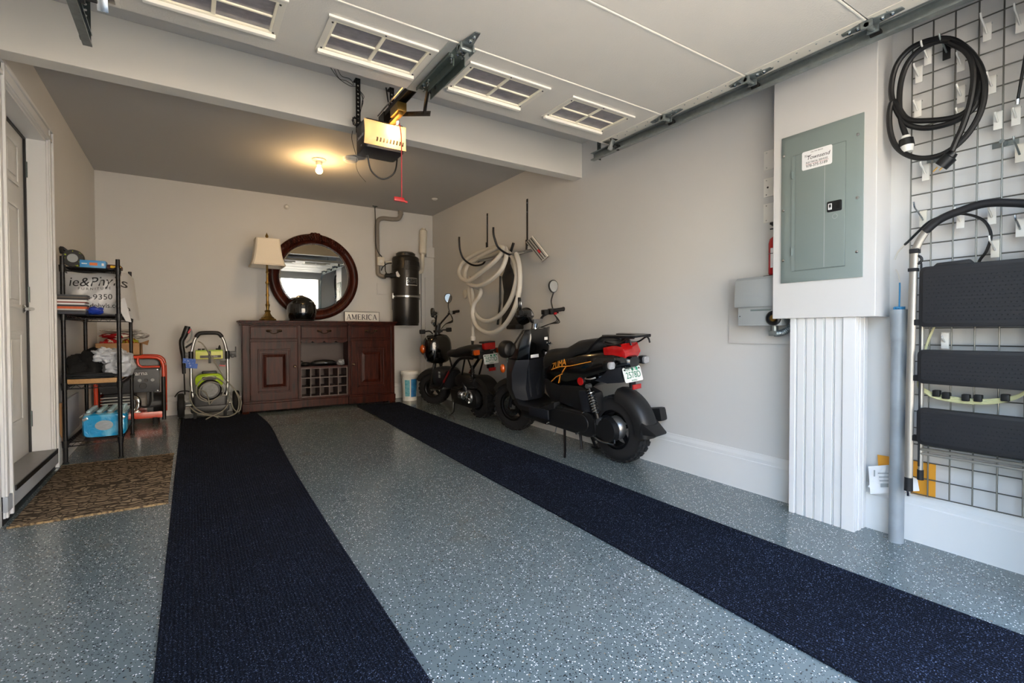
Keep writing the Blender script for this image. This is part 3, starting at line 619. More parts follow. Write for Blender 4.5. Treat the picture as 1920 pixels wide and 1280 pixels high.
def hook(u, v, label, mat='white_plastic', L=.06, up=.5, prong='white_plastic'):
    p = PX(u, v, GX-.008); t = Thing('wall_hook', label, 'hook', p, group='hooks on the wire grid')
    t.part('plate', MB().bb(p.x-.002, p.x+.002, p.y-.0135, p.y+.0135, p.z-.036, p.z+.036).bb(p.x-.002, p.x+.014, p.y-.0135, p.y+.0135, p.z+.033, p.z+.037), mat, bevel=.001)
    pts = cr([(p.x-.002, p.y, p.z-.006), (p.x-.012, p.y, p.z+.0), (p.x-L*.6, p.y, p.z+L*up*.45), (p.x-L, p.y, p.z+L*up*.75), (p.x-L*1.12, p.y, p.z+L*up*1.2)], 4)
    t.part('prong', MB().tube(pts, .0036, 6), prong)
    return t
HB = 'white hook on the wire grid '
for (u, v, lab, k) in (
  (1740, 106, 'holding the top of the black cord', dict(L=.075)), (1775, 96, 'dark wire hook behind the top of the black cord', dict(L=.08, mat='blackplastic', prong='galv')),
  (1723, 140, 'at the upper side of the black cord loop', dict(L=.055)), (1721, 204, 'inside the black cord loop, lowest on its wire', dict(L=.045)),
  (1802, 118, 'behind the far side of the black cord', dict(L=.05)), (1802, 177, 'inside the black cord loop at half height', dict(L=.05)),
  (1800, 219, 'inside the lower end of the black cord loop', dict(L=.045)), (1736, 323, 'right below the white-faced plug of the cord', dict(L=.06)),
  (1851, 60, 'holding nothing, highest near the overhead track', dict(L=.08)), (1860, 159, 'holding nothing, just outside the black cord', dict(L=.06)),
  (1871, 226, 'beside the metal wall mount of the grid', dict(L=.04)), (1905, 218, 'under the thin hanging black rod', dict(L=.04)),
  (1912, 287, 'cream hook plate with a bent dark prong below the rod', dict(L=.08, mat='cream_plastic', prong='galv')), (1913, 44, 'holding nothing, next to the highest hook', dict(L=.08)),
  (1731, 410, 'grey hook with a long steel prong beside the step stool handle', dict(L=.10, mat='cream_plastic', prong='steel')), (1801, 412, 'in front of the step stool handle', dict(L=.07)),
  (1860, 404, 'under the bar of the step stool handle', dict(L=.045)), (1913, 427, 'ball-tipped hook inside the step stool handle', dict(L=.07, prong='steel')),
  (1866, 466, 'above the largest step stool tread', dict(L=.075, mat='cream_plastic')), (1772, 638, 'between two step stool treads', dict(L=.035))):
    hook(u, v, lab if 'hook' in lab else HB+lab, **k)
rod = Thing('hanging_rod', 'thin black rod hanging from a hook on the grid', 'rod', PX(1908, 190, 2.75))
rod.part('rod', MB().cyl(PX(1908, 188, 2.75), PX(1924, 95, 2.75), .005, n=8), 'cable')
rod.part('end_fitting', MB().cyl(PX(1907, 196, 2.75), PX(1908, 186, 2.75), .007, n=8), 'steel')
# ---------------------------------------------------------------- heavy black cord
cd = Thing('power_cord', 'heavy coiled black power cord with two plugs on the grid', 'power cord', (2.72, .81, 1.75))
def IP(l, x): return [PX(u, v, x+dx) for u, v, dx in l]
L1 = [(1700, 258,0),(1690,228,0),(1686,190,0),(1690,150,0),(1704,115,-.005),(1730,90,-.01),(1768,76,-.01),(1800,88,-.01),(1822,112,-.005),(1836,150,0),(1832,190,0),(1812,215,.004),(1778,232,.004),(1735,240,.004),(1700,232,.002),(1680,205,0),(1671,170,-.004),(1680,125,-.012),(1706,92,-.018),(1745,75,-.022),(1785,74,-.02),(1820,98,-.014),(1838,130,-.01),(1840,165,-.006),(1826,195,0),(1795,218,.006),(1740,226,.006),(1700,222,0),(1677,190,-.006),(1668,210,-.008),(1670,250,-.008),(1685,280,-.008),(1720,296,-.008),(1765,290,-.01),(1805,262,-.012),(1835,218,-.014),(1846,170,-.016),(1838,125,-.02),(1812,92,-.024),(1780,80,-.024)]
cd.part('cable', MB().tube(cr(IP(L1, 2.735), 6), .0115, 9), 'cable')
L2 = [(1780, 80,-.03),(1815,100,-.03),(1826,140,-.028),(1820,190,-.024),(1806,235,-.02),(1794,262,-.02),(1785,283,-.02)]
cd.part('cable', MB().tube(cr(IP(L2, 2.735), 6), .0115, 9), 'cable')
a, b = PX(1790, 286, 2.715), PX(1764, 312, 2.715); dd = (b-a)
pg = cd.part('plug', MB().tube([a, a+dd*.25, a+dd*.3, b], [.014, .018, .027, .026], 14), 'blackplastic', label='black three-prong plug')
for q in (-.011, .011): cd.part('prong', MB().tube([b+Vector((0, q, 0)), b+Vector((0, q, 0))+dd.normalized()*.022], .003, 6), 'brass', pg)
a, b = PX(1698, 255, 2.735), PX(1702, 285, 2.735); dd = b-a
pg2 = cd.part('connector', MB().tube([a, a+dd*.2], [.017, .020], 14), 'white_plastic', label='connector with a white face')
cd.part('connector_body', MB().tube([a+dd*.2, a+dd*.62], [.027, .029], 16), 'blackplastic', pg2)
cd.part('connector_face', MB().tube([a+dd*.62, b], [.026, .020], 16), 'white_plastic', pg2)
# ---------------------------------------------------------------- folding step stool hung on the grid
ld = Thing('step_stool', 'folded silver step stool with three black treads hung on the grid', 'step stool', (2.70, .64, .30))
LX = 2.70; yL, yR = .872, .405
rl = cr([(LX-.005, yL+.006, .318), (LX-.005, yL+.004, .8), (LX, yL-.002, 1.30), (LX, yL-.012, 1.375), (LX, yL-.045, 1.44)], 8)
DEF['satin'] = ('#a39e95', .42, dict(metal=.5, var=.04))
ld.part('front_rail', MB().tube(rl, .0125, 10, flat=1.25), 'satin')
ld.part('front_rail', MB().tube([Vector((p.x, yL+yR-p.y, p.z)) for p in rl], .0125, 10), 'satin')
hb = cr([(LX, yL-.04, 1.435), (LX, yL-.09, 1.478), (LX, yL-.16, 1.502), (LX, (yL+yR)/2, 1.515), (LX, yR+.16, 1.502), (LX, yR+.09, 1.478), (LX, yR+.04, 1.435)], 6)
ld.part('handle', MB().tube(hb, .0165, 12), 'rubberblk')if 0 else None
DEF['rubberblk'] = ('#17171a', .55, dict(var=.08))
ld.part('handle', MB().tube(hb, .0165, 12), 'rubberblk', label='black padded top bar')
for y in (yL-.012, yR+.012):
    ld.part('rear_leg', MB().tube([(LX+.035, y-.012 if y > .6 else y+.012, .36), (LX+.03, y-.012 if y > .6 else y+.012, 1.02)], .010, 8), 'satin')
    ld.part('rear_foot', MB().tube([(LX+.035, y-.012 if y > .6 else y+.012, .335), (LX+.035, y-.012 if y > .6 else y+.012, .38)], .0125, 8), 'rubber')
for y in (yL+.006, yR-.006): ld.part('foot', MB().tube([(LX-.005, y, .285), (LX-.005, y, .345)], [.0165, .0155], 12), 'rubber')
ld.part('foot_spring', MB().cyl((LX-.005, yL+.006, .262), (LX-.005, yL+.006, .285), .008, n=10), 'chrome')
lk = MB().torus((LX, yL-.012, 1.315), .018, .006, 'x', 16, 6).bb(LX-.016, LX+.016, yL-.022, yL+.012, 1.345, 1.365).bb(LX-.016, LX+.016, yL-.018, yL+.016, 1.265, 1.28)
ld.part('latch', lk, 'rubberblk', bevel=.003)
def m_tread(m):
    nt = m.node_tree; L = nt.links; b = nt.nodes['Principled BSDF']; b.inputs['Base Color'].default_value = hexc('#1a1b1f'); b.inputs['Roughness'].default_value = .45
    tc = nt.nodes.new('ShaderNodeTexCoord'); mp = nt.nodes.new('ShaderNodeMapping'); mp.inputs['Rotation'].default_value = (math.pi/2, 0, math.pi/2); L.new(tc.outputs['Object'], mp.inputs[0])
    br = nt.nodes.new('ShaderNodeTexBrick'); br.inputs['Scale'].default_value = 40; br.inputs['Mortar Size'].default_value = .06; br.inputs['Color1'].default_value = (0, 0, 0, 1); br.inputs['Color2'].default_value = (.2, .2, .2, 1); br.inputs['Mortar'].default_value = (1, 1, 1, 1)
    L.new(mp.outputs[0], br.inputs['Vector']); bp = nt.nodes.new('ShaderNodeBump'); bp.inputs['Strength'].default_value = .6; bp.inputs['Distance'].default_value = .002; L.new(br.outputs[0], bp.inputs['Height']); L.new(bp.outputs[0], b.inputs['Normal'])
DEF['tread'] = m_tread
for i, (z0, z1, tx) in enumerate(((1.018, 1.280, LX-.02), (.772, .92, LX-.03), (.505, .666, LX-.03))):
    ym = (yL+yR)/2-.002; wd = yL-yR-.05
    tr = ld.part('tread', MB().prism(rpoly(wd, z1-z0, .022, 4, cx=ym, cy=(z0+z1)/2), 'x', tx, tx+.034), 'rubberblk', bevel=.004, label='black ribbed plastic tread')
    ld.part('grip_mat', MB().prism(rpoly(wd-.03, z1-z0-.03, .015, 4, cx=ym, cy=(z0+z1)/2), 'x', tx-.003, tx+.001), 'tread', tr, smooth=20)
    nb = MB(); nbz = int((z1-z0-.05)/.0165); nby = int((wd-.05)/.0165)
    for r in range(nbz):
        for c in range(nby): nb.lathe([(.0026, 0), (.0014, -.0016)], (tx-.003, yL-.055-c*.0165-(.008 if r % 2 else 0), z0+.03+r*.0165), 'x', 4)
    ld.part('grip_nubs', nb, 'tread', tr, kind='stuff')
    ld.part('tread_bracket', MB().bb(LX-.012, LX+.016, yL-.03, yL-.004, z0+.008, z0+.034).bb(LX-.012, LX+.016, yR+.004, yR+.03, z0+.008, z0+.034), 'rubberblk', tr, bevel=.003)
ld.part('tray_handle', MB().prism([(.80, 1.278), (.785, 1.292), (.68, 1.296), (.665, 1.278)], 'x', LX-.016, LX+.008), 'rubberblk', bevel=.003)
ld.part('cross_tube', MB().cyl((LX+.03, yL-.02, .475), (LX+.03, yR+.02, .475), .008, n=8).cyl((LX+.03, yL-.02, .455), (LX+.03, yR+.02, .455), .006, n=8), 'satin')
ld.part('strut', MB().cyl((LX+.01, yL-.025, .4), (LX+.01, yL-.025, 1.3), .004, n=6), 'blackmetal')
# cables around the stool
ca = Thing('black_cable', 'thin black cable looping behind the step stool handle', 'cable', PX(1770, 420, 2.76))
ca.part('cable', MB().tube(cr([PX(1697, 458, 2.82), PX(1706, 450, 2.79), PX(1722, 434, 2.765), PX(1745, 414, 2.755), PX(1780, 402, 2.75), PX(1815, 402, 2.75), PX(1845, 414, 2.75), PX(1858, 440, 2.75), PX(1850, 470, 2.755), PX(1836, 490, 2.765), PX(1830, 520, 2.765)], 6), .0055, 8), 'cable')
ca.part('bare_end', MB().tube(cr([PX(1677, 487, 2.83), PX(1684, 472, 2.83), PX(1697, 458, 2.82)], 4), .003, 6), 'cream_plastic')
yh = Thing('coiled_hose', 'coiled pale yellow rope tied with black bands behind the treads', 'rope', (2.75, .66, .66))
DEF['ropeyellow'] = ('#d2d0a0', .6, dict(scale=60, var=.1))
for q in range(4): yh.part('loop', MB().tube(cr([PX(1722, 705+q*2, 2.765), PX(1740, 733+q*2, 2.758-q*.004), PX(1775, 743+q*2.5, 2.755), PX(1830, 749+q*2.5, 2.755), PX(1880, 747+q*2, 2.757), PX(1920, 735+q, 2.76), PX(1950, 700, 2.765), PX(1940, 600, 2.77), PX(1850, 560, 2.77), PX(1760, 600, 2.77)], 6, True), .0045, 6, True), 'ropeyellow')
for u, v in ((1757, 736), (1775, 740), (1812, 744), (1835, 745), (1886, 744)): yh.part('band', MB().bb(2.738, 2.766, PX(u, v, 2.755).y-.013, PX(u, v, 2.755).y+.013, PX(u, v, 2.755).z-.017, PX(u, v, 2.755).z+.012), 'cable', bevel=.004)
# ---------------------------------------------------------------- grey pipe with blue string, mail behind it
pp = Thing('conduit_pipe', 'grey plastic pipe standing between post and grid panel', 'pipe', (2.752, .942, fz(.94)))
pp.part('pipe', MB().cyl((2.752, .942, fz(.94)), (2.753, .940, 1.0), .0295, n=24), 'pvc')
pp.part('bell_end', MB().lathe([(.030, .955), (.034, .985), (.0345, 1.10), (.030, 1.10), (.030, 1.02)], (2.753, .94, 0), n=24, cap=False), 'pvc')
DEF['bluestring'] = ('#2a8ec4', .5, dict(scale=120, var=.2))
bs = MB(); random.seed(5)
for q in range(10):
    a0 = random.random()*6.28
    bs.tube([Vector((2.753+.02*math.cos(a0+k*.9), .94+.02*math.sin(a0+k*.9), 1.10+.012*math.sin(k*1.3+q))) for k in range(8)], .003, 5)
pp.part('string_bundle', bs, 'bluestring', label='bundle of blue string in the pipe mouth')
pp.part('string', MB().tube(cr([PX(1686, 576, 2.753), PX(1687, 545, 2.76), PX(1687, 530, 2.77)], 4), .0032, 6), 'bluestring')
pp.part('string_tail', MB().tube(cr([PX(1687, 530, 2.77), PX(1685, 515, 2.80), PX(1680, 505, 2.83)], 4), .002, 6), 'cream_plastic')
env = Thing('envelope', 'orange padded envelope tucked behind the grey pipe', 'envelope', (2.80, .93, .24))
DEF['manila'] = ('#e09a2c', .55, dict(scale=8, var=.05))
env.part('sheet', MB().add([PX(1645, 852, 2.812), PX(1670, 856, 2.808), PX(1755, 870, 2.80), PX(1754, 933, 2.808), PX(1741, 932, 2.812), PX(1650, 912, 2.818)], [(0, 1, 2, 3, 4, 5)]).add([PX(1645, 852, 2.816), PX(1670, 856, 2.812), PX(1755, 870, 2.804), PX(1754, 933, 2.812), PX(1741, 932, 2.816), PX(1650, 912, 2.822)], [(5, 4, 3, 2, 1, 0)]), 'manila', smooth=0)
ppr = Thing('letter', 'crumpled white letter with a printed label beside the post', 'paper', (2.79, .97, .26))
def pgrid(quad, x, crease):
    n = 8; mb = MB(); v = []
    for i in range(n+1):
        for j in range(n+1):
            s_, t_ = i/n, j/n; u = (quad[0][0]*(1-s_)+quad[1][0]*s_)*(1-t_)+(quad[3][0]*(1-s_)+quad[2][0]*s_)*t_; w_ = (quad[0][1]*(1-s_)+quad[1][1]*s_)*(1-t_)+(quad[3][1]*(1-s_)+quad[2][1]*s_)*t_
            v.append(PX(u, w_, x+crease(s_, t_)))
    mb.add(v, [(i*(n+1)+j, (i+1)*(n+1)+j, (i+1)*(n+1)+j+1, i*(n+1)+j+1) for i in range(n) for j in range(n)]); return mb
ppr.part('sheet', pgrid(((1628, 874), (1715, 868), (1724, 920), (1632, 926)), 2.797, lambda s_, t_: -.012*math.sin(3*s_+1)+.006*math.sin(5*t_)), 'paper')
ppr.part('fold', pgrid(((1660, 873), (1662, 874), (1650, 926), (1627, 912)), 2.788, lambda s_, t_: -.006*s_), 'paper')
for u0, u1, w0, w1 in ((1638, 1641, 881, 893), (1646, 1666, 886, 888), (1648, 1666, 893, 895), (1649, 1666, 900, 902), (1651, 1666, 906, 913)):
    ppr.part('print', MB().loft([[PX(u0, w0, 2.7735), PX(u1, w0, 2.7735), PX(u1, w1, 2.7735), PX(u0, w1, 2.7735)], [PX(u0, w0, 2.7742), PX(u1, w0, 2.7742), PX(u1, w1, 2.7742), PX(u0, w1, 2.7742)]]), 'switchgrey', smooth=0)
# ================================================================ back of the garage: sideboard and what stands on it
def m_wood(m):
    nt = m.node_tree; L = nt.links; b = nt.nodes['Principled BSDF']
    tc = nt.nodes.new('ShaderNodeTexCoord'); mp = nt.nodes.new('ShaderNodeMapping'); mp.inputs['Scale'].default_value = (14, 14, 1.6); L.new(tc.outputs['Object'], mp.inputs[0])
    ns = nt.nodes.new('ShaderNodeTexNoise'); ns.inputs['Scale'].default_value = 3; ns.inputs['Detail'].default_value = 8; L.new(mp.outputs[0], ns.inputs['Vector'])
    rp = nt.nodes.new('ShaderNodeValToRGB'); rp.color_ramp.elements[0].position = .3; rp.color_ramp.elements[0].color = hexc('#1c0a06'); rp.color_ramp.elements[1].position = .75; rp.color_ramp.elements[1].color = hexc('#4e2116')
    L.new(ns.outputs[0], rp.inputs[0]); L.new(rp.outputs[0], b.inputs['Base Color']); b.inputs['Roughness'].default_value = .3; b.inputs['Specular IOR Level'].default_value = .13
DEF['wood'] = m_wood
DEF['wood_in'] = ('#4a3a35', .5, dict(scale=10, var=.1)); DEF['wood_lattice'] = ('#5a4a44', .45, dict(scale=20, var=.12)); DEF['bronze'] = ('#5a4a3c', .35, dict(metal=.9, var=.15))
CY = 6.0; cz = fz(6.0)
sb = Thing('sideboard', 'dark mahogany sideboard with wine rack between two doors', 'sideboard', (1.30, 6.15, cz))
X0, X1, X2, X3 = .515, 1.035, 1.60, 2.105            # left wing, centre bay (set back), right wing
CB = 6.33; CF = CY; CC = CY+.035
Z0, Z1 = cz+.028, 1.085
# carcass
sb.part('carcass', MB().bb(X0-.035, X1, CF+.02, CB, Z0+.06, Z1).bb(X2, X3+.035, CF+.02, CB, Z0+.06, Z1).bb(X1, X2, CB-.02, CB, Z0+.06, Z1).bb(X1, X2, CC+.02, CB, Z0+.06, .262).bb(X1, X2, CC+.02, CB, .905, Z1), 'wood', smooth=0, bevel=.003)
def ledge(z0, z1, o, name):
    poly = [(X0-.05-o, CF-o), (X1+.012+o, CF-o), (X1+.012+o, CC-o), (X2-.012-o, CC-o), (X2-.012-o, CF-o), (X3+.05+o, CF-o), (X3+.05+o, CB), (X0-.05-o, CB)]
    return sb.part(name, MB().prism(poly, 'z', z0, z1), 'wood', smooth=0, bevel=.004)
ledge(1.118, 1.136, .026, 'top'); ledge(1.102, 1.118, .014, 'top_moulding'); ledge(1.085, 1.102, .004, 'top_moulding')
ledge(.925-.014, .925, -.006, 'rail_moulding') if 0 else None
ledge(Z0+.0, Z0+.085, .004, 'plinth'); ledge(Z0+.085, Z0+.105, -.004, 'plinth_moulding')
for x in (X0-.02, X3+.02): sb.part('foot', MB().lathe([(.035, 0), (.04, .012), (.03, .03)], (x, CF+.02, cz), n=16), 'wood')
for x in (X0-.02, X3+.02): sb.part('foot', MB().lathe([(.035, 0), (.04, .012), (.03, .03)], (x, CB-.05, fz(CB-.05)-.002), n=16), 'wood')
# corner pilasters
for x0, x1 in ((X0-.045, X0+.022), (X3-.0, X3+.045), (X1-.012, X1+.018), (X2-.018, X2+.012)):
    f = CF+.004 if abs(x0-X1) > .1 and abs(x0-X2) > .1 else CF+.012
    sb.part('pilaster', MB().bb(x0, x1, f, CF+.06, Z0+.105, Z1), 'wood', smooth=0, bevel=.004)
def pull(xc, z, y, parent):
    h_ = MB().tube(cr([(xc-.072, y-.012, z+.006), (xc-.05, y-.022, z+.004), (xc-.03, y-.024, z-.016), (xc, y-.026, z-.024), (xc+.03, y-.024, z-.016), (xc+.05, y-.022, z+.004), (xc+.072, y-.012, z+.006)], 5), [.0045]*31, 8)
    for q in (-.06, .06):
        h_.sph((xc+q, y-.006, z+.006), (.022, .008, .014), 10, 6); h_.sph((xc+q*.62, y-.006, z+.008), (.012, .006, .01), 10, 6)
    sb.part('pull', h_, 'bronze', parent, label='ornate bronze drawer pull')
def drawer(x0, x1, y):
    d_ = sb.part('drawer', MB().bb(x0, x1, y-.006, y+.03, .938, 1.068), 'wood', smooth=0, bevel=.005)
    sb.part('drawer_moulding', MB().bb(x0-.004, x1+.004, y-.004, y+.03, .918, .932).bb(x0-.004, x1+.004, y-.002, y+.03, 1.072, 1.083), 'wood', d_, smooth=0, bevel=.003)
    pull((x0+x1)/2, 1.015, y-.006, d_)
drawer(X0+.03, X1-.02, CF+.01); drawer(X1+.03, X2-.03, CC+.01); drawer(X2+.02, X3-.012, CF+.01)
def cdoor(x0, x1, knob_x):
    y = CF+.008; z0, z1 = Z0+.112, .905
    d_ = sb.part('door', MB().bb(x0, x1, y, y+.03, z0, z1), 'wood', smooth=0, bevel=.004)
    def frame(i, w, t, name):
        mb = MB(); a0, a1, b0, b1 = x0+i, x1-i, z0+i*1.15, z1-i*1.15
        for (p, q, r, s_) in ((a0, a1, b0, b0+w), (a0, a1, b1-w, b1), (a0, a0+w, b0+w, b1-w), (a1-w, a1, b0+w, b1-w)): mb.bb(p, q, y-t, y+.01, r, s_)
        sb.part(name, mb, 'wood', d_, smooth=0, bevel=.003)
    frame(.072, .018, .008, 'door_moulding'); frame(.112, .010, .005, 'panel_bead')
    i = .124; sb.part('raised_panel', MB().loft([[(x0+i, y, z0+i*1.15), (x1-i, y, z0+i*1.15), (x1-i, y, z1-i*1.15), (x0+i, y, z1-i*1.15)], [(x0+i+.03, y-.009, z0+i*1.15+.03), (x1-i-.03, y-.009, z0+i*1.15+.03), (x1-i-.03, y-.009, z1-i*1.15-.03), (x0+i+.03, y-.009, z1-i*1.15-.03)]]), 'wood', d_, smooth=0)
    sb.part('knob', MB().lathe([(.018, 0), (.016, -.004), (.007, -.008), (.007, -.018), (.013, -.024), (.011, -.031), (.001, -.033)], (knob_x, y, .62), 'y', 16), 'bronze', d_, label='round bronze door knob')
cdoor(X0+.028, X1-.018, X1-.045); cdoor(X2+.018, X3-.008, X2+.045)
# centre bay: stemware rail, open niche, shelf, wine lattice
scal = [(X1+.018, .905)]
for k in range(4):
    a = X1+.018+k*(X2-X1-.036)/4; w_ = (X2-X1-.036)/4
    scal += [(a+w_*.15, .888), (a+w_*.5, .880), (a+w_*.85, .888), (a+w_*.995, .903)]
scal += [(X2-.018, .905), (X2-.018, .925), (X1+.018, .925)]
sb.part('stemware_rail', MB().prism(scal, 'y', CC+.01, CC+.02), 'wood', smooth=0)
for k in range(4): sb.part('stemware_rail', MB().bb(X1+.06+k*.13, X1+.10+k*.13, CC+.03, CB-.03, .885, .905), 'wood', smooth=0)
sb.part('niche_back', MB().bb(X1, X2, CB-.025, CB-.02, .26, .905), 'wood_in', smooth=0)
sb.part('niche_shelf', MB().bb(X1+.01, X2-.01, CC+.008, CB-.02, .592, .612), 'wood', smooth=0, bevel=.002)
lx0, lx1, lz0, lz1 = X1+.02, X2-.02, .258, .592
for k in range(6):
    x = lx0+(lx1-lx0-.010)*k/5; sb.part('rack_slat', MB().bb(x, x+.010, CC+.008, CB-.04, lz0, lz1), 'wood_lattice', smooth=0)
for k in range(4):
    z = lz0+(lz1-lz0-.010)*k/3; sb.part('rack_slat', MB().bb(lx0, lx1, CC+.006, CB-.045, z, z+.010), 'wood_lattice', smooth=0)
for z in (.80, .30): sb.part('door_hinge', MB().cyl((X0+.026, CF+.004, z-.025), (X0+.026, CF+.004, z+.025), .005, n=8), 'bronze')
TOPZ = 1.136
# dark gear lying in the niche
g1 = Thing('sunglasses_case', 'dark curved case lying in the sideboard niche', 'case', (1.33, 6.14, .612))
g1.part('shell', MB().body([(-.14, .022, .03, .018, 2), (-.1, .032, .055, .03, 2.2), (0, .036, .06, .036, 2.2), (.1, .032, .055, .03, 2.2), (.14, .022, .03, .018, 2)], 16, 'x').xf(Matrix.Translation((1.33, 6.14, .612))), 'blackplastic')
g1.part('clasp', MB().box((1.34, 6.078, .645), (.03, .006, .008)), 'chrome')
g2 = Thing('black_pouch', 'small black pouch beside the case in the sideboard niche', 'pouch', (1.12, 6.12, .612))
g2.part('pouch', MB().sph((1.12, 6.12, .635), (.055, .05, .026), 14, 8).sph((1.075, 6.13, .645), (.03, .03, .034), 12, 8), 'blackplastic')
g2.part('strap', MB().tube(cr([(1.16, 6.10, .63), (1.20, 6.09, .66), (1.24, 6.10, .62)], 5), .006, 6), 'cable')
g3 = Thing('crumpled_bag', 'small crumpled grey bag at the end of the sideboard niche', 'bag', (1.52, 6.12, .612))
random.seed(11)
bm_ = MB().sph((1.52, 6.12, .64), (.045, .04, .036), 14, 9)
for p in bm_.v: p += Vector((random.uniform(-.006, .006), random.uniform(-.006, .006), random.uniform(-.004, .006)))
DEF['clearbag'] = ('#8d8f92', .25, dict(var=.1))
g3.part('bag', bm_, 'clearbag', smooth=0)
g3.part('knot', MB().sph((1.545, 6.10, .672), (.015, .012, .012), 10, 6), 'clearbag')
# ---------------------------------------------------------------- lamp
lm = Thing('table_lamp', 'brass candlestick table lamp with a square cream shade', 'lamp', (.728, 6.09, TOPZ))
lc = (.728, 6.09, TOPZ)
lm.part('base', MB().lathe([(.085, 0), (.088, .008), (.078, .016), (.062, .022), (.066, .034), (.048, .046), (.040, .060), (.030, .075), (.026, .095), (.034, .105), (.020, .118)], lc, n=8), 'brass', smooth=20, label='tiered antique brass base')
for k in range(4):
    a = math.pi/4+k*math.pi/2; lm.part('foot', MB().sph((lc[0]+.08*math.cos(a), lc[1]+.08*math.sin(a), TOPZ+.012), (.022, .022, .012), 10, 6), 'brass')
stem = [(.014, .118), (.018, .15), (.024, .175), (.016, .19), (.013, .26), (.02, .285), (.014, .30), (.012, .40), (.021, .415), (.021, .425), (.012, .44), (.010, .52), (.016, .535), (.011, .55), (.010, .62), (.008, .86)]
lm.part('stem', MB().lathe(stem, lc, n=16), 'brass')
DEF['shade'] = ('#e9e0d0', .8, dict(scale=300, var=.06))
def sq(hw, z, c=.12):
    w_ = hw; k = hw*c; return [Vector((lc[0]+x, lc[1]+y, TOPZ+z)) for x, y in ((-w_+k, -w_), (w_-k, -w_), (w_, -w_+k), (w_, w_-k), (w_-k, w_), (-w_+k, w_), (-w_, w_-k), (-w_, -w_+k))]
prof = [(.168, .60), (.158, .63), (.146, .67), (.136, .72), (.128, .78), (.122, .84), (.118, .895)]
sh = lm.part('shade', MB().loft([sq(a, z) for a, z in prof]+[sq(a-.003, z) for a, z in prof[::-1]], False, True), 'shade', smooth=20, label='flared square cream fabric shade')
for a, z in ((.169, .60), (.169, .612), (.119, .893)): lm.part('shade_trim', MB().tube(sq(a, z), .003, 6, True), 'shade', sh)
lm.part('finial', MB().lathe([(.006, .86), (.015, .905), (.010, .915), (.017, .932), (.012, .948), (.004, .965), (.001, .975)], lc, n=14), 'brass')
# ---------------------------------------------------------------- round mirror leaning on the wall
MC = Vector((1.274, 6.30, 1.672)); MR = .515
tilt = math.radians(-.45); myaw = math.radians(-.6)
mr = Thing('round_mirror', 'large round mirror in a carved dark wooden frame', 'mirror', (1.274, 6.285, TOPZ))
MT = Matrix.Translation(MC) @ Matrix.Rotation(myaw, 4, 'Z') @ Matrix.Rotation(-tilt, 4, 'X')
prof = [(.405, .012), (.405, -.012), (.412, -.020), (.424, -.016), (.432, -.024), (.452, -.036), (.478, -.040), (.498, -.032), (.510, -.018), (.515, .0), (.515, .015)]
rings = []
n = 64
for q in range(n):
    a = 2*math.pi*q/n; rings.append([Vector((r*math.cos(a), h, r*math.sin(a))) for r, h in prof])
frm = mr.part('frame', MB().loft(rings, False, True).xf(MT), 'wood', smooth=45)
mr.part('frame_back', MB().lathe([(.51, .016), (.51, .022)], (0, 0, 0), 'y', 48).xf(MT), 'wood', frm)
DEF['mirror'] = ('#e8ebea', .0, dict(metal=1, var=0))
mr.part('glass', MB().lathe([(.40, .0), (.382, -.006), (.001, -.006)], (0, 0, 0), 'y', 64).xf(MT), 'mirror', smooth=3, label='bevelled mirror glass')
mr.part('glass_rim', MB().torus((0, -.008, 0), .403, .006, 'y', 48, 6).xf(MT), 'wood', frm)
cv = MB(); random.seed(4)
for k in range(-13, 14):                       # carved garland over the top
    a = math.pi/2+k*.062; s_ = 1-.025*abs(k); R0 = .468
    for q in (-1, 0, 1):
        rr = R0+q*.022*s_; cv.sph((rr*math.cos(a+.02*q), -.040-.006*random.random(), rr*math.sin(a+.02*q)), (.020*s_*(.8+.4*random.random()), .012*s_, .015*s_*(.8+.4*random.random())), 8, 5, Matrix.Rotation(-a+random.random(), 3, 'Y'))
for dx, dz, r in ((0, .508, .026), (-.035, .505, .024), (.035, .505, .024), (-.065, .492, .018), (.065, .492, .018)): cv.sph((dx, -.035, dz), (r, .02, r*.75), 10, 6)
mr.part('carving', cv.xf(MT), 'wood', frm, label='carved flower garland on top of the frame')
# ---------------------------------------------------------------- helmet
DEF['gloss_black'] = ('#060607', .08, dict(coat=1, var=.0))
hc = Vector((1.082, 6.085, TOPZ))
hm = Thing('motorcycle_helmet', 'glossy black motorcycle helmet in front of the mirror', 'helmet', hc)
sec = []
for k, (z, rx, ry, oy) in enumerate(((.008, .118, .125, .0), (.03, .14, .148, 0), (.08, .157, .165, .0), (.13, .16, .17, 0), (.18, .152, .162, .002), (.225, .128, .138, .004), (.26, .09, .10, .006), (.282, .045, .05, .008), (.288, .01, .012, .008))):
    sec.append([hc+Vector((rx*math.cos(2*math.pi*q/28), oy+ry*math.sin(2*math.pi*q/28), z)) for q in range(28)])
hs = hm.part('shell', MB().loft(sec), 'gloss_black', smooth=60)
vis = MB(); R2 = []
for z, rr in ((.085, .006), (.10, .008), (.16, .008), (.185, .005)):
    w_ = .159 if z < .15 else .154
    R2.append([hc+Vector(((w_+rr)*math.cos(a), (w_+rr+.008)*math.sin(a), z)) for a in [math.radians(-150+i*7) for i in range(18)]])
fv = [p for r in R2 for p in r]; vis.add(fv, [(i*18+j, i*18+j+1, (i+1)*18+j+1, (i+1)*18+j) for i in range(3) for j in range(17)])
hm.part('visor', vis, 'gloss_black', hs, smooth=60, label='dark glossy visor')
hm.part('neck_trim', MB().torus(hc+Vector((0, 0, .012)), .124, .009, 'z', 28, 8), 'rubber', hs)
for a in (): hm.part('vent', MB().box(hc+Vector((.075*a*2, -.05, .262)), (.05, .05, .018), (.35, a, 0)), 'blackplastic', hs, bevel=.006)
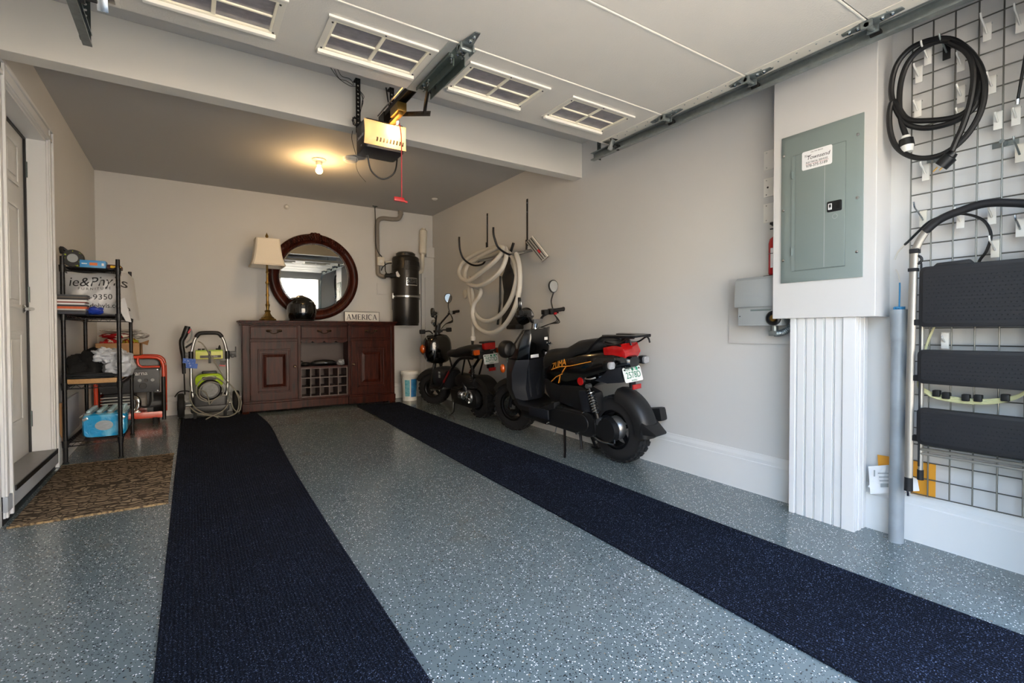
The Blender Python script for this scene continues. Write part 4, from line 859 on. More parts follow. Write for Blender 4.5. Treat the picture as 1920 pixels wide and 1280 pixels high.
hm.part('crest', MB().sph(hc+Vector((-.01, .01, .278)), (.045, .06, .018), 14, 8), 'gloss_black', hs)
for a in (-60, -32): hm.part('decal', MB().box(hc+Vector((.152*math.cos(math.radians(a)), .160*math.sin(math.radians(a)), .215)), (.045, .004, .010), (-.5, 0, math.radians(a+90))), 'switchgrey', hs, bevel=.002)
# ---------------------------------------------------------------- sign
sg = Thing('wooden_sign', 'small white sign reading AMERICA standing on the sideboard', 'sign', (1.82, 6.25, TOPZ))
sx0, sx1, sy, sz0, sz1 = 1.606, 2.036, 6.245, TOPZ, TOPZ+.122
brd = sg.part('board', MB().bb(sx0, sx1, sy, sy+.018, sz0, sz1), 'white_plastic', bevel=.002)
sg.part('edge', MB().bb(sx0-.004, sx0, sy-.001, sy+.019, sz0, sz1+.003).bb(sx0-.004, sx1+.004, sy-.001, sy+.019, sz1, sz1+.004).bb(sx1, sx1+.004, sy-.001, sy+.019, sz0, sz1+.003), 'ink', brd, smooth=0)
DEF['signink'] = ('#3a3a44', .7, dict(var=.05))
H_ = .066; T_, t_ = .011, .0045
def stroke(mb, x, z, a, b, w_):
    a, b = Vector((a[0], 0, a[1])), Vector((b[0], 0, b[1])); d_ = (b-a).normalized(); n_ = Vector((-d_.z, 0, d_.x))*w_/2
    o = Vector((x, sy-.0012, z)); q = [a+n_, a-n_, b-n_, b+n_]; mb.loft([[o+p for p in q], [o+p+Vector((0, .0012, 0)) for p in q]])
def serif(mb, x, z, cx, top, w_=.022): stroke(mb, x, z, (cx-w_/2, H_-.0015 if top else .0015), (cx+w_/2, H_-.0015 if top else .0015), .003)
def letter(ch, x, z):
    mb = MB(); g = lambda a, b, w_: stroke(mb, x, z, a, b, w_)
    if ch == 'A':
        g((.026, H_), (.006, 0), t_); g((.026, H_), (.048, 0), T_); g((.012, .022), (.040, .022), t_); serif(mb, x, z, .006, 0, .016); serif(mb, x, z, .048, 0, .02); w = .056
    if ch == 'M':
        g((.008, H_), (.008, 0), t_); g((.008, H_), (.032, .004), T_); g((.032, .004), (.056, H_), t_); g((.056, H_), (.056, 0), T_); serif(mb, x, z, .008, 0, .016); serif(mb, x, z, .056, 0); serif(mb, x, z, .006, 1, .012); serif(mb, x, z, .058, 1, .014); w = .068
    if ch == 'E':
        g((.010, H_), (.010, 0), T_); g((.004, H_-.002), (.040, H_-.002), t_); g((.010, .034), (.033, .034), t_); g((.004, .002), (.042, .002), t_); g((.040, H_), (.040, H_-.014), .003); g((.042, 0), (.042, .015), .003); g((.033, .042), (.033, .026), .003); w = .048
    if ch == 'R':
        g((.010, H_), (.010, 0), T_); serif(mb, x, z, .010, 0); pts = [(.005, H_-.002), (.028, H_-.002), (.038, H_-.010), (.040, H_-.018), (.037, H_-.026), (.028, H_-.033), (.010, .032)]
        for i in range(6): g(pts[i], pts[i+1], T_*.7 if 1 < i < 4 else t_)
        g((.024, .033), (.046, .001), T_*.9); w = .050
    if ch == 'I': g((.012, H_), (.012, 0), T_); serif(mb, x, z, .012, 0); serif(mb, x, z, .012, 1); w = .026
    if ch == 'C':
        pts = [(.048+0*a, 0) for a in ()]; P_ = [(.026+.023*math.cos(math.radians(a)), H_/2+(H_/2-.001)*math.sin(math.radians(a))) for a in range(50, 311, 20)]
        for i in range(len(P_)-1): g(P_[i], P_[i+1], t_+(T_-t_)*max(0, math.sin(math.pi*(i+.5)/(len(P_)-1))))
        g((.042, H_-.002), (.042, H_-.018), .003); w = .052
    return mb, w
xs = sx0+.022; allm = []
for chh in 'AMERICA':
    mb, wd = letter(chh, 0, sz0+.027); allm.append((mb, wd))
tot = sum(w for _, w in allm); gap = (sx1-sx0-.05-tot)/6
for mb, wd in allm:
    for p in mb.v: p.x += xs
    sg.part('letter', mb, 'signink', brd, smooth=0); xs += wd+gap
# ---------------------------------------------------------------- central vacuum
DEF['vac'] = ('#3c3a38', .32, dict(metal=.75, scale=4, var=.06)); DEF['vacdark'] = ('#2b2927', .35, dict(metal=.6, var=.06))
vc = Vector((2.366, 6.165, 0)); VR = .172
va = Thing('central_vacuum', 'dark grey central vacuum canister mounted on the back wall', 'vacuum', (2.366, 6.165, 1.09))
va.part('motor_housing', MB().lathe([(VR, 1.475), (VR, 1.80), (VR+.004, 1.805), (VR+.004, 1.815), (VR, 1.82), (VR, 1.955), (VR-.01, 1.975), (VR-.03, 1.985), (.125, 1.99), (.125, 2.02), (.10, 2.04), (.001, 2.045)], vc, n=40), 'vac')
va.part('dirt_bucket', MB().lathe([(.001, 1.09), (VR-.012, 1.09), (VR-.008, 1.10), (VR-.008, 1.12), (VR-.002, 1.13), (VR-.002, 1.45)], vc, n=40), 'vac')
va.part('clamp_band', MB().lathe([(VR, 1.448), (VR+.006, 1.452), (VR+.006, 1.472), (VR, 1.477)], vc, n=40), 'steel')
def onv(a, z, dr=.001): return vc+Vector((math.sin(a)*(VR+dr), -math.cos(a)*(VR+dr), z))
def curved(a0, a1, z0, z1, dr, n=8):
    mb = MB(); r1 = [onv(a0+(a1-a0)*i/n, z0, dr) for i in range(n+1)]; r2 = [onv(a0+(a1-a0)*i/n, z1, dr) for i in range(n+1)]
    r3 = [onv(a0+(a1-a0)*i/n, z0, -.001) for i in range(n+1)]; r4 = [onv(a0+(a1-a0)*i/n, z1, -.001) for i in range(n+1)]
    for i in range(n): mb.add([r1[i], r1[i+1], r2[i+1], r2[i], r3[i], r3[i+1], r4[i+1], r4[i]], [(0, 1, 2, 3), (3, 2, 6, 7), (0, 4, 5, 1), (0, 3, 7, 4), (1, 5, 6, 2)])
    return mb
for a in (-1.0, -.45, .1, .62):
    gr = va.part('vent_grille', curved(a, a+.42, 1.855, 1.915, .003), 'vacdark')
    for k in range(5): va.part('vent_slat', curved(a+.04+.075*k, a+.07+.075*k, 1.858, 1.912, .0055, 1), 'vac', gr)
nm = va.part('nameplate', curved(-.32, .62, 1.60, 1.70, .003), 'chrome', label='shiny chrome nameplate')
va.part('nameplate_field', curved(-.27, .57, 1.612, 1.688, .0042), 'black', nm)
def bendv(z):
    return lambda co: onv(.15+co.x/VR, z+co.y, .0048)
for txt, size, z in (('CENTRAL VACUUM', .020, 1.675), ('CYCLAND', .042, 1.645)):
    me = text_mesh('lettering', txt, size, Matrix.Identity(4), .0003, .85, 0, 'CENTER', bendv(z)); me.transform(Matrix.Translation(-va.loc)); ob = bpy.data.objects.new('lettering', me); COL.objects.link(ob); me.materials.append(MAT('chrome')); ob.parent = nm
for s_ in (-1, 1):
    va.part('latch', MB().box(vc+Vector((s_*(VR+.008), -.02, 1.47)), (.014, .03, .075)), 'steel', bevel=.003)
va.part('inlet', MB().cyl(vc+Vector((-VR+.02, -.06, 1.725)), vc+Vector((-VR-.11, -.02, 1.725)), .026).cyl(vc+Vector((-VR-.02, -.05, 1.725)), vc+Vector((-VR-.05, -.04, 1.725)), .032), 'rubber', label='black rubber inlet coupling')
va.part('tag', MB().add([onv(-.95, 1.78, .012), onv(-.75, 1.72, .014), onv(-.8, 1.70, .02), onv(-1.0, 1.71, .016), onv(-1.1, 1.765, .012)], [(0, 1, 2, 3, 4)]), 'paper', smooth=0, label='small white paper tag')
va.part('wall_bracket', MB().bb(2.25, 2.44, 6.335, YB, 1.3, 1.9), 'galv_dark')
DEF['pvcwhite'] = ('#a8a096', .4, dict(scale=4, var=.06)); DEF['pvcpipe'] = ('#8c857c', .45, dict(scale=4, var=.08))
py_ = YB-.04
vp = Thing('vacuum_pipe', 'grey plastic vacuum pipe bending up to the ceiling', 'pipe', (2.06, py_, 1.7))
pth = cr([(2.367, py_, ZC), (2.365, py_, 2.56), (2.33, py_, 2.505), (2.24, py_, 2.49), (2.12, py_, 2.485), (2.062, py_, 2.45), (2.045, py_, 2.38), (2.046, py_, 2.2), (2.05, py_, 1.95), (2.055, py_, 1.80), (2.068, py_, 1.755), (2.105, py_-.03, 1.728), (2.13, py_-.06, 1.725)], 6)
vp.part('pipe', MB().tube(pth, .028, 16), 'pvcpipe')
vp.part('coupling', MB().cyl((2.367, py_, ZC), (2.367, py_, ZC-.05), .034, n=16), 'pvcpipe')
ob_ = Thing('outlet_box', 'white electrical outlet box beside the vacuum canister', 'outlet', (2.075, py_-.03, 1.86))
ob_.part('box', MB().bb(2.03, 2.115, 6.255, 6.300, 1.862, 1.972), 'cream_plastic', bevel=.003)
ob_.part('face', MB().lathe([(.024, 0), (.022, -.003), (.001, -.003)], (2.072, 6.255, 1.917), 'y', 20), 'white_plastic')
ob_.part('conduit', MB().cyl((2.115, 6.28, 1.915), (2.21, 6.25, 1.915), .009, n=10), 'cream_plastic')
vw = Thing('vacuum_wire', 'thin black wire running from ceiling to the vacuum', 'wire', (2.03, 6.3, 1.8))
vw.part('wire', MB().tube(cr([(2.0, 6.27, ZC-.018), (2.008, 6.275, 2.4), (2.012, 6.285, 2.15), (2.04, 6.283, 2.04), (2.09, 6.276, 1.975), (2.125, 6.27, 1.90), (2.128, 6.26, 1.80), (2.14, 6.24, 1.76)], 6), .006, 8), 'cable')
vw.part('power_cord', MB().tube(cr([(2.08, 6.275, 1.80), (2.09, 6.25, 1.84), (2.13, 6.22, 1.88), (2.175, 6.19, 1.89), (2.185, 6.18, 1.89)], 6), .006, 8), 'cable')
mf = Thing('exhaust_muffler', 'white cylindrical vacuum muffler beside the canister', 'muffler', (2.66, 6.27, 1.78))
mf.part('muffler', MB().tube([(2.668, 6.285, 2.385), (2.668, 6.285, 2.375), (2.655, 6.285, 2.075), (2.654, 6.285, 2.055)], [.04, .05, .05, .034], 20), 'cream_plastic')
mf.part('elbow', MB().tube(cr([(2.654, 6.285, 2.06), (2.648, 6.285, 1.90), (2.63, 6.27, 1.83), (2.57, 6.235, 1.805), (2.50, 6.21, 1.80)], 6), .028, 14), 'cream_plastic')
mf.part('cap', MB().lathe([(.03, 2.385), (.03, 2.41), (.001, 2.41)], (2.669, 6.285, 0), n=16), 'cream_plastic')
solo('access_plate', MB().bb(2.05, 2.24, YB-.006, YB, 1.50, 1.645), 'wall', 'flat wall-coloured plate half hidden by the vacuum canister', 'wall plate', bevel=.001)
# ---------------------------------------------------------------- bucket
bk = Thing('bucket', 'white plastic bucket with a blue label by the wall', 'bucket', (2.385, 6.1, fz(6.1)))
bc = (2.385, 6.1, fz(6.1))
bk.part('pail', MB().lathe([(.001, .005), (.088, .005), (.09, .0), (.108, .34), (.112, .345), (.112, .375), (.106, .38), (.102, .38), (.085, .015), (.001, .012)], bc, n=32, cap=False), 'white_plastic')
for z in (.30, .345): bk.part('rib', MB().torus((bc[0], bc[1], bc[2]+z), .109, .004, 'z', 32, 6), 'white_plastic')
def bl(a0, a1, z0, z1, mat, name, dr=.0012):
    mb = MB(); n = 6; rr = lambda z: .09+.018*z/.34+dr
    for i in range(n):
        q = [a0+(a1-a0)*(i+k)/n for k in (0, 1)]
        mb.add([(bc[0]+rr(z)*math.sin(a), bc[1]-rr(z)*math.cos(a), bc[2]+z) for z, a in ((z0, q[0]), (z0, q[1]), (z1, q[1]), (z1, q[0]))], [(0, 1, 2, 3)])
    return bk.part(name, mb, mat)
DEF['blue'] = ('#2f7fae', .4, dict(scale=15, col2='#1f5f98')); DEF['teal'] = ('#4f9eb0', .4, dict(scale=40, col2='#7fb8c4', lo=.4, hi=.7))
bl(-1.0, -.35, .06, .27, 'teal', 'label'); bl(-.2, .7, .05, .28, 'blue', 'label')
bk.part('bail', MB().tube([(bc[0]+.112*math.cos(a), bc[1]-.02-.09*math.sin(a)*.2, bc[2]+.33-.09*math.sin(a)) for a in [math.pi*k/12 for k in range(13)]], .003, 6), 'steel')
# ================================================================ floor coverings
def m_carpet(m):
    nt = m.node_tree; L = nt.links; b = nt.nodes['Principled BSDF']; tc = nt.nodes.new('ShaderNodeTexCoord')
    ns = nt.nodes.new('ShaderNodeTexNoise'); ns.inputs['Scale'].default_value = 230; ns.inputs['Detail'].default_value = 2; L.new(tc.outputs['Object'], ns.inputs['Vector'])
    rp = nt.nodes.new('ShaderNodeValToRGB'); e = rp.color_ramp.elements; e[0].position = .45; e[0].color = hexc('#070911'); e[1].position = .62; e[1].color = hexc('#1a2130'); x = e.new(.72); x.color = hexc('#66718a')
    L.new(ns.outputs[0], rp.inputs[0])
    n3 = nt.nodes.new('ShaderNodeTexNoise'); n3.inputs['Scale'].default_value = 2.2; n3.inputs['Detail'].default_value = 4; L.new(tc.outputs['Object'], n3.inputs['Vector'])
    r3 = nt.nodes.new('ShaderNodeMapRange'); r3.inputs[1].default_value = .3; r3.inputs[2].default_value = .7; r3.inputs[3].default_value = .75; r3.inputs[4].default_value = 1.2; L.new(n3.outputs[0], r3.inputs[0])
    mm = nt.nodes.new('ShaderNodeMix'); mm.data_type = 'RGBA'; mm.blend_type = 'MULTIPLY'; mm.inputs[0].default_value = 1; L.new(rp.outputs[0], mm.inputs[6]); L.new(r3.outputs[0], mm.inputs[7])
    L.new(mm.outputs[2], b.inputs['Base Color']); b.inputs['Roughness'].default_value = .95; b.inputs['Specular IOR Level'].default_value = .15
    bp = nt.nodes.new('ShaderNodeBump'); bp.inputs['Strength'].default_value = .5; bp.inputs['Distance'].default_value = .003; L.new(ns.outputs[0], bp.inputs['Height']); L.new(bp.outputs[0], b.inputs['Normal'])
DEF['carpet'] = m_carpet
def runner(edges, label):
    """ribbed runner: (y, x_left, x_right) stations; ribs run along its length"""
    es = cr([Vector((a, y, b)) for y, a, b in edges], 5); nr = 52; rings = []
    for p in es:
        y, a, b = p.y, p.x, p.z; ring = []
        for k in range(2*nr+1): ring.append(Vector((a+(b-a)*k/(2*nr), y, fz(y)+(.0108 if k % 2 else .0080))))
        ring += [Vector((b, y, fz(y)+.001)), Vector((a, y, fz(y)+.001))]; rings.append(ring)
    return solo('carpet_runner', MB().loft(rings), 'carpet', label, 'runner', smooth=0)
runner([(6.02, -.085, .60), (5.4, -.088, .635), (4.9, -.09, .628), (4.4, -.092, .605), (3.6, -.094, .578), (2.6, -.095, .560), (1.6, -.096, .552), (.4, -.096, .545), (-.05, -.096, .545)], 'dark navy ribbed carpet runner leading to the pressure washer')
runner([(5.965, 1.665, 2.20), (5.4, 1.66, 2.205), (4.2, 1.635, 2.21), (3.0, 1.61, 2.215), (1.9, 1.595, 2.215), (.9, 1.57, 2.235), (.4, 1.56, 2.25), (-.05, 1.55, 2.26)], 'dark navy ribbed carpet runner alongside the two mopeds')
def m_mat(m):
    nt = m.node_tree; L = nt.links; b = nt.nodes['Principled BSDF']; tc = nt.nodes.new('ShaderNodeTexCoord')
    n1 = nt.nodes.new('ShaderNodeTexNoise'); n1.inputs['Scale'].default_value = 7; n1.inputs['Detail'].default_value = 2; L.new(tc.outputs['Object'], n1.inputs['Vector'])
    mx = nt.nodes.new('ShaderNodeMix'); mx.data_type = 'VECTOR'; mx.inputs[0].default_value = .12; L.new(tc.outputs['Object'], mx.inputs[4]); L.new(n1.outputs['Color'], mx.inputs[5])
    vo = nt.nodes.new('ShaderNodeTexVoronoi'); vo.feature = 'DISTANCE_TO_EDGE'; vo.inputs['Scale'].default_value = 24; L.new(mx.outputs[1], vo.inputs['Vector'])
    wv = nt.nodes.new('ShaderNodeTexWave'); wv.wave_type = 'RINGS'; wv.inputs['Scale'].default_value = 10; wv.inputs['Distortion'].default_value = 9; wv.inputs['Detail'].default_value = 2; L.new(mx.outputs[1], wv.inputs['Vector'])
    r1 = nt.nodes.new('ShaderNodeMapRange'); r1.inputs[1].default_value = .03; r1.inputs[2].default_value = .10; L.new(vo.outputs['Distance'], r1.inputs[0])
    r2 = nt.nodes.new('ShaderNodeMapRange'); r2.inputs[1].default_value = .3; r2.inputs[2].default_value = .5; L.new(wv.outputs['Fac'], r2.inputs[0])
    mu = nt.nodes.new('ShaderNodeMath'); mu.operation = 'MULTIPLY'; L.new(r1.outputs[0], mu.inputs[0]); L.new(r2.outputs[0], mu.inputs[1])
    c = nt.nodes.new('ShaderNodeMix'); c.data_type = 'RGBA'; c.inputs[6].default_value = hexc('#4a3e31'); c.inputs[7].default_value = hexc('#9a866c'); L.new(mu.outputs[0], c.inputs[0])
    L.new(c.outputs[2], b.inputs['Base Color']); b.inputs['Roughness'].default_value = .95; b.inputs['Specular IOR Level'].default_value = .1
    fn = nt.nodes.new('ShaderNodeTexNoise'); fn.inputs['Scale'].default_value = 300; L.new(tc.outputs['Object'], fn.inputs['Vector']); bp = nt.nodes.new('ShaderNodeBump'); bp.inputs['Strength'].default_value = .6; bp.inputs['Distance'].default_value = .003; L.new(fn.outputs[0], bp.inputs['Height']); L.new(bp.outputs[0], b.inputs['Normal'])
DEF['mat'] = m_mat
mt = Thing('door_mat', 'brown patterned mat in front of the entry door', 'mat', (-.42, 3.9, fz(3.9)))
mt.part('pile', MB().slope(-.742, -.112, 3.29, 4.485, .0, .009), 'mat', bevel=.003)
DEF['matedge'] = ('#4a3b2c', .9, dict(scale=60, col2='#a58a62'))
mt.part('binding', MB().slope(-.745, -.109, 3.283, 3.293, .0, .010), 'matedge', smooth=0); mt.part('binding', MB().slope(-.745, -.109, 4.482, 4.492, 0, .010), 'matedge', smooth=0)
# ================================================================ wire shelf
WX0, WX1, WY0_, WY1_ = -.735, -.432, 4.575, 5.44
ws = Thing('wire_shelf', 'black wire shelving unit standing beside the white door', 'shelf unit', (-.59, 5.0, fz(5)))
for x, y in ((WX0, WY0_), (WX1, WY0_), (WX0, WY1_), (WX1, WY1_)):
    p = ws.part('post', MB().cyl((x, y, fz(y)+.01), (x, y, 1.535), .0135, n=12), 'blackmetal')
    gm = MB()
    for k in range(27): gm.lathe([(.0137, 0), (.0145, .003), (.0137, .006)], (x, y, .18+k*.05), n=10, cap=False)
    ws.part('groove_rings', gm, 'gunmetal', p, kind='stuff')
    ws.part('foot', MB().lathe([(.018, 0), (.018, .008), (.010, .014), (.010, .03)], (x, y, fz(y)), n=12), 'rubber', p)
SHZ = [.238, .640, 1.128, 1.462]
for z in SHZ:
    fm = MB()
    for dz in (0, -.028):
        fm.tube([(WX0, WY0_, z+dz), (WX1, WY0_, z+dz), (WX1, WY1_, z+dz), (WX0, WY1_, z+dz)], .004, 6, True)
    for (a, b) in (((WX0, WY0_), (WX1, WY0_)), ((WX1, WY0_), (WX1, WY1_)), ((WX1, WY1_), (WX0, WY1_)), ((WX0, WY1_), (WX0, WY0_))):
        a, b = Vector((*a, 0)), Vector((*b, 0)); n = max(4, int((b-a).length/.03)); zz = [a+(b-a)*k/n+Vector((0, 0, z-(.028 if k % 2 else 0))) for k in range(n+1)]; fm.tube(zz, .0022, 5)
    sf = ws.part('shelf', fm, 'blackmetal')
    dk = MB()
    for k in range(1, 30): y = WY0_+(WY1_-WY0_)*k/30; dk.cyl((WX0, y, z+.002), (WX1, y, z+.002), .002, n=5)
    ws.part('wire_deck', dk, 'blackmetal', sf, kind='stuff')
    for x, y in ((WX0, WY0_), (WX1, WY0_), (WX0, WY1_), (WX1, WY1_)): ws.part('collar', MB().lathe([(.017, -.035), (.020, .012)], (x, y, z), n=12), 'blackplastic', sf)
# plank on the third shelf
def m_plank(m):
    nt = m.node_tree; L = nt.links; b = nt.nodes['Principled BSDF']; tc = nt.nodes.new('ShaderNodeTexCoord'); mp = nt.nodes.new('ShaderNodeMapping'); mp.inputs['Scale'].default_value = (30, 3, 30); L.new(tc.outputs['Object'], mp.inputs[0])
    ns = nt.nodes.new('ShaderNodeTexNoise'); ns.inputs['Scale'].default_value = 4; ns.inputs['Detail'].default_value = 6; L.new(mp.outputs[0], ns.inputs['Vector'])
    c = nt.nodes.new('ShaderNodeMix'); c.data_type = 'RGBA'; c.inputs[6].default_value = hexc('#c39a66'); c.inputs[7].default_value = hexc('#8f6a42'); L.new(ns.outputs[0], c.inputs[0]); L.new(c.outputs[2], b.inputs['Base Color']); b.inputs['Roughness'].default_value = .6
DEF['plank'] = m_plank
solo('shelf_board', MB().bb(WX0+.016, WX1-.016, WY0_-.008, WY1_-.02, .645, .678), 'plank', 'light wooden board laid on the wire shelf under black clothes', 'board', bevel=.002)
# ---- helpers for soft lumps
from mathutils import noise as MN
def lump(c, r, seed, amp=.12, n=44, m=30, fl=None, p=1.0, freq=3):
    """soft crumpled heap: a sphere pushed about by folded noise, flattened where it rests"""
    n, m = 44, 30; o = Vector((seed*3.1, seed*1.7, seed*.9)); mb = MB().sph((0, 0, 0), 1, n, m)
    for q in mb.v:
        d_ = MN.noise(q*freq*.5+o)*1.4+(.5-abs(MN.noise(q*freq*1.1+o)))*.9+(.5-abs(MN.noise(q*freq*2.3+o)))*.45
        s2 = 1+amp*d_*1.5; x, y, z = [math.copysign(abs(v)**p, v) for v in q]
        q.x, q.y, q.z = c[0]+r[0]*x*s2, c[1]+r[1]*y*s2, c[2]+r[2]*z*s2
        if fl is not None and q.z < fl: q.z = fl
    return mb
# top shelf
T = 1.468
rl_ = Thing('patterned_roll', 'black roll with neon yellow flecks on the wire shelf', 'roll', (-.69, 4.63, T))
DEF['neon'] = ('#101010', .5, dict(scale=45, col2='#a7b51e', lo=.62, hi=.66))
rl_.part('roll', MB().lathe([(.030, -.03), (.058, -.03), (.062, -.015), (.062, .015), (.058, .03), (.030, .03), (.03, -.03)], (-.685, 4.64, T+.062), 'y', 28, cap=False), 'neon')
rl_.part('core', MB().lathe([(.031, -.025), (.031, .025), (.001, .02)], (-.685, 4.64, T+.062), 'y', 20), 'switchgrey')
rl_.part('strap', MB().tube(cr([(-.72, 4.63, T+.11), (-.745, 4.62, T+.13), (-.74, 4.61, T+.09)], 5), .012, 8), 'blackplastic')
DEF['boxblue'] = ('#2e86c4', .4, dict(scale=3, col2='#63abd9', lo=.45, hi=.7)); DEF['orange_txt'] = ('#e87a3c', .5)
bx = Thing('blue_box', 'small blue printed cardboard box on top of the wire shelf', 'box', (-.575, 4.64, T))
bx.part('carton', MB().bb(-.645, -.503, 4.595, 4.70, T, T+.052), 'boxblue', bevel=.001)
bx.part('logo', MB().bb(-.592, -.548, 4.5935, 4.595, T+.016, T+.036), 'orange_txt', bevel=.001)
bx.part('print', MB().bb(-.635, -.605, 4.5935, 4.595, T+.024, T+.030).bb(-.525, -.512, 4.5935, 4.595, T+.016, T+.034), 'paper', smooth=0)
tl = Thing('hand_tool', 'dark red tool with a yellow handle on the wire shelf', 'tool', (-.46, 4.63, T))
DEF['darkred'] = ('#4a1712', .5, dict(var=.1)); DEF['yellow'] = ('#e2b323', .45, dict(var=.05))
tl.part('case', MB().prism(rpoly(.08, .03, .008, cx=-.458, cy=T+.016), 'y', 4.61, 4.75), 'darkred', bevel=.002)
tl.part('handle', MB().box((-.445, 4.592, T+.012), (.062, .018, .018), (0, .06, 0)), 'yellow', bevel=.005)
# second shelf: magazines, furniture bag
T = 1.134
z = T; random.seed(21)
cols = ['#2c3340', '#23262b', '#c9c6c2', '#d9612a', '#1e2430', '#b9b4ae', '#8c4038', '#d7d5d0', '#2b2a2c', '#64584f', '#3a3d42']
nm_ = ['dark navy', 'black', 'pale grey', 'bright orange', 'very dark blue', 'light grey', 'dull red', 'white', 'charcoal', 'brown', 'slate grey']
hs_ = [.014, .012, .010, .016, .012, .013, .008, .013, .012, .010, .013]
for k, (c_, n_, h_) in enumerate(zip(cols, nm_, hs_)):
    DEF['mag%d' % k] = (c_, .45, dict(scale=70, stretch=(1, 1, .2), var=.15)); ox = random.uniform(-.006, .006); oy = random.uniform(-.01, .01)
    t = Thing('magazine', f'{n_} flat case in the stack in front of the printed bag', 'case', (-.68, 4.62, z), group='flat cases stacked on the wire shelf')
    t.part('cover', MB().bb(-.762+ox, -.603+ox, 4.515+oy, 4.70+oy, z, z+.0018).bb(-.762+ox, -.603+ox, 4.515+oy, 4.70+oy, z+h_-.0022, z+h_-.0002).bb(-.762+ox, -.760+ox, 4.515+oy, 4.70+oy, z, z+h_-.0005), 'mag%d' % k, smooth=0)
    t.part('pages', MB().bb(-.760+ox, -.604+ox, 4.5155+oy, 4.698+oy, z+.0018, z+h_-.0022), 'paper' if k in (5, 7) else 'mag%d' % k, smooth=0)
    z += h_
bgt = Thing('furniture_bag', 'large white plastic shopping bag with black lettering on the wire shelf', 'bag', (-.56, 4.9, T))
DEF['whitebag'] = ('#c9c9ca', .32, dict(scale=9, var=.06, bump=.25, bscale=14, bd=.02))
nx_, nz_ = 34, 26; v = []; fcs = []; bx0, bx1, bz0, bz1, byf = -.752, -.395, T+.004, T+.318, 4.735
def bagpt(s_, t_):                       # front sheet of the bag, bulging between its seams
    bul = (1-abs(2*s_-1)**3)*(1-abs(2*t_-1)**3); wr = .010*math.sin(9*s_+6*t_)+.007*math.sin(17*s_-11*t_+1)
    y = byf-.075*bul+wr*bul-.02*(1-t_)
    x = bx0+(bx1-bx0)*s_; zz = bz0+(bz1-bz0)*t_
    if s_ > .86: q = (s_-.86)/.14; y += .10*q; x += .035*q*(1-t_); zz -= .03*q*(1-t_)
    return Vector((x, y, zz-.012*math.sin(5*s_)*t_))
v = [bagpt(i/nx_, j/nz_) for i in range(nx_+1) for j in range(nz_+1)]; ff = [(i*(nz_+1)+j, (i+1)*(nz_+1)+j, (i+1)*(nz_+1)+j+1, i*(nz_+1)+j+1) for i in range(nx_) for j in range(nz_)]
back = [Vector((p.x, 5.30, p.z)) for p in v]; o = len(v)
rimi = [i*(nz_+1) for i in range(nx_+1)]+[nx_*(nz_+1)+j for j in range(1, nz_+1)]+[i*(nz_+1)+nz_ for i in range(nx_-1, -1, -1)]+[j for j in range(nz_-1, 0, -1)]
ff2 = [tuple(a+o for a in q[::-1]) for q in ff]; ff3 = [(rimi[k], rimi[(k+1) % len(rimi)], rimi[(k+1) % len(rimi)]+o, rimi[k]+o) for k in range(len(rimi))]
bag = MB().add(v+back, ff+ff2+ff3)
bgp = bgt.part('bag', bag, 'whitebag', smooth=60)
bgt.part('bag_corner', MB().loft([[(-.452, 4.60, T+.10), (-.40, 4.63, T+.13), (-.40, 4.64, T+.12), (-.455, 4.615, T+.09)], [(-.395, 4.62, T-.045), (-.363, 4.625, T-.052), (-.363, 4.64, T-.05), (-.395, 4.635, T-.045)]]), 'whitebag', bgp, smooth=60)
def btxt(s_, size, u0, t0, sq=1.0, sh=0, arch=0):
    def bend(co):
        s1 = u0+co.x/(bx1-bx0); t1 = t0+co.y/(bz1-bz0)+arch*(co.x*co.x)
        p = bagpt(min(max(s1, 0), 1), min(max(t1, 0), 1)); return (p.x, p.y-.0025-co.z, p.z)
    me = text_mesh('lettering', s_, size, Matrix.Identity(4), .0002, sq, sh, 'CENTER', bend); me.transform(Matrix.Translation(-bgt.loc)); ob = bpy.data.objects.new('lettering', me); COL.objects.link(ob); me.materials.append(MAT('ink')); ob.parent = bgp
btxt("ie&Phyl's", .098, .53, .76, .92, .12, -.6); btxt('F U R N I T U R E', .026, .50, .60, .95); btxt('-9350', .056, .60, .40, 1.0); btxt('dphyls.com', .048, .70, .20, .92); btxt('www.be', .040, .16, .36, .95)
DEF['tarp'] = ('#1f3fae', .4, dict(var=.1))
solo('blue_cloth', lump((-.575, 4.63, T+.025), (.045, .04, .028), 5, .2, fl=T), 'tarp', 'small crumpled blue cloth beside the stacked cases', 'cloth', smooth=60)
# third shelf: clothes and a pale bag
T = .678
DEF['blackcloth'] = ('#0b0b0d', .9, dict(scale=20, var=.2, bump=.3, bscale=30, bd=.01)); DEF['greycloth'] = ('#20252b', .9, dict(scale=20, var=.2))
solo('black_clothes', lump((-.625, 4.84, T+.065), (.092, .20, .112), 8, .2, fl=T, p=.8), 'blackcloth', 'heap of black clothes on the wooden shelf board', 'clothes', smooth=60)
solo('dark_cloth', lump((-.595, 4.60, T+.018), (.13, .05, .022), 2, .15, fl=T), 'greycloth', 'flat dark grey cloth at the front of the shelf board', 'clothes', smooth=60)
DEF['palebag'] = ('#c4c9d2', .3, dict(scale=14, var=.1, bump=.5, bscale=22, bd=.02))
pb = Thing('plastic_bag', 'crumpled pale plastic bag beside the black clothes', 'bag', (-.45, 4.72, T))
pb.part('bag', lump((-.455, 4.75, T+.078), (.085, .15, .105), 14, .2, 32, 22, fl=T, freq=5), 'palebag', smooth=60)
pb.part('bag_end', lump((-.53, 4.66, T+.16), (.06, .05, .045), 19, .25, freq=5), 'palebag', smooth=60)
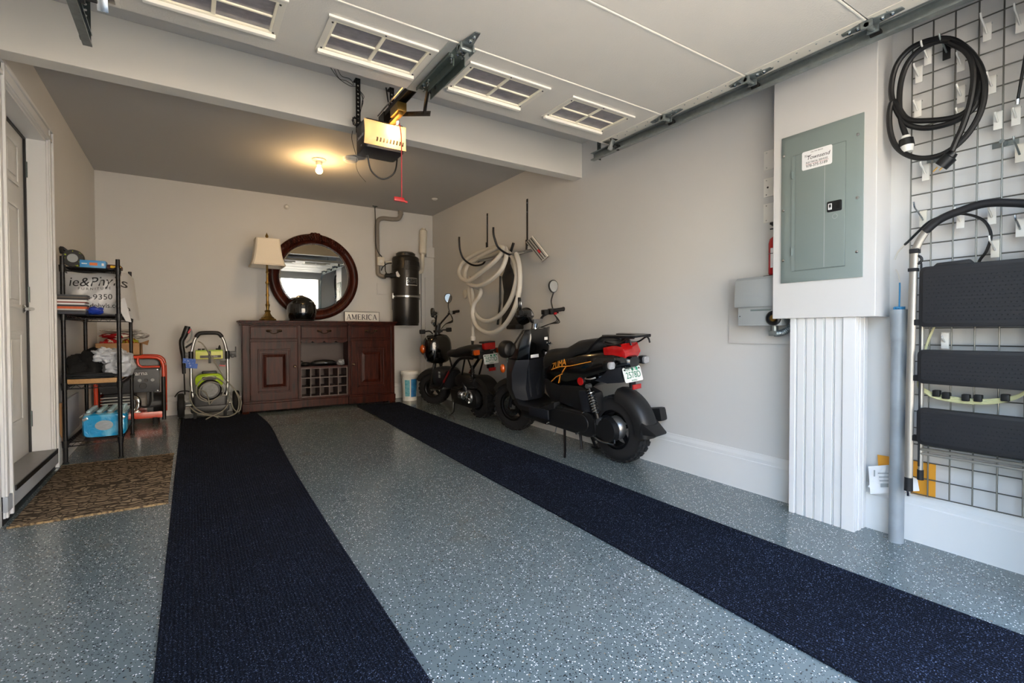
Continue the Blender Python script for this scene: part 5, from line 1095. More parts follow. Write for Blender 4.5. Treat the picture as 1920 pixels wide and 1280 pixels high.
# bottom shelf: shrink-wrapped water bottles
T = .244
wp = Thing('water_pack', 'blue shrink-wrapped pack of water bottles on the lowest shelf', 'water pack', (-.53, 4.83, T))
def m_film(m):
    nt = m.node_tree; L = nt.links; b = nt.nodes['Principled BSDF']; b.inputs['Roughness'].default_value = .12; b.inputs['Coat Weight'].default_value = .6
    tc = nt.nodes.new('ShaderNodeTexCoord'); ns = nt.nodes.new('ShaderNodeTexNoise'); ns.inputs['Scale'].default_value = 9; L.new(tc.outputs['Object'], ns.inputs['Vector'])
    rp = nt.nodes.new('ShaderNodeValToRGB'); rp.color_ramp.elements[0].position = .5; rp.color_ramp.elements[0].color = hexc('#1496cf'); rp.color_ramp.elements[1].position = .72; rp.color_ramp.elements[1].color = hexc('#7fc9e2'); L.new(ns.outputs[0], rp.inputs[0]); L.new(rp.outputs[0], b.inputs['Base Color'])
    n2 = nt.nodes.new('ShaderNodeTexNoise'); n2.inputs['Scale'].default_value = 25; n2.inputs['Distortion'].default_value = 2; L.new(tc.outputs['Object'], n2.inputs['Vector']); bp = nt.nodes.new('ShaderNodeBump'); bp.inputs['Strength'].default_value = .5; bp.inputs['Distance'].default_value = .006; L.new(n2.outputs[0], bp.inputs['Height']); L.new(bp.outputs[0], b.inputs['Normal'])
DEF['film'] = m_film; DEF['petbottle'] = ('#9fb8bd', .1, dict(var=.2, scale=30)); DEF['cap'] = ('#a7c3cd', .3)
px0, px1, pyf, pyb = -.655, -.405, 4.62, 5.02
wpb = MB().body([(pyf, T+.085, (px1-px0)/2-.012, .078, 6, (px0+px1)/2), (pyf+.015, T+.088, (px1-px0)/2, .086, 6, (px0+px1)/2), (pyb-.015, T+.088, (px1-px0)/2, .086, 6, (px0+px1)/2), (pyb, T+.085, (px1-px0)/2-.012, .078, 6, (px0+px1)/2)], 28)
wf_ = wp.part('film', wpb, 'film', smooth=50)
DEF['silverfilm'] = ('#c9d3d6', .12, dict(metal=.5, scale=40, stretch=(1, 1, 8), var=.3))
wp.part('clear_window', MB().body([(pyf-.0015, T+.088, .052, .036, 2), (pyf+.004, T+.088, .053, .037, 2)], 24).xf(Matrix.Translation(((px0+px1)/2, 0, 0))), 'silverfilm', wf_)
for q in (-1, 1):
    wp.part('clear_corner', MB().box(((px0+px1)/2+q*.105, pyf+.004, T+.14), (.034, .012, .02), (0, q*.5, 0)), 'silverfilm', wf_, bevel=.004)
for i in range(4):
    for j in range(6):
        cx_, cy_ = px0+.034+i*.061, pyf+.036+j*.064
        b_ = wp.part('bottle_neck', MB().lathe([(.029, T+.160), (.027, T+.172), (.013, T+.182), (.013, T+.186)], (cx_, cy_, 0), n=12), 'petbottle')
        wp.part('bottle_cap', MB().lathe([(.0145, T+.184), (.0145, T+.196), (.001, T+.197)], (cx_, cy_, 0), n=12), 'cap', b_)
DEF['carton'] = ('#b98f62', .7, dict(scale=12, var=.08)); DEF['cartonw'] = ('#c5c6d0', .6, dict(scale=30, var=.06))
fc = Thing('flat_carton', 'flat white printed carton leaning on the wall behind the shelf', 'carton', (-.765, 5.0, .1))
fc.part('panel', MB().slope(-.768, -.757, 4.62, 5.25, 0, .42), 'cartonw', bevel=.001)
fc.part('brown_edge', MB().slope(-.770, -.755, 4.612, 4.622, 0, .42), 'carton', smooth=0)
fc.part('print', MB().slope(-.757, -.7562, 4.70, 4.80, .12, .125).slope(-.757, -.7562, 4.70, 4.80, .14, .145).slope(-.757, -.7562, 4.70, 4.78, .16, .165).slope(-.757, -.7562, 4.72, 4.74, .28, .33), 'ink', smooth=0)
# ================================================================ generator
DEF['genorange'] = ('#d4401c', .32, dict(coat=.4, var=.04)); DEF['gendark'] = ('#26282c', .4, dict(var=.06)); DEF['genpanel'] = ('#33363b', .45, dict(var=.04))
gx0, gx1, gy0, gy1 = -.735, -.222, 5.93, 6.27; gz = fz(6.1)
ge = Thing('generator', 'orange framed portable generator with a black control panel', 'generator', (-.48, 6.1, gz))
def hoop(y, dx=0):
    z0_, z1_ = gz+.075, .768
    return cr([(gx0+dx, y, z0_), (gx0+dx, y, z0_+.2), (gx0+dx, y, z1_-.10), (gx0+.03+dx, y, z1_-.02), (gx0+.10+dx, y, z1_), (-.48+dx, y, z1_), (gx1-.10+dx, y, z1_), (gx1-.03+dx, y, z1_-.02), (gx1+dx, y, z1_-.10), (gx1+dx, y, z0_+.2), (gx1+dx, y, z0_)], 6)
ge.part('frame_hoop', MB().tube(hoop(gy0), .0165, 12), 'genorange'); ge.part('frame_hoop', MB().tube(hoop(gy1), .0165, 12), 'genorange')
ge.part('hoop_sleeve', MB().cyl((gx1, gy0, gz+.03), (gx1, gy0, .575), .0185, n=12), 'blackplastic')
ge.part('base_rail', MB().bb(gx0-.02, gx1+.0, gy0-.012, gy0+.012, gz+.055, gz+.115).bb(gx0-.02, gx1, gy1-.012, gy1+.012, gz+.055, gz+.115).bb(gx0-.02, gx0+.01, gy0, gy1, gz+.06, gz+.10).bb(gx1-.03, gx1, gy0, gy1, gz+.06, gz+.10), 'genorange', bevel=.004)
ge.part('cross_tube', MB().cyl((gx1, gy0, .68), (gx1+.004, gy1, .68), .013, n=10).cyl((gx0, gy0, .68), (gx0, gy1, .68), .013, n=10).cyl((gx1, gy0, gz+.15), (gx1, gy1, gz+.15), .012, n=10), 'genorange')
ge.part('handle_loop', MB().tube(cr([(-.42, gy0-.004, .765), (-.42, gy0-.006, .71), (-.40, gy0-.006, .682), (-.37, gy0-.006, .675), (-.25, gy0-.006, .675)], 5), .011, 10), 'genorange')
for x in (gx0+.05, gx1-.07):
    for y in (gy0, gy1): ge.part('foot', MB().cyl((x, y, fz(y)), (x, y, gz+.06), .022, n=12), 'rubber')
ge.part('fuel_tank', MB().prism(rpoly(.47, .17, .05, 5, cx=-.485, cy=.685), 'y', 5.985, 6.235), 'gendark', bevel=.02)
cpn = ge.part('control_panel', MB().bb(-.715, -.255, 5.945, 6.02, .428, .655), 'genpanel', bevel=.006)
ge.text('Husqvarna', .056, fr((-.468, 5.9437, .612), (1, 0, 0), (0, 0, 1)), 'paper', parent=cpn, squash=1.0)
for k, x in enumerate((-.62, -.54, -.47, -.41, -.36, -.31)):
    ge.part('outlet', MB().lathe([(.016, 0), (.015, -.004), (.006, -.004), (.006, -.001)], (x, 5.945, .545), 'y', 14), 'switchgrey' if k % 2 else 'black', cpn)
ge.part('socket', MB().lathe([(.03, 0), (.028, -.008), (.001, -.008)], (-.385, 5.945, .49), 'y', 18), 'black', cpn)
for x, z_ in ((-.27, .645), (-.27, .44), (-.70, .645), (-.70, .44)): ge.part('bolt', MB().lathe([(.008, 0), (.006, -.004)], (x, 5.945, z_), 'y', 8), 'steel', cpn)
ge.part('engine_block', MB().box((-.57, 6.1, .30), (.24, .22, .24)).cyl((-.50, 5.98, .32), (-.50, 6.05, .32), .085, n=20), 'gendark', bevel=.01)
fn = MB()
for k in range(7): fn.box((-.60, 6.1, .22+k*.028), (.22, .25, .008))
ge.part('cooling_fins', fn, 'alu')
ge.part('exhaust_elbow', MB().tube(cr([(-.47, 5.99, .40), (-.43, 5.975, .36), (-.425, 5.975, .30), (-.45, 5.98, .25), (-.47, 5.99, .22)], 6), .022, 12), 'chrome')
ge.part('carburetor', MB().box((-.46, 5.985, .24), (.07, .05, .07)).cyl((-.43, 5.97, .22), (-.43, 6.02, .22), .026), 'alu', bevel=.006)
ge.part('alternator', MB().cyl((-.36, 6.12, .30), (-.24, 6.12, .30), .105, n=24).bb(-.36, -.31, 6.02, 6.22, gz+.10, .44), 'gendark')
ge.part('red_valve', MB().box((-.40, 5.97, .215), (.09, .03, .02)), 'red', bevel=.004)
ge.part('fuel_hose', MB().tube(cr([(-.44, 5.985, .33), (-.40, 5.97, .29), (-.35, 5.97, .29), (-.33, 5.985, .34), (-.33, 6.0, .42)], 6), .008, 8), 'rubber')
ge.part('wheel_bracket', MB().bb(gx0+.05, gx0+.12, gy1-.03, gy1+.01, gz+.10, .64), 'gendark')
ge.part('sticker', MB().bb(gx1+.0, gx1+.001, 6.02, 6.12, .60, .70), 'switchgrey', smooth=0)
# carton and packets on the generator
TG = .786
cbx = Thing('cardboard_box', 'open brown cardboard box on top of the generator', 'box', (-.55, 6.1, TG))
cbx.part('sides', MB().bb(-.74, -.402, 5.97, 5.976, TG, .905).bb(-.74, -.402, 6.224, 6.23, TG, .905).bb(-.408, -.402, 5.97, 6.23, TG, .905).bb(-.74, -.734, 5.97, 6.23, TG, .905).bb(-.74, -.402, 5.97, 6.23, TG, TG+.006), 'carton', smooth=0)
cbx.part('flap', MB().loft([[(-.404, 5.975, .905), (-.404, 6.225, .905), (-.400, 6.225, .905), (-.400, 5.975, .905)], [(-.352, 6.01, .885), (-.352, 6.225, .93), (-.348, 6.225, .928), (-.348, 6.01, .882)]]), 'carton', smooth=0)
DEF['pk_red'] = ('#b01e26', .22, dict(scale=18, col2='#d8d2c8', lo=.55, hi=.6)); DEF['pk_green'] = ('#b9b83a', .22, dict(scale=20, col2='#a61f26', lo=.5, hi=.55)); DEF['pk_clear'] = ('#c9c6c2', .15, dict(scale=25, col2='#8f8a86', lo=.45, hi=.65))
def packet(c, r, seed, mat, label): return solo('snack_packet', lump(c, r, seed, .10, 26, 14, freq=5), mat, label, 'packet', smooth=50, group='packets in the cardboard box')
packet((-.64, 6.09, .90), (.075, .10, .045), 31, 'pk_red', 'crinkled red packet in the cardboard box next to the wall')
packet((-.485, 6.09, .90), (.065, .09, .045), 32, 'pk_green', 'yellow-green and red packet in the cardboard box')
packet((-.60, 6.11, .975), (.115, .09, .024), 33, 'pk_red', 'flat red and white packet lying on the other packets')
packet((-.41, 6.11, .975), (.065, .08, .026), 34, 'pk_clear', 'clear crinkled packet at the open side of the box')
packet((-.56, 6.11, 1.022), (.15, .09, .014), 35, 'pk_clear', 'flat pale wrapper topmost on the pile of packets')
# ================================================================ pressure washer
DEF['lime'] = ('#a6c81f', .35, dict(var=.05)); DEF['limelight'] = ('#d8dc6a', .4, dict(var=.05)); DEF['hose'] = ('#8c887c', .5, dict(scale=100, var=.1))
DEF['tagblue'] = ('#2f62c0', .5, dict(scale=60, col2='#9fb4e0', lo=.6, hi=.64))
DEF['fancover'] = ('#9a9c9c', .6, dict(metal=.4, scale=60, var=.3))
wy = 6.08; wz = fz(6.08)+.012
pw = Thing('pressure_washer', 'lime green electric pressure washer with silver tube handle', 'pressure washer', (.17, wy, wz))
xl, xr_ = .008, .330
hp_ = cr([(xl+.02, wy-.04, wz+.16), (xl, wy-.03, .45), (xl-.002, wy-.02, .70), (xl+.004, wy-.02, .80), (xl+.03, wy-.02, .92), (xl+.06, wy-.02, .975)], 6)
pw.part('handle_tube', MB().tube(hp_, .0155, 12), 'alu'); pw.part('handle_tube', MB().tube([Vector((xl+xr_-p.x, p.y, p.z)) for p in hp_], .0155, 12), 'alu')
pw.part('grip', MB().tube(cr([(xl+.045, wy-.02, .955), (xl+.065, wy-.02, .985), (xl+.10, wy-.02, 1.0), (xr_-.10, wy-.02, 1.0), (xr_-.065, wy-.02, .985), (xr_-.045, wy-.02, .955)], 6), .0205, 12), 'rubberblk', label='black foam grip')
tp = pw.part('tool_panel', MB().prism(rpoly(.245, .082, .01, cx=.168, cy=.770), 'y', wy-.055, wy+.02), 'limelight', bevel=.006)
pw.part('panel_top', MB().bb(.046, .29, wy-.05, wy+.05, .808, .822), 'lime', tp, bevel=.004)
pw.part('nameplate', MB().bb(.085, .272, wy-.0568, wy-.055, .742, .768), 'gunmetal', tp, smooth=0)
pw.text('ELECTRIC', .020, fr((.20, wy-.0573, .755), (1, 0, 0), (0, 0, 1)), 'paper', parent=tp)
for x in (.08, .115, .24): pw.part('nozzle', MB().cyl((x, wy, .82), (x, wy, .838), .012, n=10), 'blackplastic', tp)
pw.part('nozzle', MB().tube([(.262, wy, .82), (.262, wy, .85), (.262, wy, .872)], [.014, .012, .004], 10), 'blackplastic', tp)
pw.part('hook_strap', MB().bb(.158, .182, wy-.064, wy-.054, .685, .815), 'blackplastic', bevel=.003)
pw.part('collar', MB().cyl((xl-.002, wy-.02, .725), (xl-.002, wy-.02, .81), .022, n=12), 'blackplastic'); pw.part('collar', MB().cyl((xr_+.002, wy-.02, .725), (xr_+.002, wy-.02, .81), .022, n=12), 'blackplastic')
pw.part('hose_hook', MB().bb(xr_+.02, xr_+.08, wy-.03, wy-.01, .765, .805).bb(xr_+.075, xr_+.085, wy-.03, wy-.01, .74, .855).cyl((xr_+.05, wy-.03, .755), (xr_+.05, wy+.02, .755), .02), 'blackplastic', bevel=.003)
# motor under a lime hood
pw.part('motor_hood', MB().body([(wy-.10, .50, .10, .062, 3, .165), (wy-.085, .505, .125, .075, 3, .165), (wy+.09, .505, .125, .075, 3, .165), (wy+.11, .50, .10, .062, 3, .165)], 24), 'lime', bevel=0)
pw.part('hood_top', MB().bb(.10, .235, wy-.06, wy+.06, .575, .60), 'blackplastic', bevel=.01)
pw.part('motor_label', MB().bb(.10, .225, wy-.103, wy-.098, .515, .55), 'gunmetal', smooth=0)
pw.part('motor', MB().lathe([(.10, .02), (.105, -.0), (.105, -.03), (.09, -.045), (.001, -.045)], (.168, wy-.075, .415), 'y', 28), 'blackplastic')
pw.part('fan_cover', MB().lathe([(.074, 0), (.072, -.006), (.02, -.008), (.001, -.008)], (.168, wy-.12, .415), 'y', 28), 'fancover', label='round silver fan cover')
pw.part('body', MB().prism(rpoly(.30, .19, .03, cx=.168, cy=.27), 'y', wy-.10, wy+.11), 'blackplastic', bevel=.02)
pw.part('base_tray', MB().prism(rpoly(.34, .07, .02, cx=.168, cy=wz+.085), 'y', wy-.13, wy+.12), 'blackplastic', bevel=.01)
pw.part('front_foot', MB().bb(.02, .05, wy-.14, wy-.11, fz(wy-.12)+.011, wz+.08).bb(.285, .315, wy-.14, wy-.11, fz(wy-.12)+.011, wz+.08), 'rubber', bevel=.004)
for x in (-.085, .415):
    wl_ = pw.part('wheel', MB().lathe([(.05, -.03), (.115, -.03), (.125, -.018), (.125, .018), (.115, .03), (.05, .03), (.001, .02)], (x, wy+.08, fz(wy+.08)+.125), 'x', 28), 'rubber')
    pw.part('hub', MB().lathe([(.05, -.034), (.05, .034), (.015, .04), (.001, .04)], (x, wy+.08, fz(wy+.08)+.125), 'x', 18), 'gendark', wl_)
pw.part('axle', MB().cyl((-.09, wy+.08, fz(wy)+.125), (.42, wy+.08, fz(wy)+.125), .01, n=10), 'steel')
# spray gun and lance hung on the side
gxp = -.058
pw.part('lance', MB().cyl((gxp+.008, wy-.02, .37), (gxp+.004, wy-.02, .60), .006, n=8), 'gunmetal')
pw.part('lance_grip', MB().cyl((gxp+.004, wy-.02, .585), (gxp, wy-.02, .74), .0165, n=12), 'rubberblk')
gun = pw.part('spray_gun', MB().tube(cr([(gxp, wy-.02, .73), (gxp-.004, wy-.02, .80), (gxp-.012, wy-.02, .86), (gxp-.012, wy-.02, .92), (gxp+.008, wy-.02, .965), (gxp+.03, wy-.02, 1.03), (gxp+.04, wy-.02, 1.07)], 5), [.017, .018, .019, .02, .022, .024, .024, .024, .024, .024, .023, .023, .024, .024, .024, .025, .025, .025, .025, .025, .026, .028, .028, .029, .029, .029, .029, .028, .027, .026, .025][:31], 12), 'blackplastic', label='black spray gun')
pw.part('trigger', MB().tube(cr([(gxp+.03, wy-.02, .90), (gxp+.065, wy-.02, .94), (gxp+.075, wy-.02, 1.0), (gxp+.062, wy-.02, 1.05)], 5), .008, 8), 'switchgrey', gun)
pw.part('trigger_lock', MB().box((gxp+.055, wy-.035, 1.02), (.018, .02, .05), (0, .4, 0)), 'red', gun, bevel=.004)
pw.part('gun_hook', MB().bb(gxp-.0, xl, wy-.03, wy-.01, .765, .80).tube(cr([(gxp+.02, wy-.02, .85), (gxp+.05, wy-.02, .875), (gxp+.085, wy-.02, .90)], 4), .01, 8), 'blackplastic')
pw.part('care_tag', MB().box((-.008, wy-.06, .715), (.11, .003, .05), (0, .12, 0)).box((.012, wy-.06, .665), (.10, .003, .05), (0, .12, 0)), 'tagblue', smooth=0, label='blue printed paper tag')
pw.part('hang_tag', MB().box((.285, wy-.03, .68), (.055, .003, .06), (0, .1, 0)), 'gunmetal', smooth=0); pw.part('tag_stripe', MB().box((.285, wy-.032, .655), (.055, .003, .014), (0, .1, 0)), 'red', smooth=0)
# grey hose looped over the front
hz = fz(wy-.15)+.018
def HP(l): return [PY(u, v_, yy) for u, v_, yy in l]
for l in ([(372, 640, 6.06), (380, 645, 6.02), (392, 662, 6.01), (405, 682, 6.0), (420, 708, 5.99), (440, 730, 5.99), (452, 752, 5.97), (448, 771, 5.95), (438, 766, 5.95), (430, 742, 5.96), (422, 720, 5.96), (405, 708, 5.955), (385, 708, 5.955), (370, 722, 5.955), (370, 742, 5.955), (385, 752, 5.955), (405, 748, 5.955), (418, 738, 5.955), (414, 722, 5.955), (395, 716, 5.955), (376, 726, 5.95), (375, 742, 5.95), (388, 750, 5.95)],
          [(358, 728, 5.95), (356, 745, 5.93), (364, 762, 5.92), (382, 774, 5.91), (402, 780, 5.885), (412, 787, 5.86), (398, 789, 5.85), (386, 787, 5.86), (395, 781, 5.885), (415, 772, 5.91), (428, 756, 5.92), (430, 735, 5.94)],
          [(355, 762, 5.93), (370, 774, 5.91), (395, 779, 5.895), (425, 781, 5.90), (444, 772, 5.93), (448, 750, 5.96), (440, 730, 5.97)],
          [(372, 730, 5.945), (385, 735, 5.945), (391, 748, 5.945), (393, 758, 5.945), (400, 750, 5.945), (415, 742, 5.945), (424, 740, 5.95)]):
    pw.part('hose', MB().tube(cr(HP(l), 5), .0062, 8), 'hose', label='grey coiled hose')
pw.part('power_cable', MB().tube(cr([(-.135, wy-.02, wz+.22), (-.10, wy-.06, wz+.27), (-.04, wy-.08, wz+.28), (.02, wy-.10, wz+.26)], 6), .006, 8), 'cable')
# ================================================================ vacuum hose on two wall hooks
DEF['hosecream'] = ('#d2cec5', .45, dict(scale=6, var=.05)); DEF['meshblack'] = ('#19191b', .6, dict(scale=120, var=.3))
def whook(y, zt, zb, tip, low, label):
    t = Thing('wall_hook', label, 'hook', (XR, y, zb))
    tx = PY(*tip, y); lx = PY(*low, y)
    t.part('bar', MB().bb(XR-.006, XR, y-.011, y+.011, zb, zt), 'blackmetal', bevel=.001)
    t.part('arm', MB().tube(cr([(XR-.012, y, zb+.06), (XR-.015, y, zb-.04), (XR-.05, y, lx.z+.03), ((XR+tx.x)/2, y, lx.z-.005), (tx.x+.06, y, lx.z+.05), (tx.x+.012, y, lx.z+.14), (tx.x, y, tx.z-.05), (tx.x, y, tx.z)], 6), .0105, 10), 'blackmetal', label='curved steel hook arm')
    for z in (zt-.04, zt-.13): t.part('screw', MB().lathe([(.007, 0), (.005, -.004)], (XR-.006, y, z), 'x', 8), 'steel')
whook(4.857, 2.344, 1.955, (861, 444), (896, 497), 'black steel hook nearer the corner carrying the white hose')
whook(4.067, 2.328, 1.86, (925, 426), (950, 476), 'black steel hook with the floor tool behind its bar')
hz_ = Thing('vacuum_hose', 'long white vacuum hose looped over two wall hooks', 'hose', (2.6, 4.4, 1.0))
def HX(l): return [PX(u, v, x) for u, v, x in l]
A_ = [(897, 482, 2.62), (925, 468, 2.62), (942, 463, 2.62), (940, 475, 2.60), (925, 492, 2.56), (900, 512, 2.54), (878, 526, 2.54), (864, 520, 2.56), (861, 507, 2.60), (870, 490, 2.64), (890, 477, 2.67), (915, 467, 2.70), (938, 462, 2.70)]
B_ = [(938, 462, 2.70), (948, 466, 2.66), (949, 482, 2.60), (940, 505, 2.56), (920, 525, 2.54), (897, 536, 2.54), (879, 532, 2.56), (872, 520, 2.60), (876, 500, 2.65), (892, 487, 2.68), (920, 477, 2.72), (945, 472, 2.72), (958, 478, 2.66), (967, 498, 2.60), (968, 525, 2.58), (958, 560, 2.57), (940, 588, 2.56), (920, 601, 2.56), (903, 600, 2.57), (890, 585, 2.60), (883, 565, 2.63), (880, 545, 2.66), (884, 530, 2.68)]
C_ = [(968, 476, 2.62), (974, 500, 2.58), (974, 540, 2.56), (966, 575, 2.55), (950, 605, 2.54), (930, 622, 2.54), (910, 623, 2.54), (893, 610, 2.55), (886, 590, 2.56), (889, 570, 2.57), (899, 555, 2.58), (901, 545, 2.60), (893, 538, 2.62)]
hs1 = hz_.part('hose', MB().tube(cr(HX(A_+B_[1:]), 7), .0225, 14), 'hosecream'); hz_.part('hose', MB().tube(cr(HX(C_), 7), .0235, 14), 'hosecream')
hz_.part('hose', MB().tube(cr(HX([(880, 520, 2.66), (885, 540, 2.64), (887, 570, 2.63), (887, 605, 2.62), (887, 632, 2.62)]), 7), .021, 14), 'hosecream')
e0, e1, e2 = PX(887, 630, 2.62), PX(886.5, 638, 2.62), PX(886, 646, 2.62)
hz_.part('cuff', MB().tube([e0, e0+(e1-e0)*.3, e1], [.024, .028, .026], 14), 'white_plastic'); hz_.part('nozzle', MB().tube([e1, e2], [.02, .014], 12), 'steel')
ft = Thing('floor_tool', 'silver vacuum wand with a wide brush head on the wall', 'vacuum tool', PX(1000, 470, 2.6))
ft.part('wand', MB().cyl(PX(885, 492, 2.70), PX(1007, 467, 2.615), .0155, n=12), 'steel')
hd_ = Matrix.Translation(PX(1008, 467, 2.60)) @ Matrix.Rotation(math.radians(38), 4, 'Z') @ Matrix.Rotation(math.radians(52), 4, 'X')
bhd = ft.part('brush_head', MB().box((0, 0, 0), (.04, .235, .085)).xf(hd_), 'satin', bevel=.006)
for q in (-.028, -.008, .014): ft.part('bristle_row', MB().box((-.022, 0, q), (.01, .22, .007)).xf(hd_), 'gunmetal', bhd, bevel=.001)
ft.part('bumper', MB().box((-.012, 0, .036), (.034, .235, .010)).xf(hd_), 'cream_plastic', bhd, bevel=.002)
ft.part('red_pedal', MB().box((-.024, -.03, .002), (.012, .035, .018)).xf(hd_), 'red', bhd, bevel=.002)
mbg = Thing('mesh_bag', 'black mesh bag hanging from the hook behind the hose', 'bag', PX(955, 613, 2.72))
def ringm(y, z, hw, hd__): return [Vector((2.735+hd__*math.sin(a), y+hw*math.cos(a), z)) for a in [2*math.pi*k/16 for k in range(16)]]
bagr = [ringm(4.25, 1.80, .022, .012), ringm(4.26, 1.70, .03, .016), ringm(4.26, 1.63, .075, .022), ringm(4.27, 1.57, .11, .03), ringm(4.25, 1.42, .085, .035), ringm(4.22, 1.2, .14, .045), ringm(4.21, 1.06, .18, .05)]
mbg.part('bag', MB().loft(bagr), 'meshblack', smooth=50)
mbg.part('strap', MB().tube([(2.745, 4.18, 1.90), (2.735, 4.25, 1.76)], .014, 8), 'meshblack'); mbg.part('strap', MB().tube([(2.70, 4.36, 1.58), (2.69, 4.35, 1.3), (2.69, 4.40, 1.08)], .012, 6), 'cable')
mbg.part('base_bar', MB().bb(2.66, 2.76, 4.02, 4.19, 1.03, 1.075), 'blackplastic', bevel=.01)
solo('round_plate', MB().lathe([(.055, 0), (.052, -.02), (.03, -.03), (.001, -.032)], tuple(PX(874, 551, XR)), 'x', 24), 'cream_plastic', 'round cream wall plate beside the hanging hose', 'wall plate')
# ================================================================ mopeds
DEF.update({'tyre': ('#17171a', .8, dict(scale=60, var=.15, bump=.3, bscale=90)), 'body_black': ('#07080a', .14, dict(coat=.8, coatr=.06, var=.02)), 'body_satin': ('#1d2027', .38, dict(var=.04)), 'plastic_dk': ('#141517', .46, dict(scale=90, var=.1)), 'seat': ('#101113', .62, dict(scale=200, var=.15)),
 'engine': ('#9c9ea0', .32, dict(metal=.9, scale=25, var=.2)), 'lens_red': ('#c01616', .12, dict(coat=1, scale=30, var=.25)), 'lens_dark_red': ('#6e0d10', .12, dict(coat=1, var=.2)), 'lens_amber': ('#d0560f', .14, dict(coat=1, scale=50, var=.25)), 'lens_clear': ('#c9ccd2', .1, dict(coat=1, metal=.3, scale=60, var=.3)),
 'plate': ('#e4e8e6', .4, dict(var=.02)), 'plate_green': ('#0f7a5c', .5, dict(var=.05)), 'plate_sticker': ('#1d9a78', .5), 'decal': ('#e2922a', .4, dict(var=.05)), 'decal_dk': ('#b5561c', .4), 'frame_red': ('#7a1118', .4, dict(var=.05)), 'mirror2': ('#b8bcbe', .03, dict(metal=1, var=0))})
def wheel(t, c, R, W, rim_r, M=None, name='wheel', knobs=26, spokes=5, disc=None):
    """tyre with tread blocks, rim, spokes, hub; axle along x, built at the origin then moved by M"""
    M = M or Matrix.Translation(c)
    p = []
    for k in range(13):
        a = math.pi*k/12; p.append((rim_r+(R-rim_r)*math.sin(a)**.55 if 0 < k < 12 else rim_r, -W/2*math.cos(a)*(1.0 if 2 < k < 10 else .93)))
    ty = t.part('tyre', MB().lathe(p, (0, 0, 0), 'x', 40, cap=False).xf(M), 'tyre', smooth=50)
    kb = MB()
    for k in range(knobs):
        a = 2*math.pi*k/knobs
        for q, (w_, rr) in enumerate(((-.36, .955), (-.13, .995), (.13, .995), (.36, .955))):
            aa = a+(.5 if q % 2 else 0)*2*math.pi/knobs; kb.box((w_*W, R*rr*math.cos(aa), R*rr*math.sin(aa)), (W*.20, .010, .034), Matrix.Rotation(aa, 3, 'X'))
    t.part('tread_blocks', kb.xf(M), 'tyre', ty, kind='stuff')
    rm = t.part('rim', MB().lathe([(rim_r, -W*.36), (rim_r-.012, -W*.40), (rim_r-.022, -W*.36), (rim_r-.03, -W*.1), (rim_r-.03, W*.1), (rim_r-.022, W*.36), (rim_r-.012, W*.40), (rim_r, W*.36)], (0, 0, 0), 'x', 36, cap=False).xf(M), 'blackmetal', ty)
    for k in range(spokes):
        a = 2*math.pi*k/spokes+.3; t.part('spoke', MB().box((0, .5*(rim_r-.02)*math.cos(a), .5*(rim_r-.02)*math.sin(a)), (.028, rim_r-.03, .03), Matrix.Rotation(a, 3, 'X')).xf(M), 'blackmetal', rm, bevel=.005)
    t.part('hub', MB().lathe([(.012, -W*.42), (.035, -W*.36), (.038, W*.36), (.012, W*.42)], (0, 0, 0), 'x', 18).xf(M), 'engine', rm)
    if disc:
        t.part('brake_disc', MB().lathe([(disc, -.002), (disc, .002), (disc*.55, .002), (disc*.55, -.002), (disc, -.002)], (-W*.46, 0, 0), 'x', 30, cap=False).xf(M), 'steel', rm)
        dm = MB()
        for k in range(12): a = 2*math.pi*k/12; dm.lathe([(.006, -.0035), (.006, .0035)], (-W*.46, disc*.8*math.cos(a), disc*.8*math.sin(a)), 'x', 8)
        t.part('disc_holes', dm.xf(M), 'black', rm, kind='stuff')
    return ty
def mirror_arm(t, a, b, c, R=.048, yaw=0, tall=1.3):
    arm = t.part('mirror_stalk', MB().tube(cr([a, b, c], 6), .0065, 8), 'blackmetal'); c = Vector(c)+Vector((0, 0, .05))
    Mx = Matrix.Translation(c) @ Matrix.Rotation(yaw, 4, 'Z'); poly = []
    for k in range(20):
        an = 2*math.pi*k/20; poly.append((R*math.cos(an)*(1+.12*math.sin(an)), R*tall*math.sin(an)))
    t.part('mirror_housing', MB().prism(poly, 'y', -.004, .022).xf(Mx), 'blackplastic', arm, bevel=.006); t.part('mirror_glass', MB().prism([(x*.88, z*.88) for x, z in poly], 'y', -.006, -.003).xf(Mx), 'mirror2', arm)
    return arm
def number_plate(t, M, number):
    """plate in the local xz plane facing -y"""
    pl = t.part('number_plate', MB().prism(rpoly(.19, .108, .012, 4), 'y', -.0015, .0015).xf(M), 'plate', label='white licence plate with green characters')
    F_ = lambda x, z: M @ fr((x, -.0022, z), (1, 0, 0), (0, 0, 1))
    t.text(number, .066, F_(.004, -.006), 'plate_green', parent=pl, squash=.86); t.text('N.H.', .027, F_(-.045, .036), 'plate_green', parent=pl); t.text('3', .026, F_(.032, .036), 'plate_green', parent=pl); t.text('MOPED', .017, F_(0, -.045), 'plate_green', parent=pl)
    t.part('state_seal', MB().lathe([(.012, -.003), (.012, -.002)], (.006, 0, .036), 'y', 14).xf(M), 'plate_green', pl); t.part('date_sticker', MB().bb(.042, .062, -.003, -.0014, .026, .046).xf(M), 'plate_sticker', pl)
    for x in (-.078, .076): t.part('bolt', MB().lathe([(.006, -.006), (.007, -.0015)], (x, 0, .038), 'y', 8).xf(M), 'black', pl)
    return pl
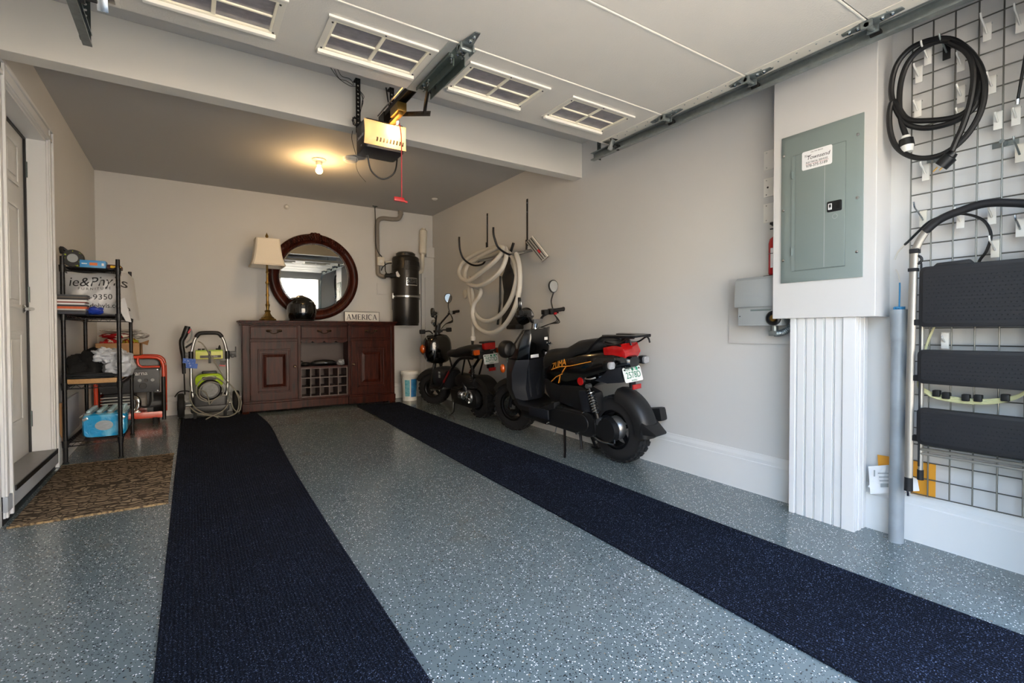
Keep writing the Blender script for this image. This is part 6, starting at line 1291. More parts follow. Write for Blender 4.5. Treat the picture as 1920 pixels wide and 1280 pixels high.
def spring(c0, c1, r, turns, w):
    c0, c1 = Vector(c0), Vector(c1); ax = (c1-c0).normalized(); n = ax.orthogonal().normalized(); b = ax.cross(n); k = int(turns*12)
    return MB().tube([c0+(c1-c0)*i/k+r*(math.cos(2*math.pi*turns*i/k)*n+math.sin(2*math.pi*turns*i/k)*b) for i in range(k+1)], w, 6)
SL = math.atan(S)
# ---------------------------------------------------------------- scooter with orange decals: x right, y forward, z up, rear axle at y=0
def scooter():
    y0 = 2.60; x0 = 2.65
    t = Thing('scooter', 'black scooter with orange decals and round red reflector', 'scooter', (x0, y0, fz(y0)), (SL, math.radians(-4.5), math.radians(2.4))); t.o.scale = (.975,)*3
    R = .252
    wheel(t, (0, 0, R), R, .135, .150)
    steer = math.radians(14); fw = Matrix.Translation((0, 1.335, .242)) @ Matrix.Rotation(steer, 4, 'Z')
    wheel(t, None, .242, .125, .145, fw, disc=.095)
    # rear fender arching over the tyre with a kicked-up tip
    rg = []
    for k in range(15):
        a = math.radians(98+k*6.3); rr = R+.040; c_ = Vector((0, rr*math.cos(a)*1.02, R+.015+rr*math.sin(a))); n_ = Vector((0, math.cos(a), math.sin(a))); hw = .082
        rg.append([c_+Vector((-hw, 0, 0))-n_*.085, c_+Vector((-hw, 0, 0))-n_*.02, c_+Vector((-hw*.7, 0, 0))+n_*.008, c_+Vector((0, 0, 0))+n_*.016, c_+Vector((hw*.7, 0, 0))+n_*.008, c_+Vector((hw, 0, 0))-n_*.02, c_+Vector((hw, 0, 0))-n_*.085, c_+Vector((hw*.92, 0, 0))-n_*.02, c_+Vector((0, 0, 0))+n_*.004, c_+Vector((-hw*.92, 0, 0))-n_*.02])
    fd = t.part('rear_fender', MB().loft(rg), 'plastic_dk', smooth=50)
    t.part('fender_tip', MB().loft([[(-.085, -.245, .265), (.085, -.245, .265), (.085, -.275, .35), (-.085, -.275, .35)], [(-.06, -.375, .265), (.06, -.375, .265), (.06, -.38, .28), (-.06, -.38, .28)]]), 'plastic_dk', fd, bevel=.005)
    t.part('muffler', MB().tube(cr([(.13, .45, .24), (.15, .25, .27), (.16, .0, .31), (.16, -.22, .36)], 5), [.025, .03, .04, .05, .058, .06, .06, .06, .06, .06, .06, .06, .06, .06, .055, .05], 14), 'plastic_dk'); t.part('muffler_guard', MB().box((.165, -.15, .35), (.075, .26, .10), (-.18, 0, 0)), 'plastic_dk', bevel=.02)
    # drive case along the left
    t.part('drive_case', MB().loft([[(-.10-.055*(1 if q else 0), y, z) for q in (0, 1) for (y, z) in P][::1] for P in ()] or [[Vector((-.085, .0+.095*math.cos(a), .262+.095*math.sin(a))) for a in [2*math.pi*k/20 for k in range(20)]], [Vector((-.15, .0+.085*math.cos(a), .262+.085*math.sin(a))) for a in [2*math.pi*k/20 for k in range(20)]]]), 'plastic_dk')
    oval = [(.0+.098*math.cos(a), .262+.098*math.sin(a)) for a in [math.radians(90+k*12) for k in range(16)]]+[(.50+.088*math.cos(a), .272+.088*math.sin(a)) for a in [math.radians(-90+k*12) for k in range(16)]]
    cv_ = t.part('case_cover', MB().prism([(y+.20, z+.01) for y, z in oval], 'x', -.155, -.095), 'plastic_dk', bevel=.012)
    t.part('case_rib', MB().prism([(y*.82+.25, (z-.265)*.72+.278) for y, z in oval], 'x', -.166, -.15), 'plastic_dk', cv_, bevel=.008)
    t.part('cooling_slot', MB().bb(-.158, -.10, .108, .114, .22, .33), 'black', cv_, smooth=0)
    for y, z in ((.22, .365), (.66, .355), (.67, .205), (.3, .188), (.46, .37)): t.part('bolt', MB().lathe([(.008, -.172), (.008, -.15)], (0, y, z), 'x', 8), 'steel', cv_)
    t.part('gear_case', MB().lathe([(.06, -.145), (.075, -.14), (.088, -.10), (.09, -.07)], (0, .06, .265), 'x', 22), 'plastic_dk'); t.part('brake_drum', MB().lathe([(.03, -.112), (.075, -.105), (.088, -.09), (.09, -.05), (.06, -.03)], (0, -.02, .27), 'x', 24), 'engine')
    t.part('brake_arm', MB().tube([(-.12, -.05, .27), (-.122, -.055, .17)], .008, 8).tube(cr([(-.12, .16, .19), (-.125, .08, .165), (-.124, -.05, .165)], 5), .009, 8), 'chrome')
    t.part('engine_block', MB().box((.0, .38, .30), (.18, .40, .20)).cyl((0, .50, .30), (0, .72, .30), .075), 'plastic_dk', bevel=.02); t.part('engine_metal', MB().box((-.09, .60, .33), (.06, .10, .11)).cyl((-.13, .585, .32), (-.10, .585, .32), .03), 'engine', bevel=.008)
    t.part('air_box', MB().prism([(.10, .38), (.30, .37), (.52, .40), (.50, .545), (.26, .56), (.13, .52)], 'x', -.135, -.03), 'plastic_dk', bevel=.012); t.part('air_filter_screen', MB().prism([(.165, .375), (.245, .37), (.275, .525), (.20, .535)], 'x', -.150, -.132), 'body_satin', bevel=.003)
    # shock on the left with a chrome spring
    s0, s1 = Vector((-.145, .165, .575)), Vector((-.14, .085, .335))
    sh_ = t.part('shock_absorber', MB().cyl(s0, s1, .011, n=10).cyl(s0+(s1-s0)*.55, s1, .018, n=12), 'gunmetal'); t.part('shock_eye', MB().cyl(s0+Vector((-.02, 0, 0)), s0+Vector((.02, 0, 0)), .018), 'engine', sh_); t.part('spring', spring(s0+(s1-s0)*.14, s0+(s1-s0)*.84, .026, 9, .0055), 'chrome', sh_, label='chrome coil spring'); t.part('shock_mount', MB().box(s1+Vector((.01, -.01, -.02)), (.035, .05, .06)), 'engine', sh_, bevel=.006)
    # tail body
    secs = [(-.165, .765, .05, .035, 3), (-.13, .765, .085, .055, 3), (-.05, .765, .105, .085, 3), (.06, .74, .125, .115, 3), (.20, .70, .135, .145, 3.2), (.38, .66, .14, .155, 3.2), (.52, .63, .138, .145, 3.2), (.66, .62, .125, .12, 3), (.74, .60, .10, .09, 3)]
    tb = t.part('tail_body', MB().body(secs, 28), 'body_black', smooth=40)
    for sx in (-1, 1):
        t.part('side_panel', MB().loft([[(sx*.128, .72, .60), (sx*.135, .60, .55), (sx*.120, .58, .55), (sx*.11, .70, .60)], [(sx*.150, .55, .74), (sx*.158, .40, .58), (sx*.13, .40, .58), (sx*.13, .55, .74)], [(sx*.148, .25, .795), (sx*.160, .18, .64), (sx*.13, .18, .64), (sx*.13, .25, .795)], [(sx*.118, -.08, .80), (sx*.122, -.06, .72), (sx*.10, -.06, .72), (sx*.10, -.08, .80)]]), 'body_black', smooth=40, bevel=.006)
    t.part('under_seat_cover', MB().body([(.40, .50, .10, .12, 3.5), (.46, .50, .125, .15, 3.5), (.66, .52, .125, .16, 3.5), (.74, .54, .10, .13, 3)], 22), 'plastic_dk', smooth=40)
    # rear under-tail that carries the plate
    t.part('plate_holder', MB().loft([[(-.11, .22, .62), (.11, .22, .62), (.11, .24, .72), (-.11, .24, .72)], [(-.10, .02, .60), (.10, .02, .60), (.11, .0, .71), (-.11, .0, .71)], [(-.075, -.10, .615), (.075, -.10, .615), (.09, -.118, .735), (-.09, -.118, .735)]]), 'body_satin', bevel=.01)
    t.part('tail_brow', MB().box((0, -.10, .752), (.15, .09, .045), (.2, 0, 0)), 'plastic_dk', bevel=.015)
    # seat
    st = t.part('seat', MB().body([(-.0, .895, .06, .02, 2.4), (.04, .892, .10, .035, 2.6), (.18, .872, .122, .055, 2.8), (.32, .845, .13, .065, 2.8), (.40, .80, .135, .075, 2.8), (.48, .765, .138, .075, 2.8), (.60, .745, .135, .085, 2.8), (.70, .725, .12, .095, 2.8), (.765, .70, .09, .085, 2.6), (.785, .68, .05, .05, 2.4)], 24), 'seat', smooth=55, label='black vinyl stepped seat')
    # rack
    for sx in (-1, 1):
        t.part('rack_rail', MB().tube(cr([(sx*.105, .21, .80), (sx*.11, .145, .87), (sx*.105, .06, .935), (sx*.10, -.02, .948), (sx*.085, -.24, .948)], 6), .0105, 10), 'blackmetal')
        t.part('rack_hook', MB().tube(cr([(sx*.10, .02, .935), (sx*.108, .02, .90), (sx*.11, -.10, .895), (sx*.10, -.19, .935), (sx*.10, -.215, .925), (sx*.10, -.225, .895)], 5), .0065, 8), 'blackmetal')
    t.part('rack_plate', MB().prism([(-.085, -.25), (.085, -.25), (.10, -.20), (.105, .0), (.09, .06), (.04, .04), (.03, -.16), (-.03, -.16), (-.04, .04), (-.09, .06), (-.105, .0), (-.10, -.20)], 'z', .945, .960), 'blackmetal', smooth=0, bevel=.004)
    t.part('rack_post', MB().box((0, -.09, .905), (.055, .04, .09)), 'blackmetal', bevel=.006)
    # lights at the back
    tl_ = t.part('tail_light', MB().loft([[(-.050, -.125, .750), (.050, -.125, .750), (.065, -.04, .745), (-.065, -.04, .745)], [(-.085, -.155, .835), (.085, -.155, .835), (.112, .03, .82), (-.112, .03, .82)], [(-.088, -.12, .900), (.088, -.12, .900), (.105, .04, .868), (-.105, .04, .868)]]), 'lens_red', bevel=.006, label='large red tail light')
    t.part('tail_cap', MB().box((0, -.045, .897), (.19, .16, .014), (.16, 0, 0)), 'plastic_dk', tl_, bevel=.005)
    for sx in (-1, 1):
        sg_ = t.part('turn_signal', MB().cyl((sx*.09, -.06, .745), (sx*.155, -.085, .75), .011, n=8).prism(rpoly(.066, .058, .016, 4, cx=sx*.185, cy=.755), 'y', -.105, -.06), 'plastic_dk', bevel=.004); t.part('signal_lens', MB().prism(rpoly(.06, .052, .016, 4, cx=sx*.185, cy=.755), 'y', -.123, -.103), 'lens_clear', sg_, bevel=.006, label='clear signal lens')
    number_plate(t, Matrix.Translation((.005, -.140, .672)) @ Matrix.Rotation(math.radians(-16), 4, 'X'), '2578D')
    t.part('plate_bracket', MB().box((.02, -.12, .60), (.05, .02, .06)), 'plastic_dk'); t.part('rear_reflector', MB().prism(rpoly(.088, .036, .004, 2, cx=.05, cy=.575), 'y', -.14, -.128), 'lens_red', bevel=.002, label='red rear reflector')
    t.part('side_reflector', MB().lathe([(.032, -.168), (.030, -.174), (.001, -.175)], (0, .225, .607), 'x', 24), 'lens_red', label='round red side reflector'); t.part('reflector_base', MB().lathe([(.034, -.15), (.034, -.169)], (0, .225, .607), 'x', 24), 'plastic_dk')
    t.part('helmet_hook', MB().tube(cr([(-.14, .20, .635), (-.165, .17, .63), (-.165, .12, .635), (-.14, .09, .645)], 5), .006, 8), 'alu')
    # decals on the side panel
    def dline(pts, w_, name='decal_line', mat='decal'):
        mb = MB()
        for a, b in zip(pts[:-1], pts[1:]):
            a_, b_ = Vector((a[0], a[1])), Vector((b[0], b[1])); d_ = (b_-a_).normalized(); n_ = Vector((-d_.y, d_.x))*w_/2; xa = sidex
            q = [a_+n_, a_-n_, b_-n_, b_+n_]; mb.loft([[Vector((xa(p.x, p.y), p.x, p.y)) for p in q], [Vector((xa(p.x, p.y)+.004, p.x, p.y)) for p in q]])
        return t.part(name, mb, mat, smooth=0)
    def sidex(y, z): return -.1635+.035*max(0, (.18-y)/.26)+.022*max(0, (y-.42)/.2)
    L_ = dline([(.595, .665), (.47, .70), (.35, .715), (.12, .765)], .006); dline([(.39, .71), (.445, .655)], .006); dline([(.445, .645), (.535, .61), (.605, .565)], .006); dline([(.475, .63), (.50, .565)], .006)
    # slanted model lettering that follows the curve of the side panel
    def zb(co):
        y = .487-co.x*.96+co.y*.10; z = .716+co.x*.28+co.y*.96; return (sidex(y, z)-.0005-co.z, y, z)
    me = text_mesh('decal_letters', 'ZUMA', .072, Matrix.Identity(4), .0008, 1.0, .25, 'CENTER', zb); ob = bpy.data.objects.new('decal_letters', me); COL.objects.link(ob); me.materials.append(MAT('decal')); ob.parent = t.o; ob['label'] = 'slanted orange decal lettering'
    # floor board, leg shield
    t.part('floor_board', MB().loft([[(-.17, .55, .35), (.17, .55, .35), (.17, .55, .40), (-.17, .55, .40)], [(-.19, .75, .275), (.19, .75, .275), (.19, .75, .32), (-.19, .75, .32)], [(-.19, 1.02, .275), (.19, 1.02, .275), (.19, 1.02, .32), (-.19, 1.02, .32)], [(-.175, 1.13, .33), (.175, 1.13, .33), (.165, 1.10, .38), (-.165, 1.10, .38)]]), 'plastic_dk', bevel=.012)
    t.part('floor_side', MB().bb(-.20, -.185, .60, .86, .25, .33), 'body_satin', bevel=.006)
    t.part('belly_pan', MB().body([(.55, .24, .10, .05, 3), (.75, .22, .14, .06, 3), (1.05, .24, .14, .06, 3), (1.13, .30, .10, .05, 3)], 18), 'plastic_dk')
    ls = [[(-.165, 1.08, .34), (-.08, 1.02, .34), (.08, 1.02, .34), (.165, 1.08, .34), (.15, 1.17, .34), (-.15, 1.17, .34)],
          [(-.195, 1.10, .45), (-.09, 1.035, .45), (.09, 1.035, .45), (.195, 1.10, .45), (.16, 1.24, .45), (-.16, 1.24, .45)],
          [(-.205, 1.08, .60), (-.09, 1.0, .60), (.09, 1.0, .60), (.205, 1.08, .60), (.15, 1.24, .60), (-.15, 1.24, .60)],
          [(-.195, 1.02, .72), (-.095, .95, .72), (.095, .95, .72), (.195, 1.02, .72), (.14, 1.22, .72), (-.14, 1.22, .72)]]
    lp_ = t.part('leg_shield', MB().loft([[Vector(p) for p in r] for r in ls]), 'body_satin', smooth=30, bevel=.008, label='dark satin leg shield')
    for sx in (-1, 1): t.part('shield_rib', MB().tube([(sx*.075, .985, .66), (sx*.07, 1.012, .56), (sx*.045, 1.030, .46), (sx*.04, 1.022, .37)], [.012, .016, .016, .010], 8), 'body_satin', lp_)
    us = [[(-.188, 1.01, .725), (-.11, .935, .725), (.11, .935, .725), (.188, 1.01, .725), (.14, 1.22, .725), (-.14, 1.22, .725)],
          [(-.18, .985, .82), (-.11, .915, .82), (.11, .915, .82), (.18, .985, .82), (.13, 1.17, .82), (-.13, 1.17, .82)],
          [(-.155, .955, .92), (-.10, .90, .92), (.10, .90, .92), (.155, .955, .92), (.11, 1.10, .92), (-.11, 1.10, .92)],
          [(-.13, .95, .985), (-.09, .915, .99), (.09, .915, .99), (.155, .94, 1.0), (.10, 1.06, .985), (-.09, 1.06, .985)]]
    up_ = t.part('upper_shield', MB().loft([[Vector(p) for p in r] for r in us]), 'body_black', smooth=30, bevel=.008, label='glossy black upper leg shield')
    t.part('warning_label', MB().bb(-.095, -.005, .919, .921, .735, .775).xf(Matrix.Translation((0, .008, 0))), 'paper', up_, smooth=0); t.part('small_label', MB().bb(.045, .08, .905, .908, .885, .91).xf(Matrix.Translation((0, -.012, .0))), 'paper', up_, smooth=0)
    t.part('key_switch', MB().lathe([(.022, -.012), (.02, -.02), (.001, -.02)], (.11, .92, .845), 'y', 16).box((.115, .89, .85), (.03, .03, .006), (.3, .6, 0)), 'chrome', up_); t.part('bag_hook', MB().tube(cr([(.09, .92, .775), (.09, .88, .77), (.095, .87, .74), (.10, .885, .72)], 5), .008, 8), 'blackplastic', up_)
    t.part('label_strip', MB().bb(.07, .115, .925, .928, .745, .775), 'paper', up_, smooth=0)
    for sx in (-1, 1):                                              # round headlamp pods on the apron
        hp = t.part('headlamp', MB().lathe([(.02, -.06), (.065, -.045), (.082, -.01), (.084, .04), (.07, .06), (.001, .065)], (sx*.115, 1.25, .80), 'y', 24), 'plastic_dk'); t.part('lamp_glass', MB().lathe([(.066, .06), (.05, .075), (.001, .08)], (sx*.115, 1.25, .80), 'y', 20), 'lens_clear', hp)
        t.part('front_signal', MB().sph((sx*.19, 1.24, .63), (.025, .03, .042), 14, 8), 'lens_amber', label='amber front signal')
    t.part('apron', MB().body([(1.14, .60, .10, .22, 2.6), (1.22, .62, .14, .24, 2.6), (1.30, .66, .10, .16, 2.6), (1.34, .68, .05, .08, 2.4)], 22), 'body_black')
    # front fork and fender (steered)
    for sx in (-1, 1): t.part('fork_leg', MB().tube([(sx*.085, 0, 0), (sx*.08, -.10, .36)], .02, 12).xf(fw), 'blackmetal')
    rg = []
    for k in range(10):
        a = math.radians(35+k*13); rr = .242+.03; c_ = Vector((0, rr*math.cos(a), rr*math.sin(a))); n_ = Vector((0, math.cos(a), math.sin(a)))
        rg.append([c_+Vector((-.075, 0, 0))-n_*.05, c_+Vector((-.06, 0, 0)), c_+n_*.012, c_+Vector((.06, 0, 0)), c_+Vector((.075, 0, 0))-n_*.05, c_-n_*.004])
    t.part('front_fender', MB().loft(rg).xf(fw), 'plastic_dk', smooth=50); t.part('brake_caliper', MB().box((-.085, -.07, .06), (.03, .05, .08), (.5, 0, 0)).xf(fw), 'blackmetal', bevel=.006)
    # handlebar (steered about the head)
    hb_ = Matrix.Translation((0, .95, 0)) @ Matrix.Rotation(steer, 4, 'Z')
    P_ = lambda *p: hb_ @ Vector(p)
    bar_ = t.part('handlebar', MB().tube(cr([P_(-.30, -.09, 1.145), P_(-.22, -.06, 1.135), P_(-.11, -.01, 1.10), P_(-.05, 0, 1.05), P_(.05, 0, 1.05), P_(.11, -.01, 1.10), P_(.22, -.06, 1.135), P_(.30, -.09, 1.145)], 5), .0115, 10), 'blackmetal')
    for sx in (-1, 1):
        t.part('grip', MB().tube([P_(sx*.20, -.055, 1.138), P_(sx*.305, -.092, 1.146)], .0185, 12), 'rubber', bar_); t.part('grip_end', MB().tube([P_(sx*.303, -.091, 1.146), P_(sx*.318, -.096, 1.147)], .021, 12), 'blackplastic', bar_); t.part('brake_lever', MB().tube(cr([P_(sx*.18, -.02, 1.125), P_(sx*.24, -.01, 1.115), P_(sx*.30, -.04, 1.115)], 5), .007, 8), 'blackmetal', bar_); t.part('switch_pod', MB().box(P_(sx*.175, -.05, 1.132), (.055, .05, .055)), 'blackplastic', bar_, bevel=.008)
    t.part('kill_switch', MB().box(P_(.19, -.082, 1.112), (.03, .012, .02)), 'red', bar_, bevel=.003); t.part('brake_reservoir', MB().box(P_(.12, -.02, 1.13), (.06, .05, .045)), 'blackplastic', bar_, bevel=.008)
    t.part('steering_neck', MB().cyl(P_(0, .02, .96), P_(0, 0, 1.05), .035, n=14).cyl(P_(-.03, .02, .985), P_(.03, .02, .985), .02), 'chrome'); t.part('clamp', MB().box(P_(0, -.01, 1.055), (.10, .05, .04)), 'engine', bevel=.008)
    t.part('instrument_pod', MB().body([(-.05, 0, .07, .055, 2.6), (.0, 0, .085, .075, 2.6), (.05, 0, .07, .07, 2.6), (.075, .0, .03, .04, 2.4)], 20).xf(hb_ @ Matrix.Translation((-.045, .09, 1.11)) @ Matrix.Rotation(-.5, 4, 'X')), 'body_black'); t.part('instrument_face', MB().box((0, 0, 0), (.10, .006, .045)).xf(hb_ @ Matrix.Translation((-.045, .035, 1.125)) @ Matrix.Rotation(-.5, 4, 'X')), 'lens_clear', bevel=.002)
    cm = MB()
    for q in range(3): cm.tube(cr([P_(.21, -.04, 1.12), P_(.20+.02*q, -.09, 1.05-.01*q), P_(.12, -.06, 1.02), P_(.03, .03, .98)], 6), .0045, 6)
    t.part('control_cables', cm, 'cable', kind='stuff')
    mirror_arm(t, P_(.20, -.05, 1.15), P_(.195, -.04, 1.23), P_(.235, -.045, 1.31), .046, math.radians(-14)); mirror_arm(t, P_(-.20, -.05, 1.15), P_(-.21, -.04, 1.15), P_(-.25, -.04, 1.165), .046, math.radians(55))
    # stands
    t.part('side_stand', MB().tube(cr([(-.11, .50, .20), (-.14, .47, .14), (-.24, .36, .05), (-.30, .30, .016)], 5), .0105, 10), 'blackmetal'); t.part('stand_foot', MB().box((-.31, .292, .016), (.05, .03, .012), (0, 0, .5)), 'blackmetal', bevel=.003)
    t.part('stand_lever', MB().tube([(-.14, .56, .21), (-.15, .58, .13), (-.18, .565, .12)], .006, 6), 'galv'); t.part('centre_stand', MB().tube([(.09, .36, .02), (.06, .42, .20), (-.02, .42, .20), (-.05, .37, .02)], .012, 8), 'blackmetal'); t.part('stand_foot', MB().box((.095, .35, .012), (.05, .07, .014)), 'blackmetal', bevel=.003)
    return t
scooter()
# ---------------------------------------------------------------- bare-framed moped
def moped():
    y0 = 4.61; x0 = 2.63
    t = Thing('moped', 'bare-framed black moped with fat tyres and amber signals', 'moped', (x0, y0, fz(y0)), (SL, math.radians(-4), math.radians(3.6))); t.o.scale = (.945,)*3
    R = .212
    wheel(t, (0, 0, R), R, .15, .125, knobs=22, spokes=5)
    steer = math.radians(34); fw = Matrix.Translation((0, 1.13, R)) @ Matrix.Rotation(steer, 4, 'Z')
    wheel(t, None, R, .14, .125, fw, knobs=22, spokes=5)
    # fender flap over the rear tyre
    rg = []
    for k in range(12):
        a = math.radians(60+k*9); rr = R+.05; c_ = Vector((0, rr*math.cos(a)*1.1, R+rr*math.sin(a))); n_ = Vector((0, math.cos(a), math.sin(a)))
        rg.append([c_+Vector((-.095, 0, 0))-n_*.05, c_+Vector((-.08, 0, 0)), c_+n_*.012, c_+Vector((.08, 0, 0)), c_+Vector((.095, 0, 0))-n_*.05, c_-n_*.006])
    rf = t.part('rear_fender', MB().loft(rg), 'plastic_dk', smooth=50); t.part('mud_flap', MB().box((0, -.27, .33), (.15, .16, .02), (.35, 0, 0)), 'plastic_dk', rf, bevel=.006)
    # engine, cylinder and drive case
    t.part('drive_case', MB().prism([(y, z) for y, z in [(.0+.10*math.cos(a), .215+.10*math.sin(a)) for a in [math.radians(90+k*15) for k in range(13)]]+[(.45, .13), (.48, .28)]], 'x', -.14, -.07), 'plastic_dk', bevel=.012)
    t.part('air_box', MB().body([(-.02, .40, .06, .06, 3, -.06), (.05, .41, .075, .08, 3, -.07), (.30, .41, .075, .08, 3, -.07), (.38, .39, .06, .06, 3, -.06)], 20), 'plastic_dk'); t.part('intake_hose', MB().tube(cr([(-.10, .18, .42), (-.12, .16, .36), (-.11, .15, .30)], 5), .034, 14), 'body_satin')
    en = t.part('engine', MB().lathe([(.07, -.16), (.078, -.13), (.078, -.06), (.06, -.04)], (0, .05, .245), 'x', 22).cyl((-.12, .12, .245), (-.12, .26, .245), .05).box((-.10, .10, .17), (.07, .16, .05)), 'engine', bevel=.004, label='bare aluminium engine')
    rb = MB()
    for k in range(10): a = 2*math.pi*k/10; rb.box((-.165, .05+.045*math.cos(a), .245+.045*math.sin(a)), (.014, .05, .010), Matrix.Rotation(a, 3, 'X'))
    for k in range(5): rb.lathe([(.058, 0), (.058, .006)], (-.12, .16+k*.02, .245), 'y', 14)
    t.part('engine_ribs', rb, 'chrome', en, kind='stuff'); t.part('engine_front', MB().box((-.02, .42, .235), (.18, .16, .14)).cyl((-.11, .42, .26), (-.09, .42, .26), .03), 'plastic_dk', bevel=.012)
    # tube frame
    for sx in (-1, 1):
        f_ = t.part('frame_tube', MB().tube(cr([(sx*.15, -.08, .69), (sx*.15, .18, .67), (sx*.155, .36, .55), (sx*.16, .55, .38), (sx*.16, .68, .275), (sx*.15, .90, .27), (sx*.10, 1.0, .36), (sx*.04, 1.03, .55)], 6), .0175, 12), 'blackmetal'); t.part('frame_sleeve', MB().tube([(sx*.158, .42, .505), (sx*.161, .57, .365)], .0195, 12), 'frame_red', f_, label='dark red frame sleeve')
        t.part('seat_stay', MB().tube([(sx*.13, .12, .66), (sx*.12, .25, .40)], .010, 8).tube([(sx*.13, .40, .50), (sx*.12, .48, .66)], .010, 8), 'blackmetal')
    t.part('foot_board', MB().prism(rpoly(.34, .34, .05, cx=0, cy=.82), 'z', .255, .285), 'plastic_dk', bevel=.006); t.part('battery_cover', MB().body([(.64, .38, .12, .11, 3.5), (.70, .39, .14, .125, 3.5), (.90, .39, .14, .125, 3.5), (.98, .38, .10, .10, 3)], 22), 'body_satin'); t.part('info_label', MB().bb(-.142, -.139, .70, .745, .45, .475).bb(-.142, -.139, .70, .745, .40, .44), 'switchgrey', smooth=0)
    # seat and tail
    t.part('seat', MB().body([(-.10, .775, .06, .03, 2.6), (-.06, .775, .11, .045, 2.8), (.15, .765, .125, .055, 2.8), (.32, .735, .125, .055, 2.8), (.45, .705, .115, .05, 2.8), (.58, .70, .10, .045, 2.6), (.64, .69, .06, .03, 2.4)], 22), 'seat', smooth=55, label='black padded seat')
    t.part('tail_box', MB().prism(rpoly(.20, .08, .02, cx=0, cy=.715), 'y', -.13, .2), 'plastic_dk', bevel=.008)
    tl_ = t.part('tail_light', MB().prism(rpoly(.145, .075, .012, 3, cx=.02, cy=.815), 'y', -.185, -.13), 'lens_red', bevel=.006, label='rectangular red tail light'); t.part('light_hood', MB().prism(rpoly(.15, .02, .006, 2, cx=.02, cy=.855), 'y', -.18, -.08), 'plastic_dk', tl_); t.part('light_stem', MB().box((.02, -.10, .78), (.06, .06, .06)), 'plastic_dk', tl_)
    for sx in (-1, 1):
        s_ = t.part('turn_signal', MB().cyl((sx*.08, -.10, .75), (sx*.14, -.12, .755), .010, n=8).prism(rpoly(.075, .06, .01, 3, cx=sx*.155+.02, cy=.755), 'y', -.125, -.085), 'plastic_dk', bevel=.003); t.part('signal_lens', MB().prism(rpoly(.072, .058, .012, 3, cx=sx*.155+.02, cy=.755), 'y', -.158, -.124), 'lens_amber', s_, bevel=.005, label='amber rear signal')
    number_plate(t, Matrix.Translation((.03, -.175, .672)) @ Matrix.Rotation(math.radians(-10), 4, 'X'), '2577D')
    t.part('rear_reflector', MB().prism(rpoly(.088, .038, .005, 2, cx=.05, cy=.555), 'y', -.17, -.155), 'lens_red', bevel=.002, label='red rear reflector'); t.part('reflector_stay', MB().box((.05, -.13, .585), (.07, .06, .05)), 'plastic_dk', bevel=.01)
    t.part('shock_absorber', MB().cyl((-.11, .0, .60), (-.11, .02, .36), .012, n=8), 'gunmetal'); t.part('spring', spring((-.11, .0, .58), (-.11, .015, .40), .024, 8, .005), 'blackmetal')
    # front: steered fork, fender, wide black shroud with twin lamps
    for sx in (-1, 1): t.part('fork_leg', MB().tube([(sx*.095, .0, .0), (sx*.09, -.09, .42)], .02, 12).xf(fw), 'blackmetal')
    rg = []
    for k in range(13):
        a = math.radians(28+k*11); rr = R+.045; c_ = Vector((0, rr*math.cos(a), rr*math.sin(a))); n_ = Vector((0, math.cos(a), math.sin(a)))
        rg.append([c_+Vector((-.09, 0, 0))-n_*.06, c_+Vector((-.075, 0, 0)), c_+n_*.014, c_+Vector((.075, 0, 0)), c_+Vector((.09, 0, 0))-n_*.06, c_-n_*.004])
    t.part('front_fender', MB().loft(rg).xf(fw), 'plastic_dk', smooth=50)
    hb_ = Matrix.Translation((0, .97, 0)); P_ = lambda *p: hb_ @ Vector(p)
    t.part('front_shroud', MB().body([(-.12, 0, .12, .14, 2.8), (-.08, 0, .165, .185, 2.8), (.05, 0, .175, .195, 2.8), (.11, .0, .12, .14, 2.6)], 24).xf(hb_ @ Matrix.Translation((0, .03, .735))), 'body_black', smooth=50, label='glossy black front shroud')
    t.part('shroud_panel', MB().prism(rpoly(.12, .16, .02, 3), 'y', -.008, .0).xf(hb_ @ Matrix.Translation((-.03, -.072, .76))), 'body_black', bevel=.004)
    for sx in (-1, 1):
        hl = t.part('headlamp', MB().lathe([(.04, -.05), (.072, -.03), (.078, .03), (.07, .045), (.001, .06)], (sx*.105, .13, .73), 'y', 22).xf(hb_), 'plastic_dk'); t.part('lamp_ring', MB().torus((sx*.105, .165, .73), .072, .006, 'y', 24, 6).xf(hb_), 'brass', hl)
        t.part('front_signal_stalk', MB().tube(cr([P_(sx*.05, .04, .93), P_(sx*.09, .04, .965), P_(sx*.16, .04, .965)], 4), .009, 8), 'blackmetal'); t.part('front_signal', MB().prism(rpoly(.065, .055, .01, 3), 'y', -.02, .025).xf(hb_ @ Matrix.Translation((sx*.19, .04, .965))), 'blackplastic', bevel=.005)
    t.part('amber_side_lamp', MB().sph(P_(-.16, .11, .74), (.045, .045, .06), 16, 10), 'lens_amber', label='round amber side lamp')
    hb_ = Matrix.Translation((0, .955, 0)) @ Matrix.Rotation(steer, 4, 'Z'); P_ = lambda *p: hb_ @ Vector(p)
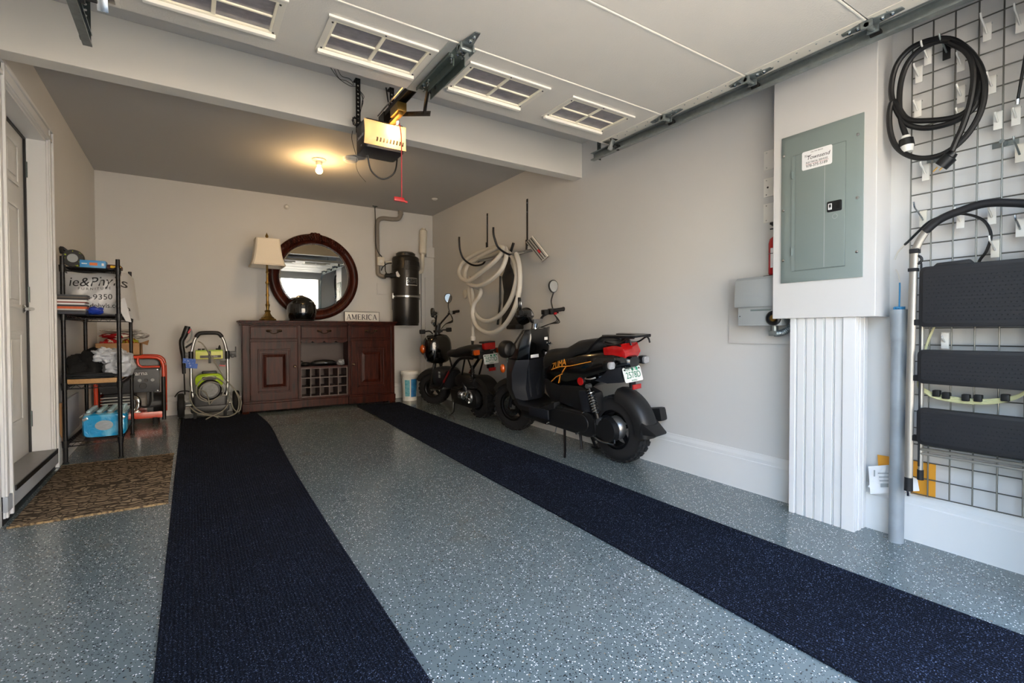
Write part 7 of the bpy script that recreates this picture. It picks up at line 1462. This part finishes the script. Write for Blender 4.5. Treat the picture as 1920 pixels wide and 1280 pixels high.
    t.part('steering_neck', MB().cyl(P_(0, .02, .88), P_(0, -.01, 1.06), .032, n=14).box(P_(0, 0, .96), (.10, .06, .03)), 'plastic_dk'); t.part('speedometer', MB().lathe([(.03, -.03), (.05, -.01), (.052, .02), (.045, .03), (.001, .032)], (0, 0, 0), 'z', 20).xf(hb_ @ Matrix.Translation((-.02, .03, 1.06)) @ Matrix.Rotation(.6, 4, 'X')), 'chrome')
    bar_ = t.part('handlebar', MB().tube(cr([P_(-.33, -.14, 1.20), P_(-.20, -.10, 1.19), P_(-.10, -.03, 1.09), P_(-.05, 0, 1.04), P_(.05, 0, 1.04), P_(.10, -.03, 1.09), P_(.20, -.10, 1.19), P_(.33, -.14, 1.20)], 5), .0115, 10), 'blackmetal')
    for sx in (-1, 1):
        t.part('grip', MB().tube([P_(sx*.235, -.11, 1.193), P_(sx*.345, -.145, 1.20)], .018, 12), 'rubber', bar_); t.part('lever_mount', MB().box(P_(sx*.195, -.095, 1.19), (.04, .045, .045)), 'chrome', bar_, bevel=.006); t.part('brake_lever', MB().tube(cr([P_(sx*.19, -.06, 1.18), P_(sx*.25, -.06, 1.17), P_(sx*.33, -.095, 1.17)], 5), .0065, 8), 'blackmetal', bar_)
    cm = MB()
    for q in range(3): cm.tube(cr([P_(.20, -.09, 1.17), P_(.19, -.12, 1.09-.012*q), P_(.09, -.06, 1.04), P_(.03, .02, .93)], 6), .0045, 6)
    t.part('control_cables', cm, 'cable', kind='stuff')
    mirror_arm(t, P_(.18, -.09, 1.20), P_(.172, -.08, 1.26), P_(.185, -.08, 1.325), .05, math.radians(-20)); mirror_arm(t, P_(-.12, -.045, 1.10), P_(-.15, -.05, 1.13), P_(-.19, -.05, 1.15), .046, math.radians(45))
    t.part('side_stand', MB().tube(cr([(-.12, .40, .17), (-.16, .36, .12), (-.20, .31, .05), (-.255, .30, .02)], 5), .009, 8), 'blackmetal'); t.part('stand_foot', MB().torus((-.268, .295, .018), .012, .005, 'x', 14, 6), 'blackmetal'); t.part('stand_rod', MB().tube([(-.13, .42, .25), (-.14, .42, .06)], .007, 6), 'alu')
    return t
moped()
